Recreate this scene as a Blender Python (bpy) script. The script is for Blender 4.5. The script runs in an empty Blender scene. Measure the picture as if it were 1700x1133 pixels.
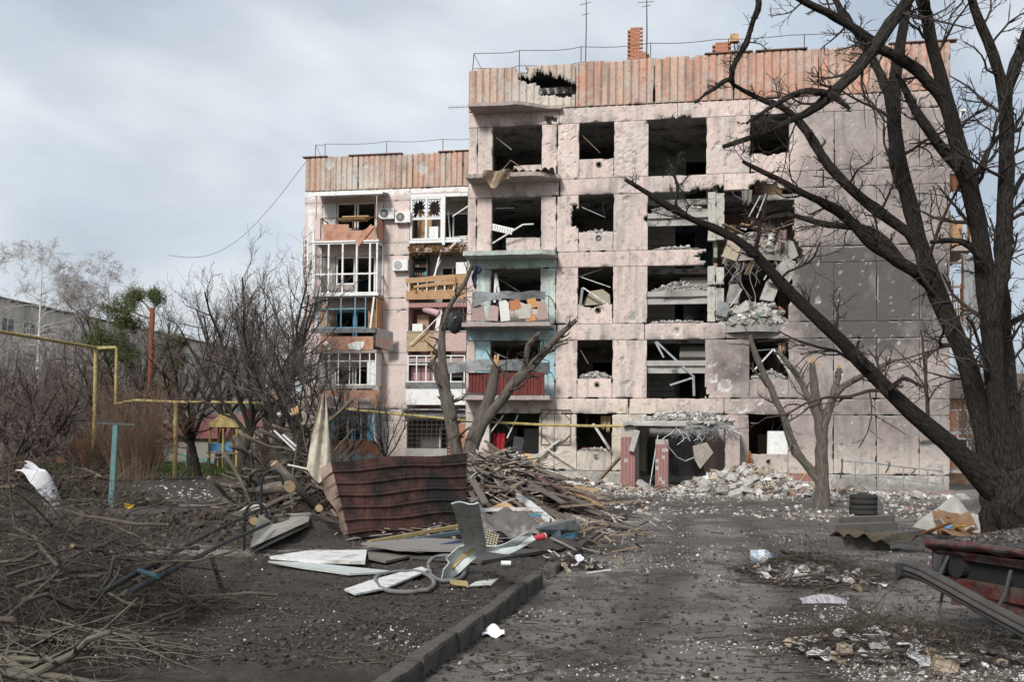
import bpy, bmesh, math, random
import numpy as np
from mathutils import Vector, Matrix, Euler
random.seed(7); RNG = np.random.default_rng(7)
scn = bpy.context.scene; COL = scn.collection
# ------------------------------------------------------------------ camera
F = 1700.; CAMZ = 1.6; PITCH = math.radians(1.4); ROLL = 0.0105; SHIFT = 137.
_f = np.array([0, math.cos(PITCH), math.sin(PITCH)]); _u0 = np.array([0, -math.sin(PITCH), math.cos(PITCH)]); _r0 = np.array([1., 0, 0])
_r = _r0*math.cos(ROLL)+_u0*math.sin(ROLL); _u = -_r0*math.sin(ROLL)+_u0*math.cos(ROLL)
CAM = np.array([0, 0, CAMZ])
cd = bpy.data.cameras.new('camera'); cam = bpy.data.objects.new('camera', cd); COL.objects.link(cam)
cam.matrix_world = Matrix(((_r[0], _u[0], -_f[0], 0), (_r[1], _u[1], -_f[1], 0), (_r[2], _u[2], -_f[2], CAMZ), (0, 0, 0, 1)))
cd.sensor_width = 36; cd.lens = 36*F/1700; cd.shift_y = SHIFT/1700; cd.clip_start = .1; cd.clip_end = 5000
scn.camera = cam
# ------------------------------------------------------------------ sky, sun, exposure
SUN_EL = math.radians(37); SUN_AZ = math.radians(208)     # azimuth clockwise from +Y, the sun stands behind and left of the camera
w = bpy.data.worlds.new('World'); scn.world = w; w.use_nodes = True
nt = w.node_tree; nt.nodes.clear(); N = nt.nodes.new; L = nt.links.new
out = N('ShaderNodeOutputWorld'); bg = N('ShaderNodeBackground'); bg.inputs[1].default_value = .1
sky = N('ShaderNodeTexSky'); sky.sky_type = 'NISHITA'; sky.sun_disc = False; sky.sun_elevation = SUN_EL; sky.sun_rotation = SUN_AZ; sky.air_density = 1.3; sky.dust_density = 2
tc = N('ShaderNodeTexCoord'); mp = N('ShaderNodeMapping'); mp.inputs['Scale'].default_value = (1, 1, 2.1); mp.inputs['Location'].default_value = (3.9, 7.7, .1)
n1 = N('ShaderNodeTexNoise'); n1.inputs['Scale'].default_value = 1.75; n1.inputs['Detail'].default_value = 7; n1.inputs['Roughness'].default_value = .5; n1.inputs['Distortion'].default_value = .25
n2 = N('ShaderNodeTexNoise'); n2.inputs['Scale'].default_value = 4.2; n2.inputs['Detail'].default_value = 6; n2.inputs['Roughness'].default_value = .55
r1 = N('ShaderNodeValToRGB'); e = r1.color_ramp.elements
e[0].position = .4; e[0].color = (2.95, 3.4, 4.0, 1); e[1].position = .63; e[1].color = (5.7, 5.85, 6.0, 1)
m_ = e.new(.5); m_.color = (3.95, 4.3, 4.75, 1)
r2 = N('ShaderNodeMapRange'); r2.inputs[1].default_value = .32; r2.inputs[2].default_value = .7; r2.inputs[3].default_value = .9; r2.inputs[4].default_value = 1.12
vm = N('ShaderNodeVectorMath'); vm.operation = 'SCALE'
mx = N('ShaderNodeMixRGB'); mx.inputs[0].default_value = .9
L(tc.outputs['Generated'], mp.inputs[0]); L(mp.outputs[0], n1.inputs[0]); L(mp.outputs[0], n2.inputs[0])
L(n1.outputs[0], r1.inputs[0]); L(n2.outputs[0], r2.inputs[0]); L(r1.outputs[0], vm.inputs[0]); L(r2.outputs[0], vm.inputs['Scale'])
L(sky.outputs[0], mx.inputs[1]); L(vm.outputs[0], mx.inputs[2]); L(mx.outputs[0], bg.inputs[0]); L(bg.outputs[0], out.inputs[0])
sl = bpy.data.lights.new('sun', 'SUN'); sl.energy = 2.2; sl.angle = math.radians(11); sl.color = (1, .965, .92)
so = bpy.data.objects.new('sun', sl); COL.objects.link(so); so.location = (-10, -10, 30)
sd = Vector((math.sin(SUN_AZ)*math.cos(SUN_EL), math.cos(SUN_AZ)*math.cos(SUN_EL), math.sin(SUN_EL)))
so.rotation_euler = sd.to_track_quat('Z', 'Y').to_euler()
scn.view_settings.view_transform = 'Standard'; scn.view_settings.look = 'None'; scn.view_settings.gamma = 1; scn.view_settings.exposure = .7
scn.view_settings.use_curve_mapping = False
scn.render.engine = 'CYCLES'; scn.cycles.max_bounces = 5; scn.cycles.diffuse_bounces = 4; scn.cycles.transparent_max_bounces = 8
# ------------------------------------------------------------------ photo pixel -> place
def ray(px, py): return _f+_r*(px-850)/F+_u*(566.5+SHIFT-py)/F
def gnd(px, py, z=0.):
    d = ray(px, py); return CAM+d*(z-CAMZ)/d[2]
def atY(px, py, Y):
    d = ray(px, py); return CAM+d*Y/d[1]
TH = math.radians(10.1)
UD = np.array([math.cos(TH), -math.sin(TH), 0]); ND = np.array([math.sin(TH), math.cos(TH), 0])
C1 = atY(771, 815, 40.4); C1[2] = 0
C2 = C1-11.289*UD+11.194*ND
def fac(px, py, off=0., C=C1):
    d = ray(px, py); t = ((C+ND*off-CAM)@ND)/(d@ND); p = CAM+d*t-C
    return float(p@UD), float(p[2])
def W(u, y, z, C=C1): return C+UD*u+ND*y+np.array([0, 0, z])
# ------------------------------------------------------------------ noise
def _h(ix, iy, iz, s):
    n = (ix.astype(np.int64)*374761393+iy.astype(np.int64)*668265263+iz.astype(np.int64)*2147483647+s*1274126177) & 0xffffffff
    n = ((n ^ (n >> 13))*1274126177) & 0xffffffff; n = n ^ (n >> 16)
    return (n & 0xffff)/65535.
def vnoise(x, y, z=0., s=0):
    x, y, z = np.broadcast_arrays(np.asarray(x, float), np.asarray(y, float), np.asarray(z, float))
    ix, iy, iz = np.floor(x), np.floor(y), np.floor(z); fx, fy, fz = x-ix, y-iy, z-iz
    fx, fy, fz = [t*t*(3-2*t) for t in (fx, fy, fz)]; r = 0
    for a in (0, 1):
        for b in (0, 1):
            for c in (0, 1):
                r = r+_h(ix+a, iy+b, iz+c, s)*(fx if a else 1-fx)*(fy if b else 1-fy)*(fz if c else 1-fz)
    return r
def fbm(x, y, z=0., o=4, s=0, g=.5):
    r = 0; a = 1; t = 0; k = 1
    for i in range(o):
        r = r+a*vnoise(np.asarray(x)*k, np.asarray(y)*k, np.asarray(z)*k, s+i*17); t += a; a *= g; k *= 2.03
    return r/t
def sm(x, a, b):
    t = np.clip((np.asarray(x, float)-a)/(b-a), 0, 1); return t*t*(3-2*t)
def mixc(A, B, t): return A*(1-t[..., None])+np.asarray(B)*t[..., None]
# ------------------------------------------------------------------ materials
MATS = {}
def mk(name, base=(.5, .5, .5), var=.18, scale=6., rough=.88, bump=.25, bscale=40., metal=0., attr=False, spec=.3, col2=None, c2scale=3., c2pos=(.5, .62), stretch=None, trans=0., coord='Object', uv=False, bdist=.02):
    if name in MATS: return MATS[name]
    m = bpy.data.materials.new(name); m.use_nodes = True; nt = m.node_tree; b = nt.nodes['Principled BSDF']; N = nt.nodes.new; L = nt.links.new
    b.inputs['Roughness'].default_value = rough; b.inputs['Metallic'].default_value = metal; b.inputs['Specular IOR Level'].default_value = spec
    if trans: b.inputs['Transmission Weight'].default_value = trans
    tc = N('ShaderNodeTexCoord'); co = tc.outputs['UV' if uv else coord]
    if stretch:
        mp = N('ShaderNodeMapping'); mp.inputs['Scale'].default_value = stretch; L(co, mp.inputs[0]); co = mp.outputs[0]
    if attr:
        a = N('ShaderNodeAttribute'); a.attribute_name = 'Col'; c = a.outputs['Color']
    else:
        a = N('ShaderNodeRGB'); a.outputs[0].default_value = (*base, 1); c = a.outputs[0]
    if col2:
        n = N('ShaderNodeTexNoise'); n.inputs['Scale'].default_value = c2scale; n.inputs['Detail'].default_value = 6; n.inputs['Roughness'].default_value = .65; L(co, n.inputs[0])
        r = N('ShaderNodeMapRange'); r.inputs[1].default_value = c2pos[0]; r.inputs[2].default_value = c2pos[1]; L(n.outputs[0], r.inputs[0])
        x = N('ShaderNodeMixRGB'); x.inputs[2].default_value = (*col2, 1); L(r.outputs[0], x.inputs[0]); L(c, x.inputs[1]); c = x.outputs[0]
    n = N('ShaderNodeTexNoise'); n.inputs['Scale'].default_value = scale; n.inputs['Detail'].default_value = 8; n.inputs['Roughness'].default_value = .7; L(co, n.inputs[0])
    r = N('ShaderNodeMapRange'); r.inputs[1].default_value = .25; r.inputs[2].default_value = .75; r.inputs[3].default_value = 1-var; r.inputs[4].default_value = 1+var; L(n.outputs[0], r.inputs[0])
    v = N('ShaderNodeVectorMath'); v.operation = 'SCALE'; L(c, v.inputs[0]); L(r.outputs[0], v.inputs['Scale']); L(v.outputs[0], b.inputs['Base Color'])
    if bump:
        n = N('ShaderNodeTexNoise'); n.inputs['Scale'].default_value = bscale; n.inputs['Detail'].default_value = 6; n.inputs['Roughness'].default_value = .65; L(co, n.inputs[0])
        bp = N('ShaderNodeBump'); bp.inputs['Strength'].default_value = bump; bp.inputs['Distance'].default_value = bdist; L(n.outputs[0], bp.inputs['Height']); L(bp.outputs[0], b.inputs['Normal'])
    MATS[name] = m; return m
def simple(c, rough=.8, metal=0., var=.2, scale=9., bump=.2, bscale=50.):
    return mk('paint_%02x%02x%02x_%d_%d' % (*[int(min(1, x)*255) for x in c], int(rough*100), int(metal*10)), c, var, scale, rough, bump, bscale, metal)
M_ATTR = mk('weathered', attr=True, var=.26, scale=9., bump=.35, bscale=70., bdist=.014)
def pits(m, scale, size, dark, keep=.6):
    nt = m.node_tree; b = nt.nodes['Principled BSDF']; N = nt.nodes.new; L = nt.links.new; tc = N('ShaderNodeTexCoord'); nz = N('ShaderNodeTexNoise'); nz.inputs['Scale'].default_value = 14.; mx = N('ShaderNodeMixRGB'); mx.blend_type = 'ADD'; mx.inputs[0].default_value = .05
    L(tc.outputs['Object'], nz.inputs[0]); L(tc.outputs['Object'], mx.inputs[1]); L(nz.outputs['Color'], mx.inputs[2]); v = N('ShaderNodeTexVoronoi'); v.inputs['Scale'].default_value = scale; L(mx.outputs[0], v.inputs['Vector'])
    sp = N('ShaderNodeSeparateColor'); L(v.outputs['Color'], sp.inputs[0]); gt = N('ShaderNodeMath'); gt.operation = 'GREATER_THAN'; gt.inputs[1].default_value = keep; L(sp.outputs[0], gt.inputs[0])
    szr = N('ShaderNodeMath'); szr.operation = 'MULTIPLY_ADD'; szr.inputs[1].default_value = size; szr.inputs[2].default_value = size*.35; L(sp.outputs[1], szr.inputs[0]); lt = N('ShaderNodeMath'); lt.operation = 'LESS_THAN'; L(v.outputs['Distance'], lt.inputs[0]); L(szr.outputs[0], lt.inputs[1]); pm = N('ShaderNodeMath'); pm.operation = 'MULTIPLY'; L(gt.outputs[0], pm.inputs[0]); L(lt.outputs[0], pm.inputs[1])
    old = b.inputs['Base Color'].links[0].from_socket; c = N('ShaderNodeMixRGB'); c.inputs[2].default_value = (*dark, 1); L(old, c.inputs[1]); k = N('ShaderNodeMath'); k.operation = 'MULTIPLY'; k.inputs[1].default_value = .75; L(pm.outputs[0], k.inputs[0]); L(k.outputs[0], c.inputs[0]); L(c.outputs[0], b.inputs['Base Color'])
    bp = N('ShaderNodeBump'); bp.invert = True; bp.inputs['Strength'].default_value = .7; bp.inputs['Distance'].default_value = .03; L(pm.outputs[0], bp.inputs['Height']); L(b.inputs['Normal'].links[0].from_socket, bp.inputs['Normal']); L(bp.outputs[0], b.inputs['Normal'])
pits(M_ATTR, 5.5, .16, (.19, .175, .16), .62); pits(M_ATTR, 14., .16, (.5, .47, .43), .82)
M_CONC = mk('concrete', (.36, .345, .32), .25, 4., .92, .5, 30.)
M_DARKMETAL = mk('dark_metal', (.09, .09, .09), .3, 12., .55, .15, 60., .6)
M_RUST = mk('rusty_iron', (.12, .055, .03), .35, 10., .85, .3, 60., .2, col2=(.05, .03, .02))
M_WIRE = simple((.06, .06, .06), .6)
M_WHITE = mk('white_plastic', (.72, .73, .72), .12, 7., .5, .1, 40., col2=(.45, .42, .37), c2scale=5, c2pos=(.55, .75))
M_GALV = mk('galvanised', (.34, .36, .37), .2, 6., .45, .15, 30., .5, col2=(.22, .2, .18), c2scale=4)
M_BARK = mk('bark', (.032, .028, .025), .45, 30., .97, 1., 12., stretch=(3.0, .8, 1), uv=True, col2=(.088, .078, .068), c2scale=11., c2pos=(.42, .60), bdist=.14, spec=.1)
M_BARK2 = mk('pale_bark', (.17, .15, .125), .4, 8., .95, 1., 18., stretch=(2.6, .45, 1), uv=True, col2=(.075, .064, .052), c2scale=7., c2pos=(.47, .66), bdist=.07)
M_TWIG = mk('twig', (.07, .055, .045), .3, 6., .95, 0)
M_BRANCH = mk('cut_branch', (.105, .088, .07), .4, 10., .95, .6, 20., stretch=(2.4, .6, 1), uv=True, col2=(.17, .15, .12), c2scale=3.)
M_RAWWOOD = mk('fresh_wood', (.5, .33, .17), .3, 14., .8, .4, 40., col2=(.33, .19, .09), c2scale=7.)
M_WOOD = mk('old_plank', (.22, .17, .125), .35, 12., .9, .4, 40., attr=False, col2=(.12, .095, .075), c2scale=5)
# ------------------------------------------------------------------ objects
LABELS = {}
def link(o, parent=None):
    COL.objects.link(o)
    if parent: o.parent = parent
    return o
def tag(o, label=None, cat=None, group=None, kind=None):
    if label: o['label'] = label
    if cat: o['category'] = cat
    if group: o['group'] = group
    if kind: o['kind'] = kind
    return o
def thing(name, label, cat, loc=(0, 0, 0), rotz=0., group=None):
    o = bpy.data.objects.new(name, None); link(o); o.location = [float(t) for t in loc]; o.rotation_euler = (0, 0, rotz); o.empty_display_size = .2
    return tag(o, label, cat, group)
def qmesh(name, V, Q, mats=(), col=None, smooth=False, T=None, uv=None, midx=None):
    """fast mesh: V (n,3), Q (m,4) quads, T (k,3) triangles"""
    me = bpy.data.meshes.new(name); V = np.asarray(V, np.float32); me.vertices.add(len(V)); me.vertices.foreach_set('co', V.ravel())
    Q = np.zeros((0, 4), np.int32) if Q is None or len(Q) == 0 else np.asarray(Q, np.int32); T = np.zeros((0, 3), np.int32) if T is None or len(T) == 0 else np.asarray(T, np.int32)
    li = np.concatenate([Q.ravel(), T.ravel()]); me.loops.add(len(li)); me.loops.foreach_set('vertex_index', li)
    me.polygons.add(len(Q)+len(T)); st = np.concatenate([np.arange(len(Q))*4, len(Q)*4+np.arange(len(T))*3]); me.polygons.foreach_set('loop_start', st.astype(np.int32))
    me.polygons.foreach_set('use_smooth', np.full(len(Q)+len(T), bool(smooth)))
    if midx is not None: me.polygons.foreach_set('material_index', np.asarray(midx, np.int32))
    if col is not None:
        c = np.ones((len(V), 4), np.float32); c[:, :3] = col
        me.attributes.new('Col', 'FLOAT_COLOR', 'POINT').data.foreach_set('color', c.ravel())
    if uv is not None:
        ul = me.uv_layers.new(name='UVMap'); ul.data.foreach_set('uv', np.asarray(uv, np.float32)[li].ravel())
    for m in (mats if isinstance(mats, (list, tuple)) else [mats]): me.materials.append(m)
    me.update(calc_edges=True); me.validate(); return me
def obj(name, me, parent=None, loc=None, rot=None):
    o = bpy.data.objects.new(name, me); link(o, parent)
    if loc is not None: o.location = [float(t) for t in loc]
    if rot is not None: o.rotation_euler = rot
    return o
def rotm(rx=0, ry=0, rz=0): return np.array(Euler((rx, ry, rz)).to_matrix())
CUBE_V = np.array([[x, y, z] for z in (-.5, .5) for y in (-.5, .5) for x in (-.5, .5)])
CUBE_Q = np.array([[0, 2, 3, 1], [4, 5, 7, 6], [0, 1, 5, 4], [2, 6, 7, 3], [0, 4, 6, 2], [1, 3, 7, 5]])
class MB:
    def __init__(s): s.V = []; s.Q = []; s.T = []; s.UV = []; s.n = 0
    def add(s, V, Q=None, T=None, uv=None):
        V = np.asarray(V, float); s.V.append(V)
        if Q is not None and len(Q): s.Q.append(np.asarray(Q)+s.n)
        if T is not None and len(T): s.T.append(np.asarray(T)+s.n)
        s.UV.append(np.zeros((len(V), 2)) if uv is None else uv); s.n += len(V); return s
    def box(s, c, size, rot=None, jit=0.):
        v = CUBE_V*np.asarray(size, float)
        if jit: v = v+RNG.normal(0, jit, v.shape)
        if rot is not None: v = v@(rotm(*rot) if len(np.shape(rot)) == 1 else rot).T
        return s.add(v+np.asarray(c, float), CUBE_Q)
    def bx(s, x0, x1, y0, y1, z0, z1): return s.box(((x0+x1)/2, (y0+y1)/2, (z0+z1)/2), (x1-x0, y1-y0, z1-z0))
    def bar(s, a, b, w, h=None):
        a, b = np.asarray(a, float), np.asarray(b, float); d = b-a; l = np.linalg.norm(d); d = d/l
        up = np.array([0, 0, 1.]) if abs(d[2]) < .95 else np.array([0, 1., 0]); x = np.cross(d, up); x /= np.linalg.norm(x); y = np.cross(x, d)
        v = CUBE_V*np.array([w, h or w, l]); return s.add(v@np.array([x, y, d])+(a+b)/2, CUBE_Q)
    def tube(s, P, R, n=8, cap=True):
        P = np.asarray(P, float); R = np.broadcast_to(np.asarray(R, float), (len(P),))
        V, Q, uv = tubes(P[None], R[None], n); s.add(V, Q, None, uv)
        if cap:
            for k, sgn in ((0, 1), (len(P)-1, -1)):
                ring = np.arange(n)+k*(n+1); ids = ring[::sgn]+s.n-len(V); s.T += [np.array([[ids[0], ids[i], ids[i+1]] for i in range(1, n-1)])]
        return s
    def prism(s, poly, y0, y1):
        """outline in (x,z), extruded along y"""
        p = np.asarray(poly, float); k = len(p); V = np.concatenate([np.c_[p[:, 0], np.full(k, y0), p[:, 1]], np.c_[p[:, 0], np.full(k, y1), p[:, 1]]])
        Q = [[i, (i+1) % k, k+(i+1) % k, k+i] for i in range(k)]
        from mathutils.geometry import tessellate_polygon
        T = [list(t) for t in tessellate_polygon([[Vector((a, b, 0)) for a, b in p]])]
        T = np.array(T); return s.add(V, np.array(Q)[:, ::-1], np.concatenate([T, T[:, ::-1]+k]))
    def sheet(s, fn, nu, nv, th=.01):
        """thin solid sheet: fn(a,b)->(x,y,z) over the unit square"""
        a, b = np.meshgrid(np.linspace(0, 1, nu+1), np.linspace(0, 1, nv+1)); P = np.stack(fn(a, b), -1)
        da = np.gradient(P, axis=1); db = np.gradient(P, axis=0); nn = np.cross(da, db); nn /= np.linalg.norm(nn, axis=-1, keepdims=True)+1e-9
        A = P.reshape(-1, 3); B = (P-nn*th).reshape(-1, 3); w = nu+1; q = np.array([[j*w+i, j*w+i+1, j*w+w+i+1, j*w+w+i] for j in range(nv) for i in range(nu)]); n = len(A)
        bd = list(range(w))+[j*w+nu for j in range(1, nv+1)]+[nv*w+i for i in range(nu-1, -1, -1)]+[j*w for j in range(nv-1, 0, -1)]
        sd = np.array([[bd[i], n+bd[i], n+bd[(i+1) % len(bd)], bd[(i+1) % len(bd)]] for i in range(len(bd))])
        return s.add(np.r_[A, B], np.r_[q, q[:, ::-1]+n, sd])
    def mesh(s, name, mats, smooth=False, col=None, uv=False):
        V = np.concatenate(s.V); Q = np.concatenate(s.Q) if s.Q else None; T = np.concatenate(s.T) if s.T else None
        return qmesh(name, V, Q, mats, col=None if col is None else np.broadcast_to(np.asarray(col), (len(V), 3)), smooth=smooth, T=T, uv=np.concatenate(s.UV) if uv else None)
    def build(s, name, mats, parent=None, smooth=False, col=None, loc=None, rot=None, uv=False): return obj(name, s.mesh(name, mats, smooth, col, uv), parent, loc, rot)
    def at(s, name, mats, label, cat, group=None, smooth=False, col=None, kind=None, uv=False):
        """a one-mesh thing whose origin sits at the middle of its underside"""
        V = np.concatenate(s.V); c = np.array([(V[:, 0].min()+V[:, 0].max())/2, (V[:, 1].min()+V[:, 1].max())/2, V[:, 2].min()])
        s.V = [V-c]; o = obj(name, s.mesh(name, mats, smooth, col, uv), None, c); return tag(o, label, cat, group, kind)
def tubes(P, R, n=4):
    """batch of N polylines (N,K,3) with radii (N,K) -> vertices, quads, uv"""
    N_, K = P.shape[:2]; d = np.gradient(P, axis=1); d /= np.linalg.norm(d, axis=-1, keepdims=True)+1e-12
    ref = np.where(np.abs(d[:, :1, 2:3]) < .9, np.array([0, 0, 1.]), np.array([1., 0, 0])); x = np.cross(d, np.broadcast_to(ref, d.shape)); x /= np.linalg.norm(x, axis=-1, keepdims=True)+1e-12; y = np.cross(d, x)
    for k in range(1, K):      # keep the frame from flipping
        a = x[:, k-1]-(x[:, k-1]*d[:, k]).sum(-1, keepdims=True)*d[:, k]; a /= np.linalg.norm(a, axis=-1, keepdims=True)+1e-12; x[:, k] = a; y[:, k] = np.cross(d[:, k], a)
    t = np.linspace(0, 2*np.pi, n+1); V = P[:, :, None]+R[:, :, None, None]*(np.cos(t)[None, None, :, None]*x[:, :, None]+np.sin(t)[None, None, :, None]*y[:, :, None])
    seg = np.r_['1', np.zeros((N_, 1)), np.cumsum(np.linalg.norm(np.diff(P, axis=1), axis=-1), 1)]
    uv = np.stack([np.broadcast_to(t/(2*np.pi)*2*np.pi, (N_, K, n+1))*R.max(1)[:, None, None], np.broadcast_to(seg[:, :, None], (N_, K, n+1))], -1)
    i = np.arange(N_)[:, None, None]*K*(n+1); k = np.arange(K-1)[None, :, None]*(n+1); j = np.arange(n)[None, None, :]; b = i+k+j
    Q = np.stack([b, b+1, b+n+2, b+n+1], -1).reshape(-1, 4); return V.reshape(-1, 3), Q[:, ::-1], uv.reshape(-1, 2)
def resample(P, R, K):
    P = np.asarray(P, float); R = np.asarray(R, float); s = np.r_[0, np.cumsum(np.linalg.norm(np.diff(P, axis=0), axis=1))]; t = np.linspace(0, s[-1], K)
    Q = np.stack([np.interp(t, s, P[:, i]) for i in range(3)], -1)
    for _ in range(2): Q[1:-1] = (Q[:-2]+2*Q[1:-1]+Q[2:])/4
    return Q, np.interp(t, s, R)
def chipsmesh(P, S, C, jit=.18, flat=None):
    """many irregular blocks in one mesh: centres P (n,3), sizes S (n,3), colours C (n,3) -> V,Q,col"""
    n = len(P); a = RNG.uniform(0, 2*np.pi, n); b = RNG.normal(0, .5 if flat is None else flat, n); c = RNG.normal(0, .5 if flat is None else flat, n)
    v = CUBE_V[None]*S[:, None]*(1+RNG.normal(0, jit, (n, 8, 3)))
    def R(v, t, i, j):
        o = v.copy(); o[..., i] = v[..., i]*np.cos(t)[:, None]-v[..., j]*np.sin(t)[:, None]; o[..., j] = v[..., i]*np.sin(t)[:, None]+v[..., j]*np.cos(t)[:, None]; return o
    v = R(R(R(v, b, 1, 2), c, 0, 2), a, 0, 1)+P[:, None]
    Q = (CUBE_Q[None]+np.arange(n)[:, None, None]*8).reshape(-1, 4); return v.reshape(-1, 3), Q, np.repeat(C, 8, 0)
def inpoly(u, z, poly):
    poly = np.asarray(poly); r = np.zeros(np.shape(u), bool); j = len(poly)-1
    for i in range(len(poly)):
        xi, yi = poly[i]; xj, yj = poly[j]
        if yi != yj: r ^= ((yi > z) != (yj > z)) & (u < (xj-xi)*(z-yi)/(yj-yi)+xi)
        j = i
    return r
def panel(name, parent, u0, u1, z0, z1, y0=0., th=.3, h=.07, hz=None, bites=(), prof=None, colfn=None, dmgfn=None, mat=None, edge=.003, chipw=.034, ragged=.06):
    """wall slab in a facade frame: grid front with craters and broken edges"""
    hz = hz or h; nx = max(1, round((u1-u0)/h)); nz = max(1, round((z1-z0)/hz)); U, Z = np.meshgrid(np.linspace(u0, u1, nx+1), np.linspace(z0, z1, nz+1))
    cu = (U[1:, 1:]+U[:-1, :-1])/2; cz = (Z[1:, 1:]+Z[:-1, :-1])/2; keep = np.ones(cu.shape, bool)
    pu = cu+(fbm(cu*5, cz*5, 1.3, 3, 5)-.5)*ragged*5; pz = cz+(fbm(cu*5, cz*5, 7.7, 3, 9)-.5)*ragged*5
    for b in bites: keep &= ~inpoly(pu, pz, b)
    if not keep.any(): return None
    K = np.pad(keep, 1); inner = ~(K[1:, 1:] & K[1:, :-1] & K[:-1, 1:] & K[:-1, :-1])     # vertices on some boundary
    border = np.zeros_like(inner); border[0] = border[-1] = True; border[:, 0] = border[:, -1] = True
    broken = inner & ~border; U = U.copy(); Z = Z.copy()
    U[broken] += RNG.uniform(-.42, .42, broken.sum())*h; Z[broken] += RNG.uniform(-.42, .42, broken.sum())*hz
    d = dmgfn(U, Z) if dmgfn else np.zeros(U.shape); Y = y0+np.zeros(U.shape)
    if prof is not None: Y = Y+prof(U, Z)
    chip = sm(fbm(U*3.1, Z*3.1, 3., 3, 21), .56, .72)
    eb = border*(edge+chipw*chip)
    Y = Y+d*.055+eb*.8+broken*RNG.uniform(0, .06, U.shape)
    U = U+np.where(np.arange(nx+1)[None] == 0, eb*.7, 0)-np.where(np.arange(nx+1)[None] == nx, eb*.7, 0)
    Z = Z+np.where(np.arange(nz+1)[:, None] == 0, eb*.7, 0)-np.where(np.arange(nz+1)[:, None] == nz, eb*.7, 0)
    n = U.size; A = np.stack([U, Y, Z], -1).reshape(-1, 3); Bk = np.stack([U, np.full(U.shape, y0+th), Z], -1).reshape(-1, 3)
    idx = np.arange(n).reshape(U.shape); q = np.stack([idx[:-1, :-1], idx[:-1, 1:], idx[1:, 1:], idx[1:, :-1]], -1)[keep]
    S = []
    for (a, b, k1, k2) in ((idx[:, :-1], idx[:, 1:], K[1:, 1:-1], K[:-1, 1:-1]), (idx[1:, :], idx[:-1, :], K[1:-1, 1:], K[1:-1, :-1])):
        m1 = k1 & ~k2; S.append(np.stack([b[m1], a[m1], a[m1]+n, b[m1]+n], -1)); m2 = k2 & ~k1; S.append(np.stack([a[m2], b[m2], b[m2]+n, a[m2]+n], -1))
    Q = np.concatenate([q, q[:, ::-1]+n]+S)
    c = colfn(U, Z, d, np.clip(broken+(chip*border), 0, 1)) if colfn else np.full(U.shape+(3,), .4); c = c.reshape(-1, 3)
    cb = np.where(True, .30, .3)*np.ones_like(c)*np.array([1, .96, .9]); 
    used = np.zeros(2*n, bool); used[Q.ravel()] = True; re = np.cumsum(used)-1
    me = qmesh(name, np.r_[A, Bk][used], re[Q], mat or M_ATTR, col=np.r_[c, cb][used]); return obj(name, me, parent)
# ================================================================== ground, road, kerb
KA, KB, KC = gnd(664, 1133, .12)[:2], gnd(914, 950, .12)[:2], gnd(992, 891, .12)[:2]
KD = (KC-KA)/np.linalg.norm(KC-KA); KN = np.array([KD[1], -KD[0]])       # along the kerb, to the road side
def roadside(x, y): return (x-KA[0])*KN[0]+(y-KA[1])*KN[1]
def bl(x, y, cx, cy, rx, ry): return np.exp(-((x-cx)/rx)**2-((y-cy)/ry)**2)
def ground_h(x, y):
    x = np.asarray(x, float); y = np.asarray(y, float); s = roadside(x, y); far = sm(y, 28, 34)
    soil = (1-sm(s, -.16, -.05))*(1-far); near = 1-sm(np.hypot(x, y), 70, 110)
    h = .09*soil+(fbm(x*.22, y*.22, 0, 3, 3)-.5)*.16*near*(.5+soil*.5)
    h = h*sm(np.hypot(x, y-3), 0, 6)
    rough = soil*.5+.12
    h = h+(fbm(x*2.1, y*2.1, 0, 4, 8, .55)-.5)*.13*rough*near+(fbm(x*9, y*9, 0, 2, 11)-.5)*.035*rough*near
    berm = np.clip(bl(x, y, -5.6, 17.6, 4.2, 1.0)+.8*bl(x, y, -10.5, 17.2, 4, 1.1)+.55*bl(x, y, -3.2, 18.6, 1.8, .8), 0, 1)
    h = h+berm*(.20+.34*(fbm(x*3.3, y*3.3, 0, 4, 31, .6)-.42))
    ub = (x-C1[0])*UD[0]+(y-C1[1])*UD[1]; nb = (x-C1[0])*ND[0]+(y-C1[1])*ND[1]        # facade frame: rubble skirt at the wall
    sk = sm(ub, -1, 1)*(1-sm(ub, 19, 21))*np.exp(-np.clip(-nb, 0, 9)/1.5)*(nb < .6)
    h = h+sk*(.18+.12*fbm(x*1.7, y*1.7, 0, 3, 41))
    return h
def gz(x, y): return float(ground_h(np.array([x]), np.array([y]))[0])
def onground(px, py, it=4):
    z = 0.
    for _ in range(it):
        p = gnd(px, py, z); z = gz(p[0], p[1])
    return np.array([p[0], p[1], z])
ang = np.radians(np.concatenate([np.linspace(-36, 36, 620), np.linspace(36, 324, 90)[1:-1]])); rad = np.concatenate([[.02, 1.2, 2.4], np.geomspace(3.4, 60, 330), np.geomspace(61.5, 4000, 46)])
A_, R_ = np.meshgrid(ang, rad); GX = R_*np.sin(A_); GY = R_*np.cos(A_); GH = ground_h(GX, GY)
s = roadside(GX, GY); d_ = np.hypot(GX, GY)
soilc = np.array([.064, .055, .048]); roadc = np.array([.115, .105, .096])
f1 = fbm(GX*.5, GY*.5, 0, 4, 51); f2 = fbm(GX*2.2, GY*2.2, 0, 4, 52); f3 = fbm(GX*.16, GY*.3, 0, 3, 53)
c = np.where((s > 0)[..., None], roadc, soilc)*np.ones(GX.shape+(3,)); t = sm(s, -.2, .2); c = mixc(np.broadcast_to(soilc, c.shape), roadc, t)
c = mixc(c, (.20, .183, .166), sm(f1+.35*(f2-.5), .46, .62)*.75*(s > -.2))                       # dusty worn patches of the drive
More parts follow.
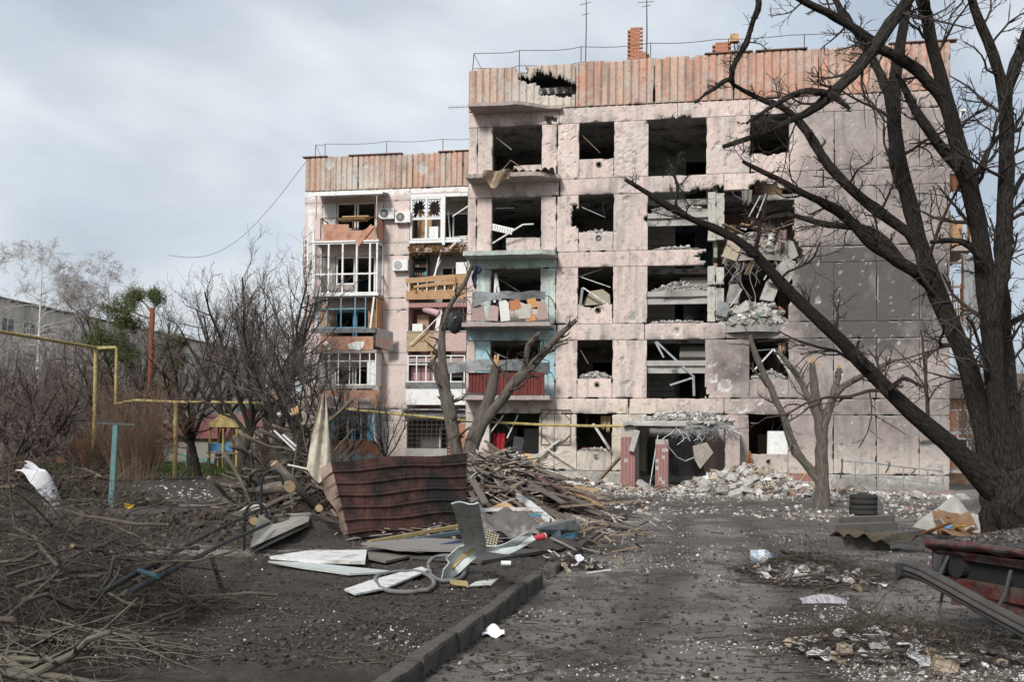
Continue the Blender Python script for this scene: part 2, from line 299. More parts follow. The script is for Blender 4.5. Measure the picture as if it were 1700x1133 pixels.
c = mixc(c, (.034, .029, .026), sm(f2, .53, .68)*.6); trk = np.exp(-((s-1.25+.15*np.sin(GY*.3))/.28)**2)+np.exp(-((s-2.75+.15*np.sin(GY*.3+.4))/.3)**2); c = mixc(c, (.045, .039, .034), np.clip(trk, 0, 1)*.6*sm(f1, .3, .6)*(s > 0))
sand = (1-sm(np.abs(GY-14.0+.10*GX+1.1*(f1-.5)), .45, 1.0))*sm(-GX, .8, 2.2)*(GX > -12); c = mixc(c, (.27, .24, .20), sand*.85*sm(f2, .36, .56))
bm_ = np.clip(bl(GX, GY, -5.6, 17.6, 4.2, 1.0)+.8*bl(GX, GY, -10.5, 17.2, 4, 1.1)+.5*bl(GX, GY, -3.2, 18.6, 1.8, .8), 0, 1); c = mixc(c, (.062, .047, .036), bm_*.9)
lane = (1-sm(np.abs(GY-23.2-.02*GX), 1.3, 2.0))*(s < 0)*(GX < -1); c = mixc(c, (.085, .076, .07), lane*.8)
grass = sm(d_, 52, 62)*(GX < 0)*1.; c = mixc(c, (.052, .066, .022), grass*sm(f3+.15*f2, .3, .5)); c = mixc(c, (.06, .06, .035), sm(d_, 90, 200)*1.)
ub = (GX-C1[0])*UD[0]+(GY-C1[1])*UD[1]; nb = (GX-C1[0])*ND[0]+(GY-C1[1])*ND[1]
dust = sm(ub, 1, 4)*(1-sm(ub, 19, 22))*sm(nb+f1*3, -5.5, -1.0); c = mixc(c, (.2, .185, .165), dust*.75)
c = c*(.82+.36*fbm(GX*7, GY*7, 0, 3, 61))[..., None]
nr, na = GX.shape; ii = np.arange(nr*na).reshape(nr, na); jj = np.roll(ii, -1, 1)
Q = np.stack([ii[:-1], ii[1:], jj[1:], jj[:-1]], -1).reshape(-1, 4)
M_GROUND = mk('soil', attr=True, var=.45, scale=16., rough=.97, bump=.9, bscale=38., spec=.15, bdist=.03)
g = obj('ground', qmesh('ground', np.stack([GX, GY, GH], -1).reshape(-1, 3), Q[:, ::-1], M_GROUND, col=c.reshape(-1, 3), smooth=True)); tag(g, kind='structure')
# kerb stones along the drive
M_KERB = mk('kerb_concrete', (.085, .076, .066), .35, 6., .95, .7, 24., col2=(.042, .037, .032), c2scale=3.)
kerb = bpy.data.objects.new('kerb', None); link(kerb); kerb.location = (float(KA[0]), float(KA[1]), 0); tag(kerb, kind='structure')
Lk = float(np.linalg.norm(KC-KA)); p = -2.4; i = 0
while p < Lk+5.5:
    ln = 1.0; q = KA+KD*(p+ln/2)-KN*.09; gap = p+ln/2 > np.linalg.norm(KB-KA)-.1 and p+ln/2 < np.linalg.norm(KB-KA)+1.9
    if not (gap and i % 2 == 0) and q[1] > 4.4:
        mb = MB(); xs = np.linspace(-ln/2+.008, ln/2-.008, 13); prof = np.array([(-.07, -.2), (-.07, .0), (-.06, .022), (.05, .022), (.07, 0), (.078, -.2)])
        V = np.array([[x, a, b] for x in xs for a, b in prof]); V[:, 1:] += (np.stack([fbm(V[:, 0]*6+i*9, V[:, 1]*9, V[:, 2]*9, 3, 5), fbm(V[:, 0]*6+i*9, V[:, 1]*9, V[:, 2]*9, 3, 6)], -1)-.5)*.035
        k = len(prof); Q = [[a*k+b, a*k+b+1, a*k+k+b+1, a*k+k+b] for a in range(12) for b in range(k-1)]; mb.add(V, np.array(Q)); mb.add(V[:k], None, np.array([[0, j, j+1] for j in range(1, k-1)])); mb.add(V[-k:], None, np.array([[0, j+1, j] for j in range(1, k-1)]))
        mb.build('kerb_stone', M_KERB, kerb, loc=(q[0]-KA[0], q[1]-KA[1], .135-.01*(i % 3)-(.05 if gap else 0)), rot=(random.gauss(0, .02), random.gauss(0, .012), math.atan2(KD[1], KD[0])+random.gauss(0, .012)))
    p += ln; i += 1
# ================================================================== the shelled block
bld = thing('apartment_building', 'five-storey pink panel block with blown-out windows, soot stains and ribbed parapet', 'building', C1, -TH)
BW = 18.06; BD = 11.19
ZP = [(.78, 2.97), (3.58, 5.83), (6.46, 8.67), (9.28, 11.5), (12.14, 14.33)]
ZS = [(2.97, 3.58), (5.83, 6.46), (8.67, 9.28), (11.5, 12.14), (14.33, 14.95)]
FL = [.62]+[a+.33 for a, b in ZS]          # floor levels; FL[5] is the roof deck
rc = np.random.default_rng(11)
cr = [(*fac(px, py), r, 1.) for px, py, r in ((1033, 598, .14), (1043, 636, .14), (1123, 550, .17), (1180, 604, .16), (1204, 639, .34), (1232, 678, .26), (1261, 666, .2), (1358, 499, .16), (1496, 601, .13), (1050, 528, .28), (1052, 268, .2), (1112, 243, .14), (935, 455, .09), (1192, 238, .13), (1185, 628, .2), (1290, 345, .2), (923, 749, .13), (906, 763, .13), (1397, 742, .12), (1530, 560, .1), (1085, 235, .12), (1040, 330, .14))]
for _ in range(130):
    cr.append((rc.uniform(0, BW), rc.uniform(1, 15), rc.uniform(.03, .07), rc.uniform(.5, 1)))
for _ in range(70):
    cr.append((rc.normal(3.6, .6), rc.normal(14, .8), rc.uniform(.03, .08), .8))
for _ in range(60):
    cr.append((rc.normal(6.3, .5), rc.uniform(12, 14.5), rc.uniform(.04, .12), .6))
cr = np.array(cr)
def dmg1(U, Z):
    d = np.zeros(U.shape); m = (cr[:, 0] > U.min()-.5) & (cr[:, 0] < U.max()+.5) & (cr[:, 1] > Z.min()-.5) & (cr[:, 1] < Z.max()+.5)
    for u, z, r, a in cr[m]:
        ww = 1+1.3*(fbm(U*8, Z*8, r, 3, 3, .7)-.5); q = np.hypot(U-u, Z-z)*ww/r; d = np.maximum(d, a*(1-sm(q, .35, 1.)))
    return d
GREY = np.array([.46, .44, .405])
def soot(U, Z):
    f = fbm(U*.9, Z*.9, 2., 4, 71); g_ = fbm(U*3.5, Z*3.5, 4., 4, 72)
    a = np.exp(-((U-15.4)/3.5)**4-((Z-7.35)/2.6)**4)*1.0; b = .75*np.exp(-((U-10.6)/1.5)**4-((Z-5.0)/1.35)**4); cc = .52*sm(U, 12, 13.2)*np.exp(-((Z-11.6)/3.4)**4); dd = .55*sm(U, 9.2, 11)*np.exp(-((Z-3.4)/2.0)**4)
    e_ = .55*np.exp(-((U-12.3)/1.0)**2-((Z-7.7)/2.4)**2)
    return np.clip(np.maximum.reduce([a, b, cc, dd, e_])*(.62+.85*f)*(.75+.55*g_), 0, 1)
def col1(seed=0, base=(.615, .495, .452), beige=True):
    br = .93+.14*((seed*37 % 100)/100.)
    def fn(U, Z, d, brk):
        n1 = fbm(U*.8, Z*.8, seed*3.1, 4, 80); n2 = fbm(U*4, Z*4, seed*1.7, 4, 81); st = fbm(U*6, Z*.5, seed, 3, 82)
        c = np.ones(U.shape+(3,))*np.array(base)*br
        if beige:
            c = mixc(c, (.55, .49, .405), (1-sm(Z+1.1*(n1-.5), 2.6, 3.8))*(1-sm(U, 7.5, 9))*.9); c = mixc(c, (.52, .455, .39), (1-sm(Z, 1.0, 2.8))*.7)
        c = mixc(c, GREY*.92, sm(n1+.25*(n2-.5), .52, .6)*.4); c = mixc(c, GREY*.62, sm(st, .54, .74)*.5); c = c*(.84+.3*n2)[..., None]; c = mixc(c, (.2, .18, .165), sm(fbm(U*8, Z*8, seed, 3, 84), .68, .74)*.6); c = mixc(c, (.66, .62, .57), sm(fbm(U*2.3, Z*2.3, seed*2.2, 5, 85, .6), .6, .64)*.35)
        if beige:
            c = mixc(c, GREY*.85, sm(U, 12.2, 13.5)*.4*sm(n2, .3, .6))
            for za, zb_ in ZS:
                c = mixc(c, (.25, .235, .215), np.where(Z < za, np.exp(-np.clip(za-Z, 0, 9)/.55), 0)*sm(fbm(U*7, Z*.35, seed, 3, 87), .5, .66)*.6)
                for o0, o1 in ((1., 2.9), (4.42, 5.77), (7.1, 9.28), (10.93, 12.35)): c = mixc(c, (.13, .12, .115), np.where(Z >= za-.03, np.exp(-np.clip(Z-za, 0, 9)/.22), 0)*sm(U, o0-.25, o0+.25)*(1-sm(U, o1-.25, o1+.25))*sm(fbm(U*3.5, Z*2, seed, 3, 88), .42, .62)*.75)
        if beige: c = mixc(c, (.085, .079, .078), soot(U, Z)*.97)
        sp = sm(fbm(U*10, Z*10, seed, 2, 90), .8, .84); c = mixc(c, (.5, .47, .43), sp*.5)
        c = mixc(c, (.56, .535, .49), sm(d, .1, .5)*.85); c = mixc(c, (.17, .16, .15), sm(d, .7, 1)*.6)
        c = mixc(c, (.42, .40, .365), np.clip(brk, 0, 1)*.85); return c
    return fn
# bites: broken openings (facade metres)
def fp(*pts): return [fac(*p) for p in pts]
HOLE = fp((1206, 318), (1318, 316), (1318, 395), (1330, 412), (1335, 428), (1318, 440), (1316, 470), (1312, 505), (1300, 536), (1186, 536), (1186, 440), (1180, 418), (1206, 400))
B_C5L = fp((1074, 205), (1079, 230), (1084, 262), (1083, 292), (1092, 294), (1094, 198), (1076, 198))
B_C4L = fp((1076, 325), (1080, 345), (1068, 362), (1078, 372), (1083, 412), (1096, 410), (1094, 320))
B_STR = fp((1155, 427), (1172, 432), (1165, 445), (1330, 450), (1330, 408), (1175, 410))
B_STR4 = fp((1240, 318), (1246, 306), (1262, 300), (1290, 306), (1300, 318), (1270, 322))
pn = 0
def wp(u0, u1, z0, z1, bites=(), base=None, **k):
    global pn; pn += 1; gp = .008
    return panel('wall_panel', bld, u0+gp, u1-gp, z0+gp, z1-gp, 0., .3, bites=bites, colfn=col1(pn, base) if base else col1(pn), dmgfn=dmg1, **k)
BLUE = (.30, .50, .55); MINT = (.46, .57, .53)
for s_, (a, b) in enumerate(ZP):
    bl_ = {1: BLUE, 2: MINT}.get(s_)
    wp(0, .36, a, b); wp(.36, .98, a, b, base=bl_); wp(2.94, 3.55, a, b, base=bl_); wp(3.55, 4.42, a, b, bites=[fp((948, 340), (960, 342), (962, 372), (950, 376))] if s_ == 3 else ())
    wp(5.77, 7.1, a, b, bites={4: [B_C5L], 3: [B_C4L]}.get(s_, ()))
    if s_ in (0, 1, 4): wp(9.28, 10.93, a, b, bites=[fp((1165, 655), (1172, 640), (1180, 660))] if s_ == 1 else ())
    for q0, q1 in ((12.35, 13.98), (13.98, 15.5), (15.5, 17.0), (17.0, BW)): wp(q0, q1, a, b, bites=[HOLE] if s_ in (2, 3) and q0 < 13 else ())
    # parapet-wall under the window, with its vent
    top = a+.74; bb = {4: (), 3: [fp((945, 384), (960, 386), (975, 382), (990, 388), (1019, 383), (1019, 360), (945, 360))], 2: [fp((950, 505), (965, 508), (985, 512), (1000, 506), (1016, 500), (1016, 480), (950, 480))], 1: [fp((955, 622), (975, 630), (1000, 622), (1015, 628), (1015, 600), (955, 600))], 0: [fp((952, 742), (975, 748), (1000, 742), (1013, 746), (1013, 720), (952, 720))]}[s_]
    def vent(um, zm): t = np.linspace(0, 2*np.pi, 13)[:-1]; return [(um+.085*math.cos(x), zm+.085*math.sin(x)) for x in t]
    um = (4.42+5.77)/2+.1
    wp(4.42, 5.77, a, top+.02, bites=[*bb, vent(um, a+.52)], h=.035, ragged=.02)
    if s_ in (0, 1, 4): wp(10.93, 12.35, a, top-.02, bites=[fp((1246, 247), (1258, 254), (1275, 259), (1292, 256), (1304, 249), (1310, 248), (1310, 230), (1246, 230))] if s_ == 4 else ([fp((1246, 630), (1262, 622), (1275, 632), (1300, 618), (1312, 630), (1312, 600), (1246, 600))] if s_ == 1 else [vent(11.65, a+.42)]), h=.045, ragged=.03)
    if s_ != 1: wp(1.55 if s_ else 1.75, 2.94, a, a+.62, base=(.56, .46, .42) if s_ > 2 else None, bites=[fp((830, 272), (850, 268), (852, 290), (828, 292))] if s_ == 4 else ())
    mb = MB(); t = np.linspace(0, 2*np.pi, 17); pr = [(.115, -.02), (.115, .26), (.085, .26), (.085, -.02)]
    for x, zz, on in ((um, a+.52, 1), (11.65, a+.42, s_ == 0)):
        if not on: continue
        mb = MB(); V = np.array([[x+r*math.cos(q), y, zz+r*math.sin(q)] for q in t for r, y in pr]); Q = np.array([[i*4+j, i*4+(j+1) % 4, i*4+4+(j+1) % 4, i*4+4+j] for i in range(16) for j in range(4)]); mb.add(V, Q); mb.build('vent_pipe', M_CONC if s_ < 2 else M_DARKMETAL, bld)
SJ = [0, 3.6, 6.42, 10.0, 13.5, 15.45, BW]
for s_, (a, b) in enumerate(ZS):
    js = list(SJ)
    if s_ == 1: js = [0, 3.6, 7.0, 10.05, 14.0, BW]
    if s_ == 3: js = [0, 3.66, 6.6, 9.95, 13.6, 16.6, BW]
    if s_ == 4: js = [0, 3.62, 8.2, 10.9, 13.6, 16.4, BW]
    for i in range(len(js)-1):
        bt = []
        if s_ == 2: bt = [B_STR, HOLE]
        if s_ == 3: bt = [B_STR4, fp((1140, 318), (1150, 312), (1170, 314), (1200, 306), (1206, 320), (1140, 322))]
        if s_ == 4: bt = [fp((905, 192), (925, 196), (930, 204), (905, 204)), fp((1100, 196), (1140, 190), (1150, 200), (1100, 200))]
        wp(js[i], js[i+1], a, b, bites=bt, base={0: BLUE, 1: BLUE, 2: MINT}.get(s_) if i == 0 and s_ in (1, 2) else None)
# plinth
for u0, u1 in ((0, 3.5), (3.5, 6.6), (10.2, 12.4), (12.4, 15.5), (15.5, BW)): panel('plinth_panel', bld, u0+.01, u1-.01, -.3, .77, -.04, .34, colfn=col1(int(u0*7), (.30, .285, .26), False), dmgfn=dmg1)
# ribbed parapet
def ribs(p0):
    def fn(U, Z):
        t = ((U-p0)/.293) % 1.; g_ = np.minimum(t, 1-t); return .05*(1-sm(g_, .05, .13))
    return fn
PH = fp((868, 124), (880, 130), (893, 117), (904, 122), (915, 121), (921, 130), (934, 126), (944, 138), (957, 137), (957, 159), (896, 160), (896, 142), (884, 138), (870, 137), (860, 131))
SP = [fp((850, 98), (858, 116), (868, 122), (880, 121), (860, 104), (858, 96))]
def par_col(seed, wl=0.):
    def fn(U, Z, d, brk):
        k = np.floor(U/.293); hh = _h(k, k*0+seed, k*0, 5); n1 = fbm(U*2, Z*.9, seed, 4, 101); n2 = fbm(U*7, Z*2.4, seed, 4, 102)
        A = np.array([.52, .28, .20]); Bc = np.array([.51, .415, .325]); c = mixc(np.ones(U.shape+(3,))*A, Bc, np.clip(sm(hh, .35, .95)*.5+wl+(n1-.5)*.9, 0, 1))
        c = c*(.85+.3*n2)[..., None]; t = (U/.293) % 1.; c = mixc(c, GREY*.62, (1-sm(np.minimum(t, 1-t), .03, .16))*.85)
        c = mixc(c, (.22, .19, .17), sm(fbm(U*5, Z*.7, 3, 3, 104), .54, .7)*.5); c = mixc(c, GREY*.95, sm(fbm(U*1.6, Z*2.2, seed, 5, 105, .6), .58, .64)*.45); c = mixc(c, (.46, .44, .40), sm(d, .1, .5)); c = mixc(c, (.40, .38, .35), np.clip(brk, 0, 1)*.9)
        sp = sm(vnoise(U*11, Z*11, 0, 91), .87, .94); c = mixc(c, (.5, .46, .42), sp*.6); 
        if wl >= 0: c = mixc(c, GREY*1.05, np.exp(-((U-2.7)/1.0)**2-((Z-15.6)/.7)**2)*1.0*(U < 4.25)*sm(n2, .2, .42)); c = mixc(c, (.56, .52, .44), np.exp(-((U-3.4)/.9)**2-((Z-15.2)/.22)**2)*.9*(U < 4.25))
        return c
    return fn
pj = [0, 4.27, 7.3, 10.3, 13.4, 16.0, BW]
for i in range(6):
    top = 16.66+(.0 if i == 0 else .06); panel('parapet_panel', bld, pj[i]+.012, pj[i+1]-.012, 14.96, top, -.06, .2, h=.037, hz=.085, prof=ribs(0), colfn=par_col(i, .55 if i == 0 else (.0 if i < 5 else -.1)), dmgfn=dmg1, bites=([PH]+SP) if i == 0 else ([fp((1143, 93), (1150, 98), (1158, 91), (1150, 86))] if i == 2 else ()), edge=.006, chipw=.04, ragged=.035)
M_COPE = mk('tin_coping', (.16, .095, .07), .3, 8., .6, .2, 40., .4)
for i, (u0, u1) in enumerate(((9.2, 11), (11.1, 13), (15.9, 18.3))): MB().bx(u0, u1, -.12, .22, 16.735, 16.775).build('coping', M_COPE, bld)
# inner parapet lining behind the ribbed panels, roof slab
M_ROOM = [mk('room_%d' % i, c, .3, 3., .95, .3, 20., col2=(c[0]*.5, c[1]*.5, c[2]*.5), c2scale=2.) for i, c in enumerate(((.34, .33, .30), (.28, .32, .27), (.40, .35, .27), (.25, .235, .23), (.34, .23, .2), (.2, .27, .32)))]
M_SLAB = mk('ceiling_slab', (.38, .37, .345), .3, 3., .95, .3, 20., col2=(.13, .125, .12), c2scale=1.6)
for i, z in enumerate(FL):
    if i == 0: MB().bx(.02, BW-.02, .32, BD, z-.25, z).build('floor_slab', M_SLAB, bld); continue
    ub = [.02, 3.6, 6.55, 10.0, 13.0, BW-.02]
    for k in range(5):
        if i in (3, 4) and k == 3:     # collapsed bay: the slab edge is torn back
            if i == 4: panel_ = MB().bx(ub[k], ub[k+1], 2.3, BD, z-.22, z).build('floor_slab', M_SLAB, bld)
            else:
                MB().bx(ub[k], ub[k+1], .9, BD, z-.22, z).build('floor_slab', M_SLAB, bld)
            continue
        if i in (1, 2, 3, 4) and k == 2:
            MB().bx(ub[k], ub[k+1], 2.6, BD, z-.22, z).build('floor_slab', M_SLAB, bld); continue
        MB().bx(ub[k]+.004, ub[k+1]-.004, .32, BD, z-.22, z).build('floor_slab', M_SLAB, bld)
for i in range(5):
    z0, z1 = FL[i]+.002, FL[i+1]-.222
    for k, u in enumerate((3.68, 6.62, 9.66, 13.1)):
        if i in (2,) and k == 3: continue
        mb = MB()
        mb.bx(u-.07, u+.07, .33, 2.2, z0, z1); mb.bx(u-.07, u+.07, 3.1, 5.9, z0, z1); mb.bx(u-.07, u+.07, 2.2, 3.1, z0+2.0, z1); mb.build('partition_wall', M_ROOM[(i*3+k*2) % 6], bld)
    ud = [.3, 3.68, 6.62, 9.66, 13.1, BW-.3]
    for k in range(5):
        mb = MB(); x0, x1 = ud[k]+.072, ud[k+1]-.072; dm = x0+(x1-x0)*(.3+.4*((i*7+k*3) % 5)/5); yy = 4.4+.9*((i+k) % 2)
        mb.bx(x0, dm, yy, yy+.12, z0, z1); mb.bx(dm+.85, x1, yy, yy+.12, z0, z1) if dm+.85 < x1-.05 else None; mb.bx(dm, min(dm+.85, x1), yy, yy+.12, z0+2.03, z1); mb.build('room_wall', M_ROOM[(i*2+k*5+1) % 6], bld)
        MB().bx(x0, x1, 8, 8.15, z0, z1).build('room_wall', M_ROOM[3], bld)
for x0, x1 in ((.02, .30), (BW-.3, BW-.02)): MB().bx(x0, x1, .31, BD, -.3, 14.95).build('end_wall', mk('end_wall_pink', (.47, .38, .35), .2, 2., .9, .4, 20., col2=GREY.tolist(), c2scale=1.5), bld)
MB().bx(.02, BW-.02, BD, BD+.3, -.3, 16.5).build('rear_wall', MATS['end_wall_pink'], bld)
for x0, x1 in ((-.045, .14), (BW-.14, BW+.045)): MB().bx(x0, x1, .16, BD+.3, 14.96, 16.66).build('parapet_side', mk('parapet_side', (.44, .25, .19), .25, 4., .9, .3, 20.), bld)
M_ROOFING = mk('roofing_felt', (.06, .06, .06), .3, 3., .95, .4, 20.)
MB().bx(.15, BW-.15, .16, BD, 16.42, 16.5).build('roof', M_ROOFING, bld); MB().bx(.15, BW-.15, 1.6, 1.7, 14.96, 16.42).build('attic_wall', M_ROOM[3], bld)
MB().bx(.2, 4.2, .5, .9, 15.72, 15.95).build('roof_slab', M_CONC, bld)     # hollow slab edge seen through the parapet hole
for k in range(5):
    t = np.linspace(0, 2*np.pi, 13); x = 2.95+.3*k; MB().tube([(x, .40, 15.83), (x, .51, 15.83)], [.085, .085], 12).build('core_shade_disc', M_ROOFING, bld); MB().tube([(x, .395, 15.83), (x, .45, 15.83)], [.11, .11], 12, False).build('slab_core_rim', M_CONC, bld)  # dark capped discs stand in for the shade inside the hollow cores
# landings and flights of the stairwell
for i in range(1, 4):
    z = (ZP[i][0]+ZP[i][1])/2+(.32 if i == 1 else .12 if i == 2 else .32); mb = MB(); x0, x1 = 7.08, 9.34
    mb.bx(x0, x1+.5, .06, 1.5, z-.2, z); mb.build('stair_landing', M_CONC, bld)
    MB().bx(x0, x1+.4, .16, .3, z-.48, z-.2).build('landing_beam', M_SLAB, bld)
    mb = MB(); dz = FL[i+1]-z
    for k in range(8): mb.bx(8.3, 9.5, 1.5+k*.28, 1.5+k*.28+.28, z+dz*k/8-.16, z+dz*(k+1)/8)
    mb.build('stair_flight', M_CONC, bld)
    mb = MB(); dz = z-FL[i]
    for k in range(8): mb.bx(6.75, 8.1, 3.9-k*.3-.3, 3.9-k*.3, FL[i]+dz*k/8-.16, FL[i]+dz*(k+1)/8)
    mb.build('stair_flight', M_CONC, bld)
# masonry piers standing bare beside the blast hole
for z0, z1 in ((9.6, 11.45), (7.9, 8.62), (6.5, 7.82)):
    panel('pier_block', bld, 9.36, 9.66, z0, z1, .03, .3, h=.05, colfn=col1(int(z0*5), (.44, .42, .37), False), dmgfn=dmg1, ragged=.05); panel('pier_block', bld, 9.67, 9.98, z0+.03, z1-.05, .05, .3, h=.05, colfn=col1(int(z0*9), (.42, .40, .355), False), dmgfn=dmg1, ragged=.05)
# ---- balcony slabs of the left bay
BAL_U = (.16, 3.42)
def slab_poly(z, th, u0, u1, dep, name='balcony_slab', cut=None, m=None):
    nu = 34; mb = MB(); us = np.linspace(u0, u1, nu)
    dd = dep*np.ones(nu)
    if cut is not None: dd = cut(us, dd)
    V = []; 
    for u, d in zip(us, dd): V += [(u, .02, z-th), (u, -d, z-th+.015*random.random()), (u, -d-.0, z+.01*random.random()), (u, .02, z)]
    Q = [[i*4+j, i*4+(j+1) % 4, i*4+4+(j+1) % 4, i*4+4+j] for i in range(nu-1) for j in range(4)]; mb.add(V, np.array(Q)[:, ::-1]); n = (nu-1)*4; mb.add(V[:4], [[0, 1, 2, 3]]); mb.add(V[n:], [[3, 2, 1, 0]])
    return mb.build(name, m or M_CONC, bld)
M_PINKSLAB = mk('slab_pink_grey', (.36, .30, .275), .25, 4., .9, .5, 25., col2=(.30, .28, .26), c2scale=2.5)
brk = lambda us, dd: dd*(1-.75*sm(us, 2.0, 3.5))+.06*(vnoise(us*7, us*0, 0, 3)-.5)
slab_poly(14.98, .13, .18, 3.75, .95, cut=brk, m=M_PINKSLAB); slab_poly(12.22, .16, .12, 3.72, .95, cut=lambda us, dd: dd*(1-.5*sm(us, 2.9, 3.6))+.10*(vnoise(us*9, us*0, 0, 4)-.5), m=M_PINKSLAB)
slab_poly(9.2, .17, .05, 3.6, 1.0, cut=lambda us, dd: dd*(1-.3*sm(us, 3.2, 3.6))+.06*(vnoise(us*9, us*0, 0, 5)-.5), m=mk('slab_mint', (.40, .45, .42), .25, 4., .9, .5, 25., col2=(.33, .31, .28), c2scale=2.5)); slab_poly(6.42, .15, .05, 3.5, 1.05, m=M_PINKSLAB); slab_poly(3.62, .17, .05, 3.5, 1.05, m=M_PINKSLAB)
# ---- rail and panels of the lower two balconies
M_RED = mk('red_corrugated', (.15, .03, .025), .35, 8., .6, .2, 30., .1, col2=(.07, .03, .025))
M_GREYTIN = mk('grey_tin', (.17, .18, .185), .25, 4., .6, .2, 20., .3, col2=(.1, .1, .1), c2scale=3)
def rail(z, uu, dep, H, n, nm='railing', m=M_DARKMETAL):
    mb = MB()
    for h_ in (.06, H): mb.bar((uu[0], -dep, z+h_), (uu[1], -dep, z+h_), .03); mb.bar((uu[1], -dep, z+h_), (uu[1], 0, z+h_), .03); mb.bar((uu[0], -dep, z+h_), (uu[0], 0, z+h_), .03)
    for u in np.linspace(uu[0], uu[1], n): mb.bar((u, -dep, z), (u, -dep, z+H), .022)
    return mb.build(nm, m, bld)
rail(3.62, (.1, 3.42), 1.0, .95, 7); rail(6.42, (.1, 3.42), 1.0, 1.0, 6)
mb = MB(); mb.sheet(lambda a, b: (.35+2.95*a, -1.04+.018*np.sign(np.sin(a*2*np.pi*22))+0*b, 3.72+.78*b-.12*a*(1-b)), 132, 6, .006); mb.build('balcony_panel', M_RED, bld)
mb = MB(); mb.sheet(lambda a, b: (-1.0+4.5*a, -1.12-.1*np.sin(a*5)*(1-b), 4.38+.42*b+.22*np.sin(a*2.6)-.04*a+.03*np.sin(a*19)*b), 60, 5, .008); mb.build('bent_cladding', M_GREYTIN, bld)
mb = MB(); mb.sheet(lambda a, b: (.45+2.85*a, -1.06-.08*np.sin(a*6)*(1-b), 7.30+.30*b-.28*np.exp(-((a-.05)/.12)**2)*(1-b)+.03*np.sin(a*17)), 50, 5, .008); mb.build('bent_cladding', M_GREYTIN, bld)
rg = np.random.default_rng(5)
for (x0, x1, z0, z1, cc, tl) in ((.38, .95, 6.5, 7.15, (.33, .24, .22), .05), (1.05, 1.5, 6.47, 7.05, (.40, .30, .28), -.1), (1.58, 1.93, 6.46, 7.28, (.62, .61, .58), .02), (1.9, 2.35, 6.9, 7.3, (.42, .17, .08), .2), (2.3, 2.75, 6.55, 7.2, (.44, .42, .37), -.05), (2.62, 3.0, 6.95, 7.34, (.50, .26, .10), .25), (2.55, 2.95, 6.45, 6.75, (.52, .24, .10), 0), (3.0, 3.4, 6.5, 7.25, (.36, .26, .23), .08)):
    mb = MB(); pts = np.array([(x0, z0), (x1, z0+.03), (x1+rg.normal(0, .05), z1-.1*rg.random()), ((x0+x1)/2, z1+.05*rg.normal()), (x0+rg.normal(0, .05), z1)]); cx = pts.mean(0); pts = (pts-cx)@np.array([[math.cos(tl), math.sin(tl)], [-math.sin(tl), math.cos(tl)]])+cx
    mb.prism(pts, -1.02-.05*rg.random(), -1.0+.02*rg.random()+.0); mb.build('broken_panel', simple(cc, .8), bld)
# ---- painted tile mosaic beside the window at ground level: diamond bars
mb = MB(); (a0, zt), (a1, zb) = fac(899, 681), fac(947, 739)
for (p, q) in (((a0, zt), (a1, zt)), ((a0, zb), (a1, zb)), ((a0, zt), (a0, zb)), ((a1, zt), (a1, zb)), ((a0+.4, zt), (a0, zt-.4)), ((a1-.4, zt), (a1, zt-.4)), ((a0+.4, zb), (a0, zb+.4)), ((a1-.4, zb), (a1, zb+.4))): mb.bar((p[0], -.035, p[1]), (q[0], -.035, q[1]), .03)
mb.build('window_grille', simple((.20, .13, .11), .8), bld)
# ================================================================== the set-back wing with glazed balconies
wing = thing('apartment_building', 'set-back pink wing with two columns of shattered balconies beside the shelled block', 'building', C2, -TH)
WW = 11.27
cr2 = np.array([(*fac(548, 272, 0, C2), .34, 1), (*fac(701, 279, 0, C2), .4, 1), (*fac(608, 275, 0, C2), .18, 1), (*fac(662, 520, 0, C2), .12, 1)]+[(rc.uniform(0, 9), rc.uniform(1, 16), rc.uniform(.03, .09), .8) for _ in range(90)])
def dmg2(U, Z):
    d = np.zeros(U.shape); m = (cr2[:, 0] > U.min()-.5) & (cr2[:, 0] < U.max()+.5) & (cr2[:, 1] > Z.min()-.5) & (cr2[:, 1] < Z.max()+.5)
    for u, z, r, a in cr2[m]: d = np.maximum(d, a*(1-sm(np.hypot(U-u, Z-z)*(1+.7*(fbm(U*9, Z*9, r, 2, 3)-.5))/r, .35, 1.)))
    return d
def col2(seed, base=(.63, .52, .485), seams=True):
    def fn(U, Z, d, brk):
        n1 = fbm(U*1.1, Z*1.1, seed, 4, 180); n2 = fbm(U*4, Z*4, seed, 4, 181); c = np.ones(U.shape+(3,))*np.array(base)*(.94+.12*((seed*29 % 100)/100))
        c = mixc(c, GREY, sm(n1, .5, .7)*.4)
        if seams:
            for a, b in ZS: c = mixc(c, GREY*.95, np.maximum(np.exp(-((Z-a)/.09)**2), np.exp(-((Z-b)/.09)**2))*sm(n2+.4*n1, .5, .75)*.8)
            wt = np.maximum(sm(Z+.5*(n2-.5), 14.55, 14.75), np.exp(-((Z-13.95)/.17)**4)*(U < .95)); wt = np.maximum(wt, np.exp(-((U-.36)/.16)**4)*sm(Z+.4*n2, 12.7, 13.3)*(1-sm(Z, 13.9, 14.0))*.9); c = mixc(c, (.74, .73, .71), wt*sm(n2, .3, .42))
            c = mixc(c, (.46, .42, .37), (1-sm(Z+n1, 1.8, 3.6))*.5)
        c = c*(.88+.24*n2)[..., None]; c = mixc(c, (.5, .48, .45), sm(d, .1, .5)*.9); c = mixc(c, (.2, .19, .18), sm(d, .8, 1)*.5); return mixc(c, GREY, np.clip(brk, 0, 1)*.8)
    return fn
wn = 0
def wq(u0, u1, z0, z1, y=0., base=None, **k):
    global wn; wn += 1; g_ = .006
    return panel('wall_panel', wing, u0+g_, u1-g_, z0+g_, z1-g_, y, .3, h=.11, colfn=col2(wn, base) if base else col2(wn), dmgfn=dmg2, **k)
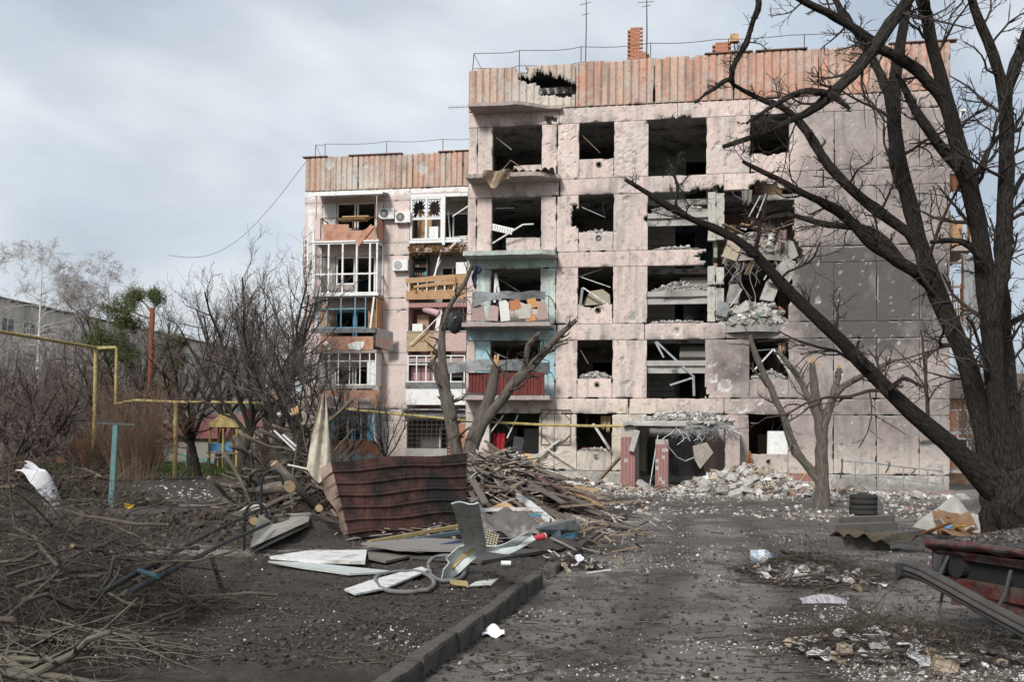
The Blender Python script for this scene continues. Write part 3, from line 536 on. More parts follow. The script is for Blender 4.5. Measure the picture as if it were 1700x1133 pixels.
WH = (.66, .66, .64)
for i, (a, b) in enumerate(ZP):
    a0 = -.2 if i == 0 else a
    wq(0, 1.0, a0, b); wq(4.3, 5.72, a0, b); wq(8.78, WW, a0, b)
    bc = {4: WH, 3: (.30, .27, .25), 2: (.20, .12, .06), 1: (.55, .55, .53), 0: (.08, .26, .40)}[i]
    wq(1.0, 1.75, a0, b, base=bc); wq(3.9, 4.3, a0, b, base=bc); wq(1.75, 2.75 if i > 2 else 3.9, a0, a+.75, base=bc)
    # loggia back wall with its door opening, and cheeks
    lc = {4: (.40, .36, .33), 3: (.50, .47, .43), 2: (.42, .24, .22), 1: (.36, .22, .21), 0: (.16, .14, .13)}[i]; m_l = simple(lc, .9)
    z0, z1 = FL[i]+.002, FL[i+1]-.2
    MB().bx(5.73, 7.1, 1.3, 1.45, z0, z1).build('loggia_wall', m_l, wing); MB().bx(7.1, 8.77, 1.3, 1.45, z0+2.05, z1).build('loggia_wall', m_l, wing); MB().bx(7.75, 8.77, 1.3, 1.45, z0, z0+.8).build('loggia_wall', m_l, wing)
    MB().bx(5.6, 5.72, .31, 1.45, z0, z1).build('loggia_cheek', m_l, wing); MB().bx(8.78, 8.9, .31, 1.45, z0, z1).build('loggia_cheek', m_l, wing)
    mb = MB(); mb.bar((7.14, 1.28, z0), (7.14, 1.28, z0+2.05), .07); mb.bar((7.72, 1.28, z0), (7.72, 1.28, z0+2.05), .07); mb.bar((7.1, 1.28, z0+2.02), (8.77, 1.28, z0+2.02), .07); mb.bar((7.72, 1.28, z0+.82), (8.77, 1.28, z0+.82), .06); mb.build('door_frame', M_WHITE, wing)
    MB().bx(.3, WW, 5.8, 5.95, z0, z1).build('room_wall', M_ROOM[(i+2) % 6], wing); MB().bx(4.9, 5.04, .31, 5.8, z0, z1).build('partition_wall', M_ROOM[i % 6], wing)
for i, (a, b) in enumerate(ZS):
    wq(0, 5.72, a, b); wq(8.78, WW, a, b)
    if i == 4: wq(5.72, 8.78, a+.25, b)
for i, z in enumerate(FL): MB().bx(.02, WW, .31 if i else -.0+.31, 10, z-.2, z).build('floor_slab', M_SLAB, wing); MB().bx(5.73, 8.77, -.05, .305, z-.22, z+.0).build('loggia_slab', M_PINKSLAB if i != 3 else simple((.36, .2, .18)), wing)
for x0, x1 in ((.02, .3),): MB().bx(x0, x1, .31, 11, -.3, 14.95).build('end_wall', MATS['end_wall_pink'], wing)
MB().bx(.02, WW, 11, 11.3, -.3, 16.5).build('rear_wall', MATS['end_wall_pink'], wing)
for i, (u0, u1) in enumerate(((0, 2.93), (2.93, 5.86), (5.86, 8.5), (8.5, WW))): panel('parapet_panel', wing, u0+.01, u1-.01, 14.97, 16.74, -.06, .2, h=.042, hz=.12, prof=ribs(0), colfn=par_col(40+i, .34 if i != 2 else .2), dmgfn=dmg2, edge=.006, chipw=.03)
MB().bx(.0, .15, .15, 11.3, 14.97, 16.74).build('parapet_side', MATS['parapet_side'], wing); MB().bx(.15, WW, .15, 11, 16.4, 16.5).build('roof', M_ROOFING, wing)
for u0, u1 in ((-.12, 1.25), (2.4, 5.3), (7.2, 8.0), (8.05, 9.6)): MB().bx(u0, u1, -.14, .2, 16.745+.02*random.random(), 16.79).build('coping', M_COPE, wing)
# ---- window frames in the openings behind the projecting balconies
for i, (a, b) in enumerate(ZP):
    mb = MB(); m = {0: simple((.12, .33, .46)), 2: simple((.10, .30, .45))}.get(i, M_WHITE)
    for u in (1.8, 2.75, 2.9, 3.85): mb.bar((u, .12, a+(.78 if i <= 2 else .02)), (u, .12, b-.03), .08)
    mb.bar((1.8, .12, b-.05), (3.85, .12, b-.05), .08); mb.bar((1.8, .12, a+.8), (2.75, .12, a+.8), .07); mb.build('window', m, wing)
# ---- projecting balconies, u 0.95..4.35, one metre deep
BU0, BU1, BDp = .95, 4.32, 1.0
ORG = mk('orange_board', (.45, .255, .18), .2, 4., .85, .2, 30., col2=(.36, .17, .11), c2scale=2.5); BRN = mk('brown_board', (.17, .07, .04), .25, 4., .8, .2, 30.); WOODP = mk('varnished_ply', (.34, .17, .06), .25, 5., .7, .1, 30.)
BLU = simple((.15, .29, .37), .6)
def bslab(z): return MB().bx(BU0-.05, BU1+.05, -BDp-.05, -.005, z-.16, z).build('balcony', M_PINKSLAB, wing)
def frames(par, z0, z1, us, hz, m, th=.06, nm='glazing_frame', side=True, y=-BDp):
    mb = MB()
    for u in us: mb.bar((u, y, z0), (u, y, z1), th)
    for z in hz: mb.bar((us[0], y, z), (us[-1], y, z), th*.95)
    if side:
        for z in hz: mb.bar((us[-1], y, z), (us[-1], -.03, z), th*.9); mb.bar((us[0], y, z), (us[0], -.03, z), th*.9)
        mb.bar((us[-1], -.04, z0), (us[-1], -.04, z1), th*.9); mb.bar((us[0], -.04, z0), (us[0], -.04, z1), th*.9)
    return mb.build(nm, m, par)
def board(par, poly, y, m, th=.025, nm='board'): return MB().prism(poly, y, y+th).build(nm, m, par)
def fw(*pts): return [fac(x, y, -BDp, C2) for x, y in pts]
# top balcony: orange boards, tin canopy
b5 = bslab(12.2); board(b5, fw((536, 373), (580, 373), (579, 402), (538, 402)), -1.07, ORG); board(b5, fw((580, 383), (603, 383), (624, 374), (624, 401), (580, 402)), -1.06, ORG); board(b5, fw((590, 402), (596, 410), (622, 378), (617, 373)), -1.12, ORG)
MB().bx(BU1-.02, BU1+.03, -1., -.02, 12.25, 13.2).build('side_board', ORG, b5); frames(b5, 12.2, 13.3, [BU0+.35, 2.2, 3.0, BU1], [13.28], M_RUST, .045, 'railing')
mb = MB(); mb.sheet(lambda a, b: (BU0-.1+3.75*a, -1.25+1.2*b, 14.48+.25*b+.0*a), 8, 3, .05); mb.build('canopy', M_GREYTIN, b5); MB().bx(BU0-.1, BU1+.33, -1.3, -1.25, 14.38, 14.5).build('canopy_fascia', M_WHITE, b5)
mb = MB()
for u in (BU0+.15, BU1): mb.bar((u, -1.15, 13.2), (u, -1.2, 14.42), .05)
mb.build('canopy_post', simple((.45, .33, .30)), b5)
for k in range(3): MB().bx(2.2+.1*k, 3.6+.1*k, -.9, -.4, 13.2+.07*k, 13.26+.07*k).build('stored_board', M_RAWWOOD, b5)
# fourth storey: white glazing without panes
b4 = bslab(9.36); frames(b4, 9.38, 12.02, [BU0+.03, 1.75, 2.5, 3.25, 3.95, BU1], [9.42, 10.4, 11.98], M_WHITE, .085); MB().bx(BU0-.1, BU1+.12, -1.12, -1.02, 9.26, 9.4).build('sill', M_WHITE, b4); MB().bx(BU0-.1, BU1+.1, -1.1, -1.0, 12.02, 12.1).build('head_board', M_WHITE, b4)
sf = MB(); A0 = np.array([.93, -1.02]); A1 = np.array([.02, -.2])
for t in (0, .5, 1): p = A0+(A1-A0)*t; sf.bar((p[0], p[1], 9.5-.15*t), (p[0], p[1], 12.75-.25*t), .09 if t == 0 else .07)
for z in np.linspace(9.5, 12.7, 7): sf.bar((*A0, z), (*A1, z-.2), .06)
sf.build('side_glazing', M_WHITE, b4)
glassm = mk('dirty_glass', (.55, .6, .62), .1, 3., .1, 0, trans=.0, spec=.6); gm = MATS['dirty_glass'].node_tree; gm.nodes['Principled BSDF'].inputs['Alpha'].default_value = .35
MB().add([(A0[0], A0[1], 9.5), (A0[0]-.43, A0[1]+.39, 9.42), (A0[0]-.43, A0[1]+.39, 12.5), (A0[0], A0[1], 12.6)], [[0, 1, 2, 3]]).build('pane', glassm, b4)
# third: orange boards with torn foam, blue window, ply sides
b3 = bslab(6.52); board(b3, fw((533, 559), (620, 559), (620, 583), (533, 583)), -1.05, ORG); MB().bx(BU0-.05, BU1+.0, -1.12, -1.0, 7.38, 7.62).build('cap_board', M_GREYTIN, b3)
for pts in (fw((537, 570), (543, 567), (550, 575), (549, 582), (543, 579)), fw((578, 572), (590, 568), (606, 567), (604, 576), (598, 582), (581, 580))): board(b3, pts, -1.075, simple((.75, .75, .73)), .02, 'torn_foam')
frames(b3, 7.62, 9.2, [BU0+.3, 1.7, 2.45, 3.2, 3.75], [7.66, 8.62], BLU, .06); MB().bx(BU1-.02, BU1+.02, -.98, -.02, 7.6, 9.15).build('side_board', WOODP, b3); MB().bx(1.3, 1.7, -.9, -.86, 7.6, 9.0).build('side_board', WOODP, b3); MB().bx(3.65, 4.2, -.3, -.26, 7.6, 9.15).build('side_board', WOODP, b3)
mb = MB(); mb.sheet(lambda a, b: (BU1+.0+.75*a, -1.02+.5*a, 6.7+.95*b-.2*a), 6, 5, .03); mb.build('bent_cladding', mk('tin_over_orange', (.2, .2, .2), .3, 5., .6, .2, 30., .2, col2=(.36, .17, .11), c2scale=2.), b3)
MB().bar((BU1-.3, -1.05, 7.5), (BU1-.12, -1.0, 9.25), .09).build('drain_pipe', M_WHITE, b3)
# second: orange lower boards, white sashes
b2 = bslab(3.7); MB().bx(BU0-.05, BU1, -1.06, -1.0, 4.55, 4.72).build('cap_board', M_CONC, b2)
board(b2, fw((522, 649), (630, 648), (630, 672), (618, 674), (612, 660), (600, 662), (592, 674), (572, 674), (570, 660), (548, 658), (540, 664), (522, 660)), -1.05, ORG)
frames(b2, 4.72, 6.4, [BU0+.35, 1.85, 2.35, 2.95, 3.5, 4.0, BU1], [4.75, 5.95, 6.38], M_WHITE, .055); MB().bx(BU1-.03, BU1+.02, -.98, -.02, 4.7, 6.35).build('side_board', M_WHITE, b2); MB().bx(BU0-.02, BU0+.35, -1.0, -.95, 4.7, 6.3).build('side_board', M_WHITE, b2); MB().bx(BU1-.45, BU1-.05, -.99, -.96, 4.72, 5.9).build('side_board', M_WHITE, b2)
# first: blue frame over torn brown boards
b1 = bslab(.85); board(b1, fw((545, 732), (630, 732), (630, 757), (620, 757), (612, 749), (604, 757), (585, 751), (580, 760), (571, 748), (560, 758), (546, 752)), -1.05, BRN); board(b1, fw((546, 735), (630, 735), (630, 775), (546, 775)), -1.0, simple((.12, .16, .16)), .02, 'inner_board')
frames(b1, 1.7, 3.4, [BU0+.4, 2.1, 2.9, 3.6, BU1], [1.75, 3.36], BLU, .07); MB().bx(BU1-.03, BU1+.02, -.98, -.02, 1.7, 3.4).build('side_board', simple((.09, .30, .44)), b1); MB().bx(BU1-.4, BU1-.06, -.98, -.95, 1.72, 3.3).build('side_board', simple((.09, .30, .44)), b1)
MB().bx(BU0-.1, BU1+.15, -1.25, 0, 3.42, 3.47).build('shade_roof', M_GREYTIN, b1)
# ---- recessed loggias, u 5.73..8.77
l5 = MB().bx(5.73, 8.77, -.09, .02, 12.08, 12.22).build('loggia', M_WHITE, wing)
frames(l5, 12.24, 14.42, [5.82, 6.62, 7.42], [12.28, 13.32, 14.38], M_WHITE, .09, y=-.05, side=False); MB().bar((7.55, -.08, 11.95), (7.55, -.08, 14.55), .14).build('mullion', M_WHITE, l5); MB().bx(5.76, 8.77, -.1, .0, 14.43, 14.6).build('head_board', M_WHITE, l5)
gm2 = mk('broken_pane', (.62, .66, .68), .1, 3., .15, 0, spec=.5)
for x0, x1 in ((5.87, 6.57), (6.67, 7.37)):      # jagged glass left in the sash
    z0, z1 = 13.38, 14.33; k = 16; mb = MB()
    pts = [(x0+(x1-x0)*t, z0) for t in np.linspace(0, 1, 5)]+[(x1, z0+(z1-z0)*t) for t in np.linspace(0, 1, 5)[1:]]+[(x1-(x1-x0)*t, z1) for t in np.linspace(0, 1, 5)[1:]]+[(x0, z1-(z1-z0)*t) for t in np.linspace(0, 1, 5)[1:-1]]
    cx, cz = (x0+x1)/2, (z0+z1)/2; n = len(pts)
    for i in range(n):
        (a, b), (c_, d_2) = pts[i], pts[(i+1) % n]; q = .12+.4*rg.random(); mx_, mz = (a+c_)/2, (b+d_2)/2; mb.add([(a, -.05, b), (c_, -.05, d_2), (mx_+(cx-mx_)*q, -.05, mz+(cz-mz)*q)], None, [[0, 1, 2]])
    mb.build('glass_shards', gm2, l5)
MB().bx(5.95, 6.7, .7, 1.25, 12.25, 14.0).build('cabinet', WOODP, l5); MB().bx(6.5, 7.2, .1, .6, 12.3, 12.95).build('mattress', M_WHITE, l5)
mb = MB(); mb.bar((7.6, .0, 12.3), (8.75, -.1, 12.25), .1); mb.bar((7.8, .3, 12.3), (7.62, .5, 13.8), .06); mb.bar((8.0, -.1, 13.4), (9.3, -.4, 14.1), .05); mb.build('torn_frame', M_WHITE, l5)
l4 = MB().bx(5.6, 8.75, -.1, .02, 9.18, 9.66).build('loggia', WOODP, wing); board(l4, fw((679, 470), (752, 459), (768, 459), (766, 466), (750, 467), (679, 474)), -.14, WOODP, .03)
MATS['varnished_ply'].node_tree.nodes['RGB'].outputs[0].default_value = (.40, .25, .135, 1)
board(l4, [(5.58, 10.28), (8.0, 10.42), (8.75, 10.4), (8.75, 10.08), (8.0, 10.15), (5.58, 10.0)], -.12, WOODP, .04); board(l4, [(8.15, 9.66), (8.75, 9.66), (8.75, 10.1), (8.15, 10.05)], -.1, WOODP, .03)
mb = MB()
for u in np.linspace(5.75, 8.1, 6): mb.bar((u, -.08, 9.6), (u, -.08, 10.3), .06)
mb.build('railing', M_WHITE, l4)
sh = MB()
for z in (10.5, 10.95, 11.4): sh.bx(5.75, 6.5, .55, .95, z, z+.03)
sh.bx(6.5, 6.56, .5, .95, 9.3, 11.8); sh.bx(5.74, 6.5, .95, .98, 9.3, 11.8); sh.build('shelf', M_DARKMETAL, l4)
for z in (10.53, 10.98, 11.43):
    for u in np.linspace(5.85, 6.4, 5): cc = [(.4, .12, .08), (.1, .4, .4), (.3, .3, .28), (.2, .1, .05), (.35, .3, .2)][rg.integers(5)]; r = .04+.03*rg.random(); MB().tube([(u, .7, z), (u, .7, z+.1), (u, .7, z+.13+.08*rg.random())], [r, r, r*.7], 8).build('jar', simple(cc, .4), l4)
MB().bx(8.2, 8.75, -.05, .3, 10.45, 11.05).build('white_box', M_WHITE, l4)
mb = MB(); mb.bar((7.05, .0, 10.3), (7.3, .2, 11.6), .07); mb.bar((6.75, .6, 10.2), (7.3, .4, 11.3), .05); mb.bar((7.9, -.3, 11.7), (8.5, -.25, 12.3), .06); mb.build('fallen_slat', M_WHITE, l4)
l3 = MB().bx(5.65, 7.1, -.06, .1, 6.52, 7.5).build('loggia', mk('yellow_brick', (.42, .32, .2), .3, 18., .9, .5, 40., col2=(.3, .2, .12)), wing); MB().bx(7.1, 8.77, -.06, .1, 6.52, 7.5).build('parapet_wall', simple((.48, .36, .33), .9), l3)
MB().bx(5.62, 8.77, -.1, .12, 7.5, 7.56).build('cap_board', M_CONC, l3); MB().bx(5.9, 6.45, .1, .6, 7.58, 7.95).build('white_box', M_WHITE, l3); MB().bx(6.0, 6.6, .7, 1.2, 7.58, 8.5).build('cabinet', simple((.38, .24, .18)), l3)
mb = MB(); mb.tube([(6.5, .2, 8.75), (7.3, .1, 8.45)], [.2, .17], 14); mb.build('rolled_mat', simple((.55, .36, .38), .7), l3); mb = MB(); mb.bar((5.9, -.2, 6.85), (7.6, -.3, 8.45), .045); mb.bar((7.2, .1, 7.6), (7.4, .2, 9.0), .2, .06); mb.build('torn_frame', M_WHITE, l3)
l2 = MB().bx(5.65, 8.77, -.06, .04, 3.78, 4.62).build('loggia', M_WHITE, wing); MB().bx(5.62, 8.8, -.1, .1, 4.62, 4.92).build('cap_board', M_GREYTIN, l2); frames(l2, 4.92, 6.3, [5.75, 6.2, 6.7, 7.1, 7.55, 8.0, 8.7], [4.96, 5.85, 6.28], M_WHITE, .06, y=-.05, side=False)
MB().bx(5.8, 7.1, .35, .38, 4.9, 6.2).build('curtain', simple((.36, .22, .22), .9), l2); MB().bx(5.5, 8.9, -.35, .05, 3.5, 3.56).build('shade_roof', M_GALV, l2); MB().bx(5.6, 8.8, -.12, .02, 3.15, 3.45).build('shade_beam', M_GREYTIN, l2)
l1 = MB().bx(5.65, 7.85, -.06, .1, .6, 1.55).build('loggia', M_CONC, wing); mb = MB()
for u in np.linspace(5.75, 7.8, 9): mb.bar((u, -.03, 1.5), (u, -.03, 3.0), .02)
for z in np.linspace(1.6, 3.0, 7): mb.bar((5.7, -.03, z), (7.85, -.03, z), .02)
mb.build('window_grille', M_DARKMETAL, l1)
brk_m = mk('red_brick', (.42, .2, .13), .25, 9., .9, .3, 40.)
brick_me = MB().box((0, 0, 0), (.24, .12, .068)).mesh('brick', brk_m)
for r_ in range(28):
    for k in range(4):
        obj('brick', brick_me, wing, (7.98+k*.25+(.12 if r_ % 2 else 0), .03+.006*rg.normal(), .65+r_*.08))
MB().bx(7.87, 8.98, .06, .2, .55, 2.9).build('brick_backing', M_CONC, wing)
# ---- outdoor air-conditioner units
def ac(px, py, lab, fan):
    u, z = fac(px, py, -.35, C2); r = thing('air_conditioner', lab, 'air conditioner', W(u, -.18, z-.28, C2), -TH, 'outdoor units on the wing wall')
    mb = MB(); mb.bx(-.4, .4, -.15, .15, 0, .55); mb.build('casing', M_WHITE, r); MB().tube([(-.12, -.155, .28), (-.12, -.17, .28)], [.22, .22], 22).build('fan_grille', M_DARKMETAL if fan else M_GALV, r)
    mb = MB()
    for a in np.linspace(0, np.pi, 7)[:-1]: mb.bar((-.12-.2*math.cos(a), -.176, .28-.2*math.sin(a)), (-.12+.2*math.cos(a), -.176, .28+.2*math.sin(a)), .012)
    mb.build('grille_wire', M_GALV, r); MB().bx(-.3, -.26, -.13, .16, -.05, 0).build('bracket', M_DARKMETAL, r); MB().bx(.26, .3, -.13, .16, -.05, 0).build('bracket', M_DARKMETAL, r)
ac(641, 354, 'white outdoor unit close beside the top canopied balcony', 1); ac(668, 360, 'white outdoor unit next to the broken-glass loggia', 1); ac(664, 440, 'white outdoor unit alone on the wall beside the jar shelf', 0)
# ================================================================== roof fittings
def roofrail(C, posts, zt, hh, lab, H2=.75):
    r = thing('roof_railing', lab, 'railing', W(posts[0][0], .1, zt, C), -TH)
    pts = []
    for i, (u, l) in enumerate(posts):
        x = u-posts[0][0]; MB().tube([(x, 0, 0), (x+l, 0, hh)], [.018, .018], 6).build('post', M_RUST, r); pts.append((x+l, 0, hh))
    for k, q in ((1, 0), (.28, 1)):
        P = []
        for i in range(len(pts)-1):
            a, b = np.array(pts[i])*[1, 1, k], np.array(pts[i+1])*[1, 1, k]
            for t in np.linspace(0, 1, 7)[:-1]: p = a+(b-a)*t; p[2] += -.05*math.sin(math.pi*t)+.02*math.sin(5*t+i); P.append(p)
        P.append(np.array(pts[-1])*[1, 1, k]); MB().tube(P, [.013]*len(P), 5).build('wire', M_RUST, r)
    MB().tube([np.array(pts[0]), (.35, .05, .25), (.75, .1, .0)], [.012]*3, 5).build('stay_wire', M_RUST, r)
roofrail(C1, [(.1, .06), (2.0, .0), (4.45, 0), (7.15, 0), (10.1, 0), (12.9, 0), (15.6, 0)], 16.5, .85, 'sagging wire railing along the roof edge of the shelled block'); roofrail(C2, [(.5, .03), (1.05, 0), (4.4, 0), (7.4, 0), (9.8, 0)], 16.5, .95, 'sagging wire railing along the roof edge of the wing')
def chimney(px, py, Y, w_, h_, lab, ruin, zb=16.5):
    u, z = fac(px, py, Y); r = thing('chimney', lab, 'chimney', W(u, Y, zb, C1), -TH); n = int((z-zb+h_)/.078)
    for k in range(n):
        for a, (dx, dy) in enumerate(((-.25, -.19), (0, -.19), (.25, -.19), (-.31, .06), (.31, .06))):
            if dx*w_ > .1 and k > n*.45*(1+.3*math.sin(k*7)) and ruin: continue
            o = obj('brick', brick_me, r, (dx*w_+(.06 if k % 2 else -.06), dy*w_, .04+k*.078+.004*rg.normal()), (0, 0, .04*rg.normal()+(math.pi/2 if a > 2 else 0)))
    MB().bx(-.33*w_, .33*w_, -.15*w_, .2, 0, n*.078*(.5 if ruin else .8)).build('mortar_core', M_CONC, r); return r
chimney(1060, 90, 1.6, 1.0, 1.05, 'ragged brick chimney stub half broken away on the roof', True); chimney(1198, 85, 1.6, .75, .35, 'low stub of loose bricks on the roof edge', False)
def antenna(px, py, top, Y, lab, arms, r_=.022):
    u, z = fac(px, py, Y); z1 = fac(px, top, Y)[1]; r = thing('antenna', lab, 'antenna', W(u, Y, 16.5, C1), -TH); MB().tube([(0, 0, 0), (.02, 0, (z1-16.5)*.5), (0, 0, z1-16.5)], [r_, r_, r_*.7], 6).build('mast', M_DARKMETAL, r)
    for f_, l, v in arms: MB().bar((-l, 0, (z1-16.5)*f_), (l*.8, .0, (z1-16.5)*f_+v), .02).build('arm', M_DARKMETAL, r)
    return r
antenna(972, 95, -35, .6, 'tall thin aerial mast beside the hole in the parapet', [(.73, .25, .08), (.62, .16, .05), (.8, .12, .02)]); antenna(1073, 90, -2, 1.2, 'aerial mast rising behind the ragged brick chimney', [(.96, .35, 0), (.9, .2, .05)], .03); 
r = antenna(1219, 85, 55, 1.4, 'short pole with a wooden box on the roof edge', [], .03); MB().box((0, 0, 1.35), (.34, .3, .3), jit=.01).build('wooden_box', M_RAWWOOD, r)
u, z = fac(742, 178, .5); r = thing('antenna', 'comb aerial sticking out sideways from the corner of the block', 'antenna', W(-.02, .5, z-.02, C1), -TH); mb = MB(); mb.bar((0, 0, 0), (-.95, 0, 0), .02)
for k in range(9): mb.bar((-.1-.1*k, 0, -.09), (-.1-.1*k, 0, .09), .01)
mb.build('comb', M_DARKMETAL, r)
# loose wire from the wing's parapet corner down to the trees
P0 = W(0, 0, 16.5, C2); P1 = atY(280, 424, 66.); t = np.linspace(0, 1, 24); Pw = P0[None]+(P1-P0)[None]*t[:, None]; Pw[:, 2] -= 1.9*np.sin(np.pi*t); MB().tube(Pw, [.014]*24, 4).at('overhead_wire', M_WIRE, 'thin wire sagging from the wing parapet corner towards the trees', 'wire')
# ================================================================== entrance, plinth fittings, east balconies
ent = thing('entrance_porch', 'collapsed entrance porch with red-tiled pillars and rubble on its canopy', 'porch', W(8.2, -1.2, 0), -TH)
def EL(u, y, z): return (u-8.2, y+1.2, z)
M_TILE = mk('red_tile', (.27, .125, .12), .35, 14., .45, .1, 40.); M_GROUT = mk('grout', (.40, .36, .33), .2, 8., .9, .3, 40.)
PY = -2.3
(pa, _), (pb, _), (pc, _), (pd, _) = fac(1030, 790, PY), fac(1054, 790, PY), fac(1088, 790, PY), fac(1109, 790, PY)
for k, (x0, x1, yb) in enumerate(((pa, pb, PY+.55), (pc, pd, PY+1.7))):
    p_ = MB().bx(*[t-8.2 for t in (x0, x1)], PY+1.2, yb+1.2, 0, 2.42 if k == 0 else 1.98).build('pillar', M_GROUT, ent); n = 4
    tw = (x1-x0)/n; mb = MB()
    for i in range(n):
        for j in range(15 if k == 0 else 13):
            if rg.random() < (.05 if k == 0 else .09) or (k == 1 and j > 10 and rg.random() < .3): continue
            mb.bx(x0-8.2+i*tw+.008, x0-8.2+(i+1)*tw-.008, PY+1.2-.012, PY+1.2+.01, .12+j*.13, .12+j*.13+.118)
    o = mb.build('tiles', M_TILE, p_); o['kind'] = 'stuff'
    mb = MB()
    for i in range(3):
        for j in range(15 if k == 0 else 13):
            if rg.random() < .06: continue
            mb.bx((x1-8.2)-.01, (x1-8.2)+.012, PY+1.2+.02+i*.17, PY+1.2+.18+i*.17, .12+j*.13, .12+j*.13+.118)
    if k == 0: o = mb.build('side_tiles', M_TILE, p_); o['kind'] = 'stuff'
(ca, cz), (cb, _) = fac(1034, 712, PY), fac(1205, 712, PY)
panel('porch_canopy', ent, ca-8.2, cb-8.2-.35, 2.46, 2.66, PY-.25+1.2, 2.45, h=.06, colfn=col1(5, (.36, .345, .31), False), bites=[[(.3, 2.4), (.6, 2.58), (1.2, 2.52), (1.7, 2.6), (2.2, 2.5), (2.2, 2.3), (.3, 2.3)]], ragged=.05)
MB().bx(10.0-8.2, 10.5-8.2, -1.0, 1.15, 0, 2.5).build('side_wall', mk('porch_wall', (.40, .33, .31), .25, 4., .9, .4, 20.), ent)
MB().bx(6.75-8.2, 6.9-8.2, -.6, 1.19, 0, 2.42).build('side_wall', M_CONC, ent)
MB().bx(6.6-8.2, 10.3-8.2, 1.6, 1.75, 0, 2.9).build('rear_wall', M_ROOM[3], ent); MB().bx(7.15-8.2, 7.95-8.2, 1.55, 1.6, .2, 2.1).build('doorway_shade_slab', M_ROOFING, ent)  # solid dark slab on the rear wall, painted shade of an open doorway
mb = MB(); 
for k in range(90):      # bent reinforcing bars hanging from the torn canopy edge
    x = rg.uniform(.0, 2.05); y0 = PY-.2+1.2+rg.uniform(-.05, .3); L_ = rg.uniform(.2, .75); a = rg.normal(0, .35); t = np.linspace(0, 1, 6)
    P = np.stack([x+a*t+.18*np.sin(t*5+k)*t, y0-.25*t*rg.random()+0*t, 2.48-L_*t**1.3+.18*t*t*rg.random()], -1); mb.tube(P, [.009]*6, 4, False)
o = mb.build('rebar', M_GALV, ent); o['kind'] = 'stuff'
mb = MB(); pts = [(fac(*p, PY)[0]-8.2, fac(*p, PY)[1]) for p in ((1150, 741), (1173, 735), (1184, 752), (1162, 779), (1153, 763))]; mb.prism(pts, PY+.85, PY+.97); mb.build('hanging_slab', mk('broken_slab', (.30, .27, .225), .3, 5., .95, .6, 24.), ent)
MB().bar(EL(*fac(1058, 715, PY-.1)[:1], PY-.1, fac(1058, 715, PY)[1]), EL(fac(1048, 750, PY-.1)[0], PY-.15, fac(1048, 750, PY)[1]), .2, .12).build('hanging_beam', M_CONC, ent)
MB().bar(EL(fac(1092, 722, PY)[0], PY+.2, fac(1092, 722, PY)[1]), EL(fac(1078, 806, PY)[0], PY-.2, .15), .03).build('hanging_cable', M_GALV, ent)
mb = MB(); P = [EL(fac(x, y, PY)[0], PY-.1, fac(x, y, PY)[1]) for x, y in ((1102, 728), (1112, 745), (1125, 760), (1138, 766), (1152, 760))]; mb.tube(P, [.02]*5, 6); mb.build('hanging_cable', M_GALV, ent)
t = np.linspace(0, 2*np.pi, 15); mb = MB(); x, z = fac(1211, 748, PY+.3); mb.tube([EL(x+.13*math.cos(a), PY+.3, z+.22*math.sin(a)) for a in t], [.035]*15, 8, False); mb.build('hanging_hose', M_WHITE, ent)
# low walls and the handrail along the plinth
def facbox(name, px0, px1, py0, py1, off, dep, m, lab, cat, jit=.01):
    (u0, z1), (u1, z0) = fac(px0, py0, off), fac(px1, py1, off); mb = MB(); mb.box((0, 0, (z1+max(z0, -.1))/2), (u1-u0, dep, z1-max(z0, -.1)), jit=jit); o = mb.build(name, m, None, loc=W((u0+u1)/2, off+dep/2, 0), rot=(0, 0, -TH)); return tag(o, lab, cat)
facbox('low_wall', 1316, 1582, 811, 834, -1.5, .35, mk('pink_kerb', (.26, .205, .19), .25, 5., .9, .4, 25.), 'low pinkish concrete kerb wall running in front of the sooty wall base', 'wall')
hr = thing('handrail', 'grey tubular handrail standing askew in front of the sooty wall base', 'handrail', W(fac(1395, 800, -1.0)[0], -1.0, 0), -TH); h0 = fac(1395, 800, -1.)[0]
P = [(*fac(x, y, -1.),) for x, y in ((1395, 765), (1420, 767), (1458, 770), (1500, 776), (1540, 780), (1565, 783))]
MB().tube([(u-h0, 0, z) for u, z in P], [.028]*6, 8).build('top_rail', M_GALV, hr); MB().tube([(u-h0, 0, z-.45) for u, z in P], [.022]*6, 8).build('lower_rail', M_GALV, hr)
for u, z in P[1:]: MB().tube([(u-h0, 0, .1), (u-h0, 0, z)], [.024, .024], 8).build('post', M_GALV, hr)
for (x, y, x2, y2) in ((1395, 795, 1398, 762), (1470, 786, 1477, 768), (1512, 788, 1520, 779)): (a, b), (c_, d_2) = fac(x, y, -1.1), fac(x2, y2, -1.1); MB().tube([(a-h0, -.1, b), ((a+c_)/2-h0+.03, -.12, (b+d_2)/2), (c_-h0, -.1, d_2)], [.03]*3, 6).build('bent_strut', M_DARKMETAL, hr)
tw = thing('tiled_wall', 'short red-tiled wall stub behind the lopped tree', 'wall', W(fac(1330, 800, -.9)[0], -.9, 0), -TH); MB().bx(-.45, .5, 0, .3, 0, .82).build('core', M_GROUT, tw); mb = MB()
for i in range(7):
    for j in range(6):
        if rg.random() > .1: mb.bx(-.44+i*.133, -.32+i*.133, -.012, .01, .05+j*.128, .165+j*.128)
o = mb.build('tiles', M_TILE, tw); o['kind'] = 'stuff'
facbox('cellar_step', 1300, 1380, 800, 812, -1.2, .6, M_CONC, 'broken concrete step under the tiled wall stub', 'step', .03)
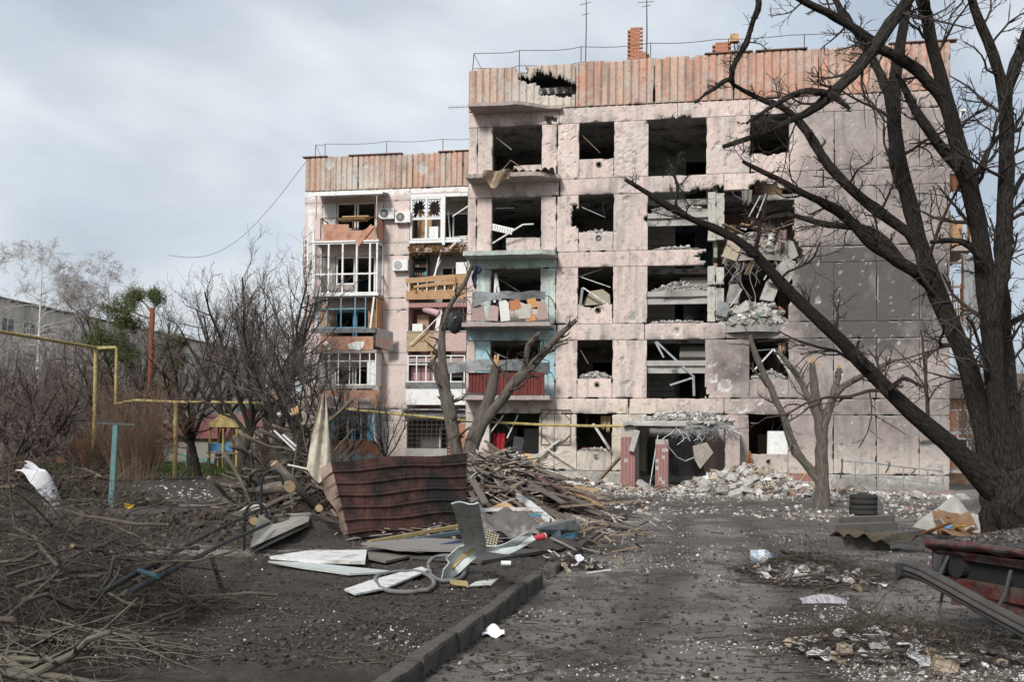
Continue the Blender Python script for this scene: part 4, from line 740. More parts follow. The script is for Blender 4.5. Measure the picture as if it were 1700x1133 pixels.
# east-side balconies past the corner of the block
for k, (z, lab) in enumerate(((12.2, 'east balcony with a white upright frame at the top corner'), (9.3, 'east balcony heaped with splintered timber'), (6.5, 'east balcony hung with a dented corrugated sheet'), (1.0, 'east ground balcony caged by grey metal bars'))):
    r = thing('balcony', lab, 'balcony', W(BW+.02, 1.0, z, C1), -TH)
    MB().bx(.05, 1.0 if k else .9, -.1, 3.2, -.14, 0).build('slab', M_PINKSLAB, r)
    if k == 0:
        MB().bar((.62, -.05, .0), (.5, -.05, 2.2), .16).build('frame_post', M_WHITE, r); MB().bx(.06, .75, -.1, 3, 2.2, 2.28).build('head_board', M_WHITE, r); MB().bar((.3, -.1, -.04), (1.9, -.4, .0), .04).build('loose_slat', M_RUST, r); MB().bx(.06, .6, -.08, -.04, -2.3+1.5, -.2).build('red_board', BRN, r)
    if k == 1:
        for i in range(9): x = .1+.1*i; MB().bar((x, -.1+.2*rg.random(), .0), (x+.1*rg.normal(), 0, .9+.5*rg.random()), .05, .02).build('splinter', M_RAWWOOD if i % 2 else WOODP, r)
        MB().bx(.1, .62, .0, .3, .1, 1.0).build('cabinet', WOODP, r); MB().bar((.85, -.05, 0), (.86, -.05, 1.7), .07).build('post', M_RUST, r)
    if k == 2:
        mb = MB(); mb.sheet(lambda a, b: (.55+.9*a+.1*np.sin(b*3), -.15+.03*np.sin(a*60)+.25*a, -.35+2.9*b-.25*a*(b-.5)), 48, 8, .008); mb.build('corrugated_sheet', M_GALV, r)
        for i in range(10): x = .08+.06*i; MB().bar((x, -.05, .0), (x+.12*rg.normal(), .1, .7+.9*rg.random()), .04, .02).build('splinter', BRN if i % 3 else M_WOOD, r)
        for zz in (.4, 1.3, 2.2): MB().bar((.05, -.1, zz), (.75, -.1, zz), .07).build('cross_rail', M_WOOD, r)
        MB().bar((.62, -.12, 0), (.62, -.12, 2.5), .07).build('post', M_RUST, r)
    if k == 3:
        for x in (.1, .45, .8, 1.05): MB().bar((x, -.1, 0), (x, -.1, 2.2), .05).build('bar', M_GALV, r)
        for zz in (.02, .8, 1.5, 2.2): MB().bar((.05, -.1, zz), (1.1, -.1, zz), .05).build('bar', M_GALV, r)
        MB().bar((-1.2, -1.4, 1.25), (1.3, -1.2, 1.4), .1).build('loose_pipe', M_GALV, r); MB().bx(.1, 1.0, 2.0, 2.2, .0, 2.3).build('brick_infill', brk_m, r); MB().bx(1.2, 1.5, .5, .6, .1, 1.6).build('yellow_board', simple((.5, .26, .06)), r)
# ================================================================== yellow gas pipe on posts
M_YEL = mk('yellow_paint', (.40, .325, .12), .3, 6., .7, .2, 40., col2=(.26, .21, .1), c2scale=4., c2pos=(.45, .65))
pipe = thing('gas_pipe', 'yellow overhead gas pipe on posts rising into a portal over the lane', 'pipe', gnd(290, 795))
O_ = np.array(gnd(290, 795)); O_[2] = 0
p1 = np.array(gnd(155, 790)); p1[2] = 0; zt = 1.6+(737.4-577)/1700*p1[1]
near = p1-ND*16; q1 = p1+UD*1.15; q2 = np.array([q1[0], q1[1], 3.85]); qe = atY(290, 668, O_[1]); zl = qe[2]
chain = [np.r_[near[:2], zt-.05], np.r_[p1[:2], zt], np.r_[q1[:2], zt]]
MB().tube([c_-O_ for c_ in chain], [.08]*3, 10).build('pipe', M_YEL, pipe); MB().tube([np.r_[q1[:2], zt]-O_, np.r_[q1[:2], zl]-O_], [.075]*2, 10).build('riser', M_YEL, pipe)
MB().tube([c_-O_ for c_ in (np.r_[q1[:2], zl], atY(225, 665, O_[1]+1), qe, atY(400, 669, O_[1]-.5), atY(532, 674, O_[1]-1.5))], [.07]*5, 10).build('pipe', M_YEL, pipe)
MB().tube([p1-O_, np.r_[p1[:2], zt]-O_], [.1, .1], 12).build('post', M_YEL, pipe); MB().tube([(0, 0, -.1), (0, 0, zl)], [.11, .11], 12).build('post', M_YEL, pipe); b_ = np.array(gnd(498, 788)); MB().tube([np.r_[b_[:2], 0]-O_, np.r_[atY(500, 672, b_[1])]-O_], [.1, .1], 12).build('post', M_YEL, pipe)
pa_ = [atY(555, 678, 45.5), atY(620, 684, 44.6), atY(774, 699, 41.5), atY(900, 706, 39.2), atY(985, 708, 38.3), atY(1052, 708, 37.6)]
o = MB().tube(pa_, [.055]*6, 10).at('gas_pipe', M_YEL, 'thin yellow gas pipe crossing in front of the wing to the porch', 'pipe'); MB().tube([np.array(pa_[1])-np.array(o.location), np.array([pa_[1][0], pa_[1][1]+1, 1.8])-np.array(o.location)], [.06, .06], 8).build('down_pipe', M_WHITE, o)
# ================================================================== lane furniture
b_ = onground(187, 846); r = thing('clothes_post', 'square turquoise post with a flat dark crossboard in the mud', 'post', b_, .1)
MB().box((0, 0, .95), (.11, .11, 2.0), (.0, .035, 0), .003).build('post', mk('turquoise_paint', (.10, .20, .195), .25, 5., .7, .3, 30., col2=(.2, .17, .14), c2scale=3., c2pos=(.55, .66)), r); MB().box((.06, 0, 1.97), (.86, .12, .05), (0, .04, 0)).build('crossboard', M_DARKMETAL, r)
b_ = gnd(410, 792); r = MB().tube([(0, 0, -.1), (0, 0, 3.5)], [.07, .07], 10).build('pole', mk('maroon_paint', (.10, .03, .03), .3, 6., .7, .2), None, loc=b_); tag(r, 'maroon metal pole standing alone among the bare trees', 'pole')
b_ = gnd(346, 781); r = thing('bench', 'long dark bench with a pale top near the playground', 'bench', b_, .05); MB().bx(-1.0, 1.0, -.3, .3, .78, .85).build('seat', M_GALV, r)
for x in (-.95, -.7, .0, .9):
    for y in (-.22, .22): MB().bar((x, y, 0), (x, y, .78), .06).build('leg', M_DARKMETAL, r)
pg = gnd(372, 766); pg[1] = min(pg[1], 74); pg = atY(372, 742, 74); pg[2] = 0; r = thing('play_tower', 'wooden play tower with yellow posts and a green slide', 'playground tower', pg, -.25)
PYL = simple((.50, .36, .12)); TEAL = simple((.05, .26, .22), .5)
for x in (-.9, .3, 1.5):
    for y in (-.6, .6): MB().bar((x*.9, y, 0), (x*.9, y, 2.9), .12).build('post', PYL, r)
MB().bx(-1, 1.5, -.7, .7, 1.0, 1.1).build('deck', M_WOOD, r); mb = MB(); mb.prism([(-1.1, 2.9), (1.6, 2.9), (.25, 3.9)], -.8, .8); mb.build('roof', simple((.42, .33, .14)), r)
mb = MB(); mb.sheet(lambda a, b: (1.5+2.6*a, -.35+.7*b, 1.35-1.3*a+.15*np.cos(a*6)*(a < .2)), 10, 2, .05); mb.build('slide', TEAL, r); MB().bx(1.4, 1.75, -.4, -.33, 1.1, 1.8).build('slide_side', TEAL, r); MB().bx(-.9, .2, -.66, -.62, 1.15, 1.75).build('side_panel', simple((.07, .2, .34)), r); mb = MB(); mb.tube([(.8, -.66, 1.5), (.8, -.7, 1.5)], [.35, .35], 16); mb.build('round_panel', simple((.08, .22, .36)), r)
pg2 = atY(310, 742, 72); pg2[2] = 0; r = thing('seesaw', 'teal metal seesaw frame on the grass beside the play tower', 'seesaw', pg2, .1); MB().bar((-1.6, 0, 1.2), (1.9, 0, .35), .1).build('beam', TEAL, r); MB().bar((0, 0, 0), (0, 0, .8), .12).build('stand', TEAL, r); MB().bar((-1.5, 0, 1.2), (-1.5, 0, 1.9), .07).build('handle', TEAL, r)
# ================================================================== far buildings
def house(name, lab, cat, c0, L_, D_, H, rot, wallm, roofm, pitch, wins, doorx=None, base=None):
    r = thing(name, lab, cat, c0, rot); MB().bx(-L_/2, L_/2, 0, D_, -.5, H).build('wall', wallm, r)
    if pitch: mb = MB(); V = [(-L_/2-.3, -.4, H), (L_/2+.3, -.4, H), (L_/2+.3, D_+.4, H), (-L_/2-.3, D_+.4, H), (-L_/2-.3, D_/2, H+pitch), (L_/2+.3, D_/2, H+pitch)]; mb.add(V, [[0, 1, 5, 4], [2, 3, 4, 5], [3, 2, 1, 0]], [[0, 4, 3], [1, 2, 5]]); mb.build('roof', roofm, r)
    else: MB().bx(-L_/2-.2, L_/2+.2, -.2, D_+.2, H, H+.25).build('roof', roofm, r)
    gl = mk('window_dark', (.03, .035, .04), .1, 3., .2, 0, spec=.5)
    for x, z, w_, h_ in wins:
        f_ = MB().bx(x-w_/2-.07, x+w_/2+.07, -.05, .0, z-.07, z+h_+.07).build('window', M_WHITE, r); MB().bx(x-w_/2, x-.04, -.06, -.02, z, z+h_).build('pane', gl, f_); MB().bx(x+.04, x+w_/2, -.06, -.02, z, z+h_).build('pane', gl, f_)
    return r
M_FARC = mk('far_panel', (.60, .54, .46), .2, .4, .95, .2, 3., col2=(.36, .335, .30), c2scale=.25)
m0 = np.array([-52., 104., 0]); L_ = 110
wins = [(x, .9+3.0*s_, 1.8, 1.5) for s_ in range(5) for x in np.arange(-50, 50, 3.4)]
far = house('apartment_building', 'long grey panel block far behind the thicket of trees', 'building', m0+ND*10-UD*0, L_, 12, 16.2, -TH+math.pi/2, M_FARC, M_ROOFING, 0, wins)
for x in np.arange(-54, 54, 3.4): MB().bx(x-.03, x+.03, -.03, .0, 0, 16.1).build('panel_joint', M_CONC, far)
for s_ in range(5): MB().bx(-L_/2, L_/2, -.025, .0, 3.0*s_+.02, 3.0*s_+.1).build('panel_joint', M_CONC, far)
house('shed', 'grey low house with a pale roof at the far edge of the grass', 'house', atY(20, 745, 88)*[1, 1, 0], 9, 6, 2.6, .15, simple((.3, .29, .27)), simple((.28, .28, .27)), 1.6, [(-2, 1, 1.6, 1.1), (1.5, 1, 1.6, 1.1)])
house('shed', 'rusty brown shed behind the turquoise post', 'shed', atY(160, 745, 84)*[1, 1, 0], 7, 5, 2.5, -.1, simple((.24, .10, .06)), simple((.2, .17, .15)), .6, [(1, 1, 1, .9)])
house('shed', 'maroon roofed shed behind the play tower', 'shed', atY(285, 745, 92)*[1, 1, 0], 9, 5, 2.2, .05, simple((.26, .24, .2)), simple((.15, .05, .05)), 1.4, [(-2, .9, 1.2, 1.0)])
house('shed', 'cream pavilion with dark windows beyond the playground', 'pavilion', atY(440, 745, 96)*[1, 1, 0], 12, 6, 3.4, .0, simple((.42, .36, .25)), simple((.18, .08, .07)), 1.2, [(-4, 1, 1.6, 1.3), (-1, 1, 1.6, 1.3), (2, 1, 1.6, 1.3), (5, 1, 1.6, 1.3)])
house('brick_house', 'ruined brick house showing past the big tree on the right', 'house', atY(1690, 755, 52)*[1, 1, 0], 12, 6, 4.4, -.2, mk('far_brick', (.28, .17, .12), .3, 3., .95, .4, 9., col2=(.34, .25, .14)), simple((.16, .13, .11)), 1.5, [(-3, 1, 1.4, 1.3), (1, 1, 1.4, 1.3)])
# ================================================================== trees
M_TWIGM = mk('grey_twig', (.125, .105, .092), .3, 6., .95, 0)
def grow(P, R, n, ratio, ang, K, up, rng, t0=.2, wig=.25, rr=.55, jl=.35, minr=.004, tip=.35, tmax=1.):
    N_, Kp = P.shape[:2]; seg = np.linalg.norm(np.diff(P, axis=1), axis=-1); Ln = seg.sum(1); pid = np.repeat(np.arange(N_), n); M = len(pid)
    t = t0+(tmax-t0)*((np.tile(np.arange(n), N_)+rng.uniform(.0, 1., M))/n); x = t*(Kp-1); i = np.clip(x.astype(int), 0, Kp-2); fr = (x-i)[:, None]
    S = P[pid, i]*(1-fr)+P[pid, i+1]*fr; T = P[pid, i+1]-P[pid, i]; T /= np.linalg.norm(T, axis=1, keepdims=True)+1e-9; r0 = (R[pid, i]*(1-fr[:, 0])+R[pid, i+1]*fr[:, 0])
    a = rng.normal(size=(M, 3)); a -= (a*T).sum(1, keepdims=True)*T; a /= np.linalg.norm(a, axis=1, keepdims=True); A = np.radians(ang+rng.normal(0, ang*.25, M))[:, None]
    d = T*np.cos(A)+a*np.sin(A); L_ = (Ln[pid]*ratio*(1.15-.6*t)*rng.uniform(1-jl, 1+jl, M))[:, None]/(K-1); out = [S]
    for k in range(K-1):
        d = d+rng.normal(0, wig, (M, 3))+np.array([0, 0, up]); d /= np.linalg.norm(d, axis=1, keepdims=True); out.append(out[-1]+d*L_)
    rb = np.maximum(r0*rr, minr); Rr = rb[:, None]*np.linspace(1, tip, K)[None]; return np.stack(out, 1), np.maximum(Rr, minr*.6)
def join_tubes(levels, sides):
    V = []; Q = []; U = []; n = 0
    for (P, R), s_ in zip(levels, sides):
        v, q, u = tubes(P, R, s_); V.append(v); Q.append(q+n); U.append(u); n += len(v)
    return np.concatenate(V), np.concatenate(Q), np.concatenate(U)
def tree_meshes(seed, H, spread, limbs, dens, trunk_r, up=.06, trunk_f=.25, ang=42, wig=.2, twr=.006, m1=M_BARK, m2=M_TWIGM, straight=False):
    rng = np.random.default_rng(seed); th = H*trunk_f if not straight else H*.95; K = 7
    tp = np.stack([np.linspace(0, 1, K)**1.3*rng.normal(0, .25)*spread*.3, np.linspace(0, 1, K)**1.3*rng.normal(0, .25)*spread*.3, np.linspace(-.15, th, K)], -1)[None]; tr = (trunk_r*np.array([1.35, 1.05, .98, .93, .88, .84, .8 if not straight else .15]))[None]
    if straight: tr = trunk_r*np.linspace(1.1, .12, K)[None]
    lr = (H-th)/th*1.02 if not straight else .32
    l1 = grow(tp, tr, limbs, lr, ang*.9 if not straight else 65, 8, up*1.6, rng, .75 if not straight else .18, wig*.6, .72 if not straight else .35, .25, .012)
    l2 = grow(*l1, dens[0], .5, ang, 6, up, rng, .18, wig, .6, .4, .009); l3 = grow(*l2, dens[1], .52, ang, 5, up*.8, rng, .15, wig*1.2, .6, .45, twr*1.2); l4 = grow(*l3, dens[2], .55, ang, 4, up*.6, rng, .1, wig*1.3, .6, .5, twr)
    V, Q, U = join_tubes([(tp, tr), l1, l2], [9, 6, 4]); a = qmesh('trunk', V, Q, m1, smooth=True, uv=U); V, Q, U = join_tubes([l3, l4], [3, 3]); b = qmesh('crown', V, Q, m2, uv=U); return a, b
def put_tree(ms, loc, rz, sc, name, lab, group=None, cat='tree'):
    r = thing(name, lab, cat, loc, rz, group); r.scale = (sc, sc, sc)
    obj('trunk', ms[0], r); obj('crown', ms[1], r); return r
M_TWIGR = mk('reddish_twig', (.15, .11, .098), .3, 4., .95, 0); M_TWIGP = mk('pale_twig', (.34, .30, .29), .25, 4., .95, 0); M_BIRCH = mk('birch_bark', (.55, .53, .50), .25, 6., .8, .2, 20., col2=(.1, .09, .08), c2scale=8., c2pos=(.6, .66))
tm = [tree_meshes(21, 7, 4, 7, (8, 7, 6), .15, ang=44, up=.05, m2=M_TWIGR), tree_meshes(22, 8, 4, 5, (7, 6, 6), .13, ang=38, up=.09), tree_meshes(23, 9, 3, 5, (7, 6, 6), .14, ang=36, up=.11), tree_meshes(24, 5, 4, 7, (8, 7, 6), .12, ang=50, up=.02, m2=M_TWIGR)]
def hpx(D, topy, px): return CAMZ+((745-.0105*(850-px))-topy)*D/1700
base_h = [7, 8, 9, 5]; rr_ = np.random.default_rng(3)
TL_ = {72: 'low fruit tree with reddish twigs in front of the birch', 20: 'squat fruit tree right behind the round branch heap', 330: 'low bare tree between the second yellow post and the bench', 395: 'slim bare tree just left of the maroon pole', 440: 'tall bare tree just right of the maroon pole', 475: 'slim bare tree crowding the last yellow post', 240: 'squat bare tree wrapped in the rust-brown shrub', 120: 'squat bare tree beside the tall yellow post'}
for (px, D, ty, k) in ((72, 44, 590, 0), (20, 39, 610, 3), (-40, 46, 580, 0), (120, 52, 585, 3), (165, 58, 560, 0), (330, 52, 540, 0), (395, 47, 455, 1), (440, 50, 430, 2), (475, 45, 440, 1), (10, 60, 560, 0), (240, 56, 600, 3), (60, 66, 570, 1), (130, 72, 560, 0), (200, 68, 575, 1), (-10, 70, 545, 2), (95, 60, 570, 1), (150, 78, 530, 2), (255, 74, 520, 2), (315, 72, 505, 2), (360, 76, 480, 1), (410, 74, 470, 2), (490, 72, 500, 0), (40, 76, 540, 2)):
    p = atY(px, 740, D); h_ = hpx(D, ty, px); g_ = gz(p[0], p[1])
    put_tree(tm[k], (p[0], p[1], g_), rr_.uniform(0, 6.28), h_/base_h[k]*(1.0 if px < 220 else 1.12), 'bare_tree', ['low bare fruit tree with tangled reddish twigs in the courtyard thicket', 'slim bare tree with upright grey twigs in the courtyard thicket', 'tall bare tree with steep dark limbs in the courtyard thicket', 'squat bare tree with wide spreading twigs in the courtyard thicket'][k] if px not in TL_ else TL_[px], None if px in TL_ else 'bare trees of the courtyard thicket: '+['reddish', 'slim', 'tall', 'squat'][k])
p = atY(213, 740, 63); put_tree(tree_meshes(31, 13, 4, 6, (7, 6, 5), .2, ang=36, up=.10), (p[0], p[1], 0), .7, hpx(63, 415, 213)/13/1.05, 'bare_tree', 'tall open-crowned bare tree rising behind the broken pine')
p = atY(58, 740, 84); put_tree(tree_meshes(32, 17, 3, 46, (9, 8, 5), .2, ang=38, up=-.05, straight=True, m1=M_BIRCH, m2=M_TWIGP, twr=.008), (p[0], p[1], 0), .2, hpx(84, 402, 60)/17, 'birch_tree', 'tall pale birch with a white trunk in front of the far block')
p = atY(172, 740, 92); put_tree(tree_meshes(33, 15, 3, 40, (9, 7, 5), .18, ang=42, up=-.04, straight=True, m1=M_BIRCH, m2=M_TWIGP, twr=.009), (p[0], p[1], 0), 1.2, hpx(92, 440, 170)/15, 'birch_tree', 'smaller pale birch half hidden behind the broken pine')
# the fine bare trees in front of the wing
tf = tree_meshes(35, 8, 3, 6, (7, 6, 5), .085, ang=34, up=.08, twr=.005, trunk_f=.3)
for px, D, ty, lab in ((560, 36, 490, 'thin many-twigged bare tree before the torn foam balcony'), (645, 38, 600, 'low thin tree before the gap between the wing balconies'), (512, 38, 455, 'slender bare tree standing before the left edge of the wing'), (585, 40, 590, 'small bare tree standing before the blue ground-floor balcony')):
    p = atY(px, 740, D); put_tree(tf, (p[0], p[1], gz(p[0], p[1])), px*.1, hpx(D, ty, px)/8/1.08, 'bare_tree', lab)
# rust-coloured shrub of upright shoots
def shrub(px, D, hh, w_, n, seed, lab, m):
    rng = np.random.default_rng(seed); p = atY(px, 740, D); z = gz(p[0], p[1]); K = 6; t = np.linspace(0, 1, K); a = rng.uniform(0, 6.28, n); sp = rng.uniform(0, 1, n)**.6; L_ = hh*rng.uniform(.6, 1.05, n)
    P = np.stack([(.25*sp*w_*np.cos(a))[:, None]+(.45*sp*w_*np.cos(a))[:, None]*t**1.4, (.25*sp*w_*np.sin(a))[:, None]+(.45*sp*w_*np.sin(a))[:, None]*t**1.4, L_[:, None]*t-.05], -1)+rng.normal(0, .03, (n, K, 3))*t[None, :, None]; R = .012*np.linspace(1, .4, K)[None]*np.ones((n, 1))
    l2 = grow(P, R, 6, .3, 25, 4, .08, rng, .3, .15, .6, .4, .006); V, Q, U = join_tubes([(P, R), l2], [3, 3]); r = thing('shrub', lab, 'shrub', (p[0], p[1], z)); obj('stems', qmesh('stems', V, Q, m, uv=U), r); return r
M_RUSTTWIG = mk('rust_twig', (.125, .082, .055), .3, 4., .95, 0)
shrub(228, 46, 4.2, 3.8, 230, 5, 'dense rust-brown shrub of upright shoots by the pine', M_RUSTTWIG); shrub(150, 52, 2.6, 3.2, 260, 6, 'low rust-brown shrub behind the turquoise post', M_RUSTTWIG); shrub(30, 50, 2.2, 4., 260, 7, 'low brown shrub beside the far grass strip', M_TWIGR); shrub(465, 50, 2.6, 4., 340, 9, 'brown shrub crowding the last yellow post', M_TWIGR); shrub(1695, 30, 4.2, 3, 300, 10, 'dark scrub behind the big tree on the right', M_TWIG)
# broken pine
D = 49.; pb_ = gnd(248, 786); D = pb_[1]; pine = thing('pine_tree', 'pine with a snapped red trunk and a lopsided green crown', 'tree', (pb_[0], pb_[1], 0))
P = np.array([atY(x, y, D) for x, y in ((249, 790), (250, 720), (250, 640), (251, 570), (253, 512))])-np.array([pb_[0], pb_[1], 0]); MB().tube(P, [.17, .16, .15, .145, .14], 12).build('trunk', mk('pine_bark', (.22, .075, .035), .35, 7., .9, .8, 20., stretch=(3, .6, 1), uv=True, col2=(.1, .05, .035), c2scale=3.), pine, smooth=True, uv=True)
rng = np.random.default_rng(77); limbs = []; 
for pts in (((252, 530), (240, 528), (225, 520), (208, 512), (192, 515)), ((250, 545), (232, 548), (210, 552), (185, 560), (165, 570)), ((250, 575), (230, 570), (205, 575), (180, 578), (158, 572)), ((252, 520), (258, 510), (262, 498), (256, 490)), ((252, 560), (270, 572), (285, 578), (300, 570)), ((250, 598), (232, 590), (215, 598), (195, 590)), ((252, 522), (243, 505), (228, 495), (214, 498)), ((251, 610), (268, 606), (285, 612), (298, 604)), ((251, 640), (270, 636), (282, 644)), ((250, 552), (238, 540), (220, 535), (200, 538))):
    limbs.append(resample([atY(x, y, D+rng.normal(0, .5)*i/3)-np.array([pb_[0], pb_[1], 0]) for i, (x, y) in enumerate(pts)], np.linspace(.05, .015, len(pts)), 8))
LP = np.stack([l[0] for l in limbs]); LR = np.stack([l[1] for l in limbs]); l2 = grow(LP, LR, 14, .42, 45, 5, .05, rng, .3, .2, .5, .5, .008); V, Q, U = join_tubes([(LP, LR), l2], [6, 4]); obj('limbs', qmesh('limbs', V, Q, M_BARK2, uv=U), pine)
# needle tufts at the shoots
ends = np.concatenate([l2[0][:, 2:].reshape(-1, 3), LP[:, 6:].reshape(-1, 3)]); n = 46; c_ = np.repeat(ends, n, 0)+rng.normal(0, .13, (len(ends)*n, 3)); d = rng.normal(size=c_.shape)+[0, 0, .5]; d /= np.linalg.norm(d, axis=1, keepdims=True); s_ = np.cross(d, rng.normal(size=d.shape)); s_ /= np.linalg.norm(s_, axis=1, keepdims=True)
a = c_-s_*.018; b = c_+s_*.018; e_ = c_+d*rng.uniform(.12, .26, (len(c_), 1)); V = np.stack([a, b, e_], 1).reshape(-1, 3); T = np.arange(len(V)).reshape(-1, 3); cc = np.repeat(np.array([.075, .095, .035])*rng.uniform(.6, 1.5, (len(c_), 1))*np.array([1, 1, 1])+np.array([.02, .01, 0])*rng.random((len(c_), 1)), 3, 0)
o = obj('needles', qmesh('needles', V, None, mk('needles', attr=True, var=.15, scale=3., rough=.8, bump=0), col=cc, T=T), pine); o['kind'] = 'stuff'
# ---- limbs traced from the photograph, given their own depth
def traced(limbs, Dbase, K=16):
    P, R = [], []
    for pts, rad, dd in limbs:
        n = len(pts); w3 = [atY(x, y, Dbase+dd[0]+(dd[1]-dd[0])*i/(n-1)) for i, (x, y) in enumerate(pts)]; rm = np.array(rad)*Dbase/1700; rm = np.interp(np.linspace(0, 1, n), np.linspace(0, 1, len(rm)), rm)
        if P:
            A = np.concatenate(P); B_ = np.concatenate(R); j = int(np.argmin(np.linalg.norm(A-w3[0], axis=1))); jj = max((j//K)*K, j-1); w3 = [A[jj]]+w3; rm = np.r_[min(rm[0]*.9, B_[jj]*.75), rm]
        p, r = resample(w3, rm, K); P.append(p); R.append(r)
    return np.array(P), np.array(R)
def wobble(V, amp, f, s_): return V+amp*(np.stack([fbm(V[:, 0]*f, V[:, 1]*f, V[:, 2]*f, 3, s_+k) for k in range(3)], -1)-.5)
BT = [  # big multi-stemmed tree
 ([(1700, 985), (1692, 930), (1688, 880), (1685, 830), (1680, 780)], (66, 50, 48, 58, 50), (0, 0)),
 ([(1682, 830), (1640, 795), (1590, 750), (1545, 715), (1490, 665), (1430, 600), (1370, 540), (1300, 480), (1255, 415), (1220, 390), (1160, 372), (1110, 345), (1070, 318), (1038, 296)], (32, 25, 18, 14, 12.5, 11.5, 10.5, 9.5, 7.8, 7, 6, 5, 4.2, 3.2), (0, -1.0)),
 ([(1672, 840), (1645, 760), (1628, 693), (1607, 587), (1568, 517), (1540, 456), (1526, 400), (1508, 340), (1498, 300), (1484, 230), (1477, 159), (1490, 100), (1501, 35), (1516, -30), (1530, -100)], (34, 24, 17, 15.5, 15.5, 13.5, 12, 12, 12, 12, 11, 9, 8, 7, 6), (0, .4)),
 ([(1690, 830), (1668, 760), (1655, 693), (1648, 552), (1638, 480), (1632, 428), (1621, 353), (1611, 311), (1583, 212), (1568, 159), (1554, 106), (1544, 46), (1533, 5), (1515, -60), (1500, -110)], (36, 24, 16.5, 15.5, 15.5, 14, 14, 14, 11.5, 11, 10, 10, 9, 8, 6), (-.1, -.4)),
 ([(1642, 515), (1656, 475), (1667, 446), (1669, 393), (1668, 340), (1671, 283), (1671, 194), (1669, 152), (1660, 117), (1643, 71), (1625, 28), (1614, 0), (1600, -50)], (15, 14, 14, 13, 12, 12, 11, 10, 8, 8, 7, 7, 5), (-.3, -.7)),
 ([(1669, 160), (1683, 120), (1696, 78), (1708, 45), (1725, 0)], (9, 8.5, 8, 7, 6), (-.6, -.8)),
 ([(1700, 820), (1684, 728), (1681, 658), (1671, 594), (1667, 534), (1671, 481), (1655, 430), (1648, 395), (1665, 350), (1700, 290)], (20, 13, 12, 11, 10, 9, 8, 7, 6, 5), (.5, 1.1)),
 ([(1720, 840), (1700, 780), (1730, 720), (1780, 640), (1830, 540)], (30, 26, 22, 18, 14), (0, -.5)),
 ([(1612, 320), (1597, 283), (1565, 247), (1533, 208), (1505, 159), (1491, 124)], (12, 11, 9, 8, 6, 3.5), (-.4, -.8)),
 ([(1560, 150), (1547, 141), (1519, 110), (1484, 92), (1455, 78), (1434, 57), (1406, 35), (1367, 21), (1332, 0), (1290, -30)], (9, 9, 9, 8, 8, 8, 7, 6.5, 6, 5), (-.3, -1.0)),
 ([(1528, -60), (1512, 0), (1484, 32), (1452, 78), (1420, 120), (1396, 145), (1378, 157), (1340, 190), (1300, 208), (1250, 226), (1200, 243)], (9, 9.5, 9.5, 9, 9, 9.5, 9, 5, 4.5, 4, 3), (-1.0, -1.8)),
 ([(1378, 157), (1350, 150), (1318, 155), (1285, 175), (1240, 205)], (5, 4.5, 4, 3, 2), (-1.5, -1.9)), ([(1378, 155), (1395, 170), (1410, 184)], (6, 4.5, 2.5), (-1.6, -1.6)),
 ([(1478, 165), (1462, 120), (1448, 95), (1425, 60), (1395, 18), (1378, -20), (1360, -60)], (8, 7.5, 7, 6.5, 6, 5, 4), (.3, .6)),
 ([(1524, 402), (1508, 388), (1448, 343), (1416, 321), (1378, 279), (1353, 240), (1335, 205), (1318, 187), (1289, 171), (1246, 162), (1215, 140)], (10, 9.5, 9, 8.5, 8, 7.5, 7, 6, 5, 4, 3), (.2, .0)),
 ([(1218, 142), (1209, 131), (1225, 94), (1240, 66), (1250, 40), (1262, -5)], (3, 4, 4.5, 5, 5, 5), (-.3, -.6)), ([(1209, 131), (1180, 150), (1154, 171)], (4, 3, 2), (-.3, -.4)),
 ([(1540, 462), (1526, 456), (1487, 432), (1452, 407), (1416, 375), (1395, 350), (1367, 339), (1335, 318), (1290, 300), (1235, 268)], (12, 11, 10.5, 9.5, 9, 8, 7, 5.5, 4.5, 3), (.1, -.8)),
 ([(1490, 425), (1470, 398), (1434, 379), (1388, 375), (1346, 365), (1300, 356), (1262, 364), (1240, 378)], (8, 7.5, 7, 6, 5, 4, 3.5, 2), (.0, .3)),
 ([(1508, 345), (1485, 300), (1478, 270), (1480, 235)], (4, 3.6, 3, 2.4), (.2, .3)),
 ([(1632, 430), (1600, 400), (1570, 398), (1545, 400)], (6, 5, 4, 3), (-.4, -.6)), ([(1615, 325), (1630, 260), (1660, 225), (1690, 215)], (4, 3.6, 3.4, 3), (-.4, -.4)), ([(1671, 540), (1700, 525), (1740, 505)], (6, 5, 4), (.8, 1)),
 ([(1430, 600), (1420, 585), (1428, 565)], (3, 2.6, 2), (-.6, -.6)), ([(1475, 645), (1500, 630), (1530, 640)], (5, 3, 2), (-.5, -.7)),
 ([(1255, 415), (1262, 380), (1268, 352), (1272, 330)], (4, 3, 2.4, 1.8), (-.7, -.7)), ([(1120, 345), (1125, 310), (1118, 285), (1128, 255)], (3, 2.4, 2, 1.4), (-.9, -.9)),
]
PB, RB = traced(BT, 13.0, 22); rng = np.random.default_rng(12)
bt0 = np.array([PB[0, 0, 0], PB[0, 0, 1], 0]); bt0[2] = gz(*bt0[:2]); big = thing('walnut_tree', 'huge dark multi-stemmed bare tree behind the wrecked red car', 'tree', bt0)
l2 = grow(PB[1:], RB[1:], 12, .16, 52, 7, .04, rng, .2, .2, .28, .7, .006); l3 = grow(*l2, 6, .5, 45, 5, .04, rng, .15, .25, .6, .5, .0042, .5); l4 = grow(*l3, 4, .55, 42, 4, .02, rng, .1, .25, .7, .5, .0032, .6)
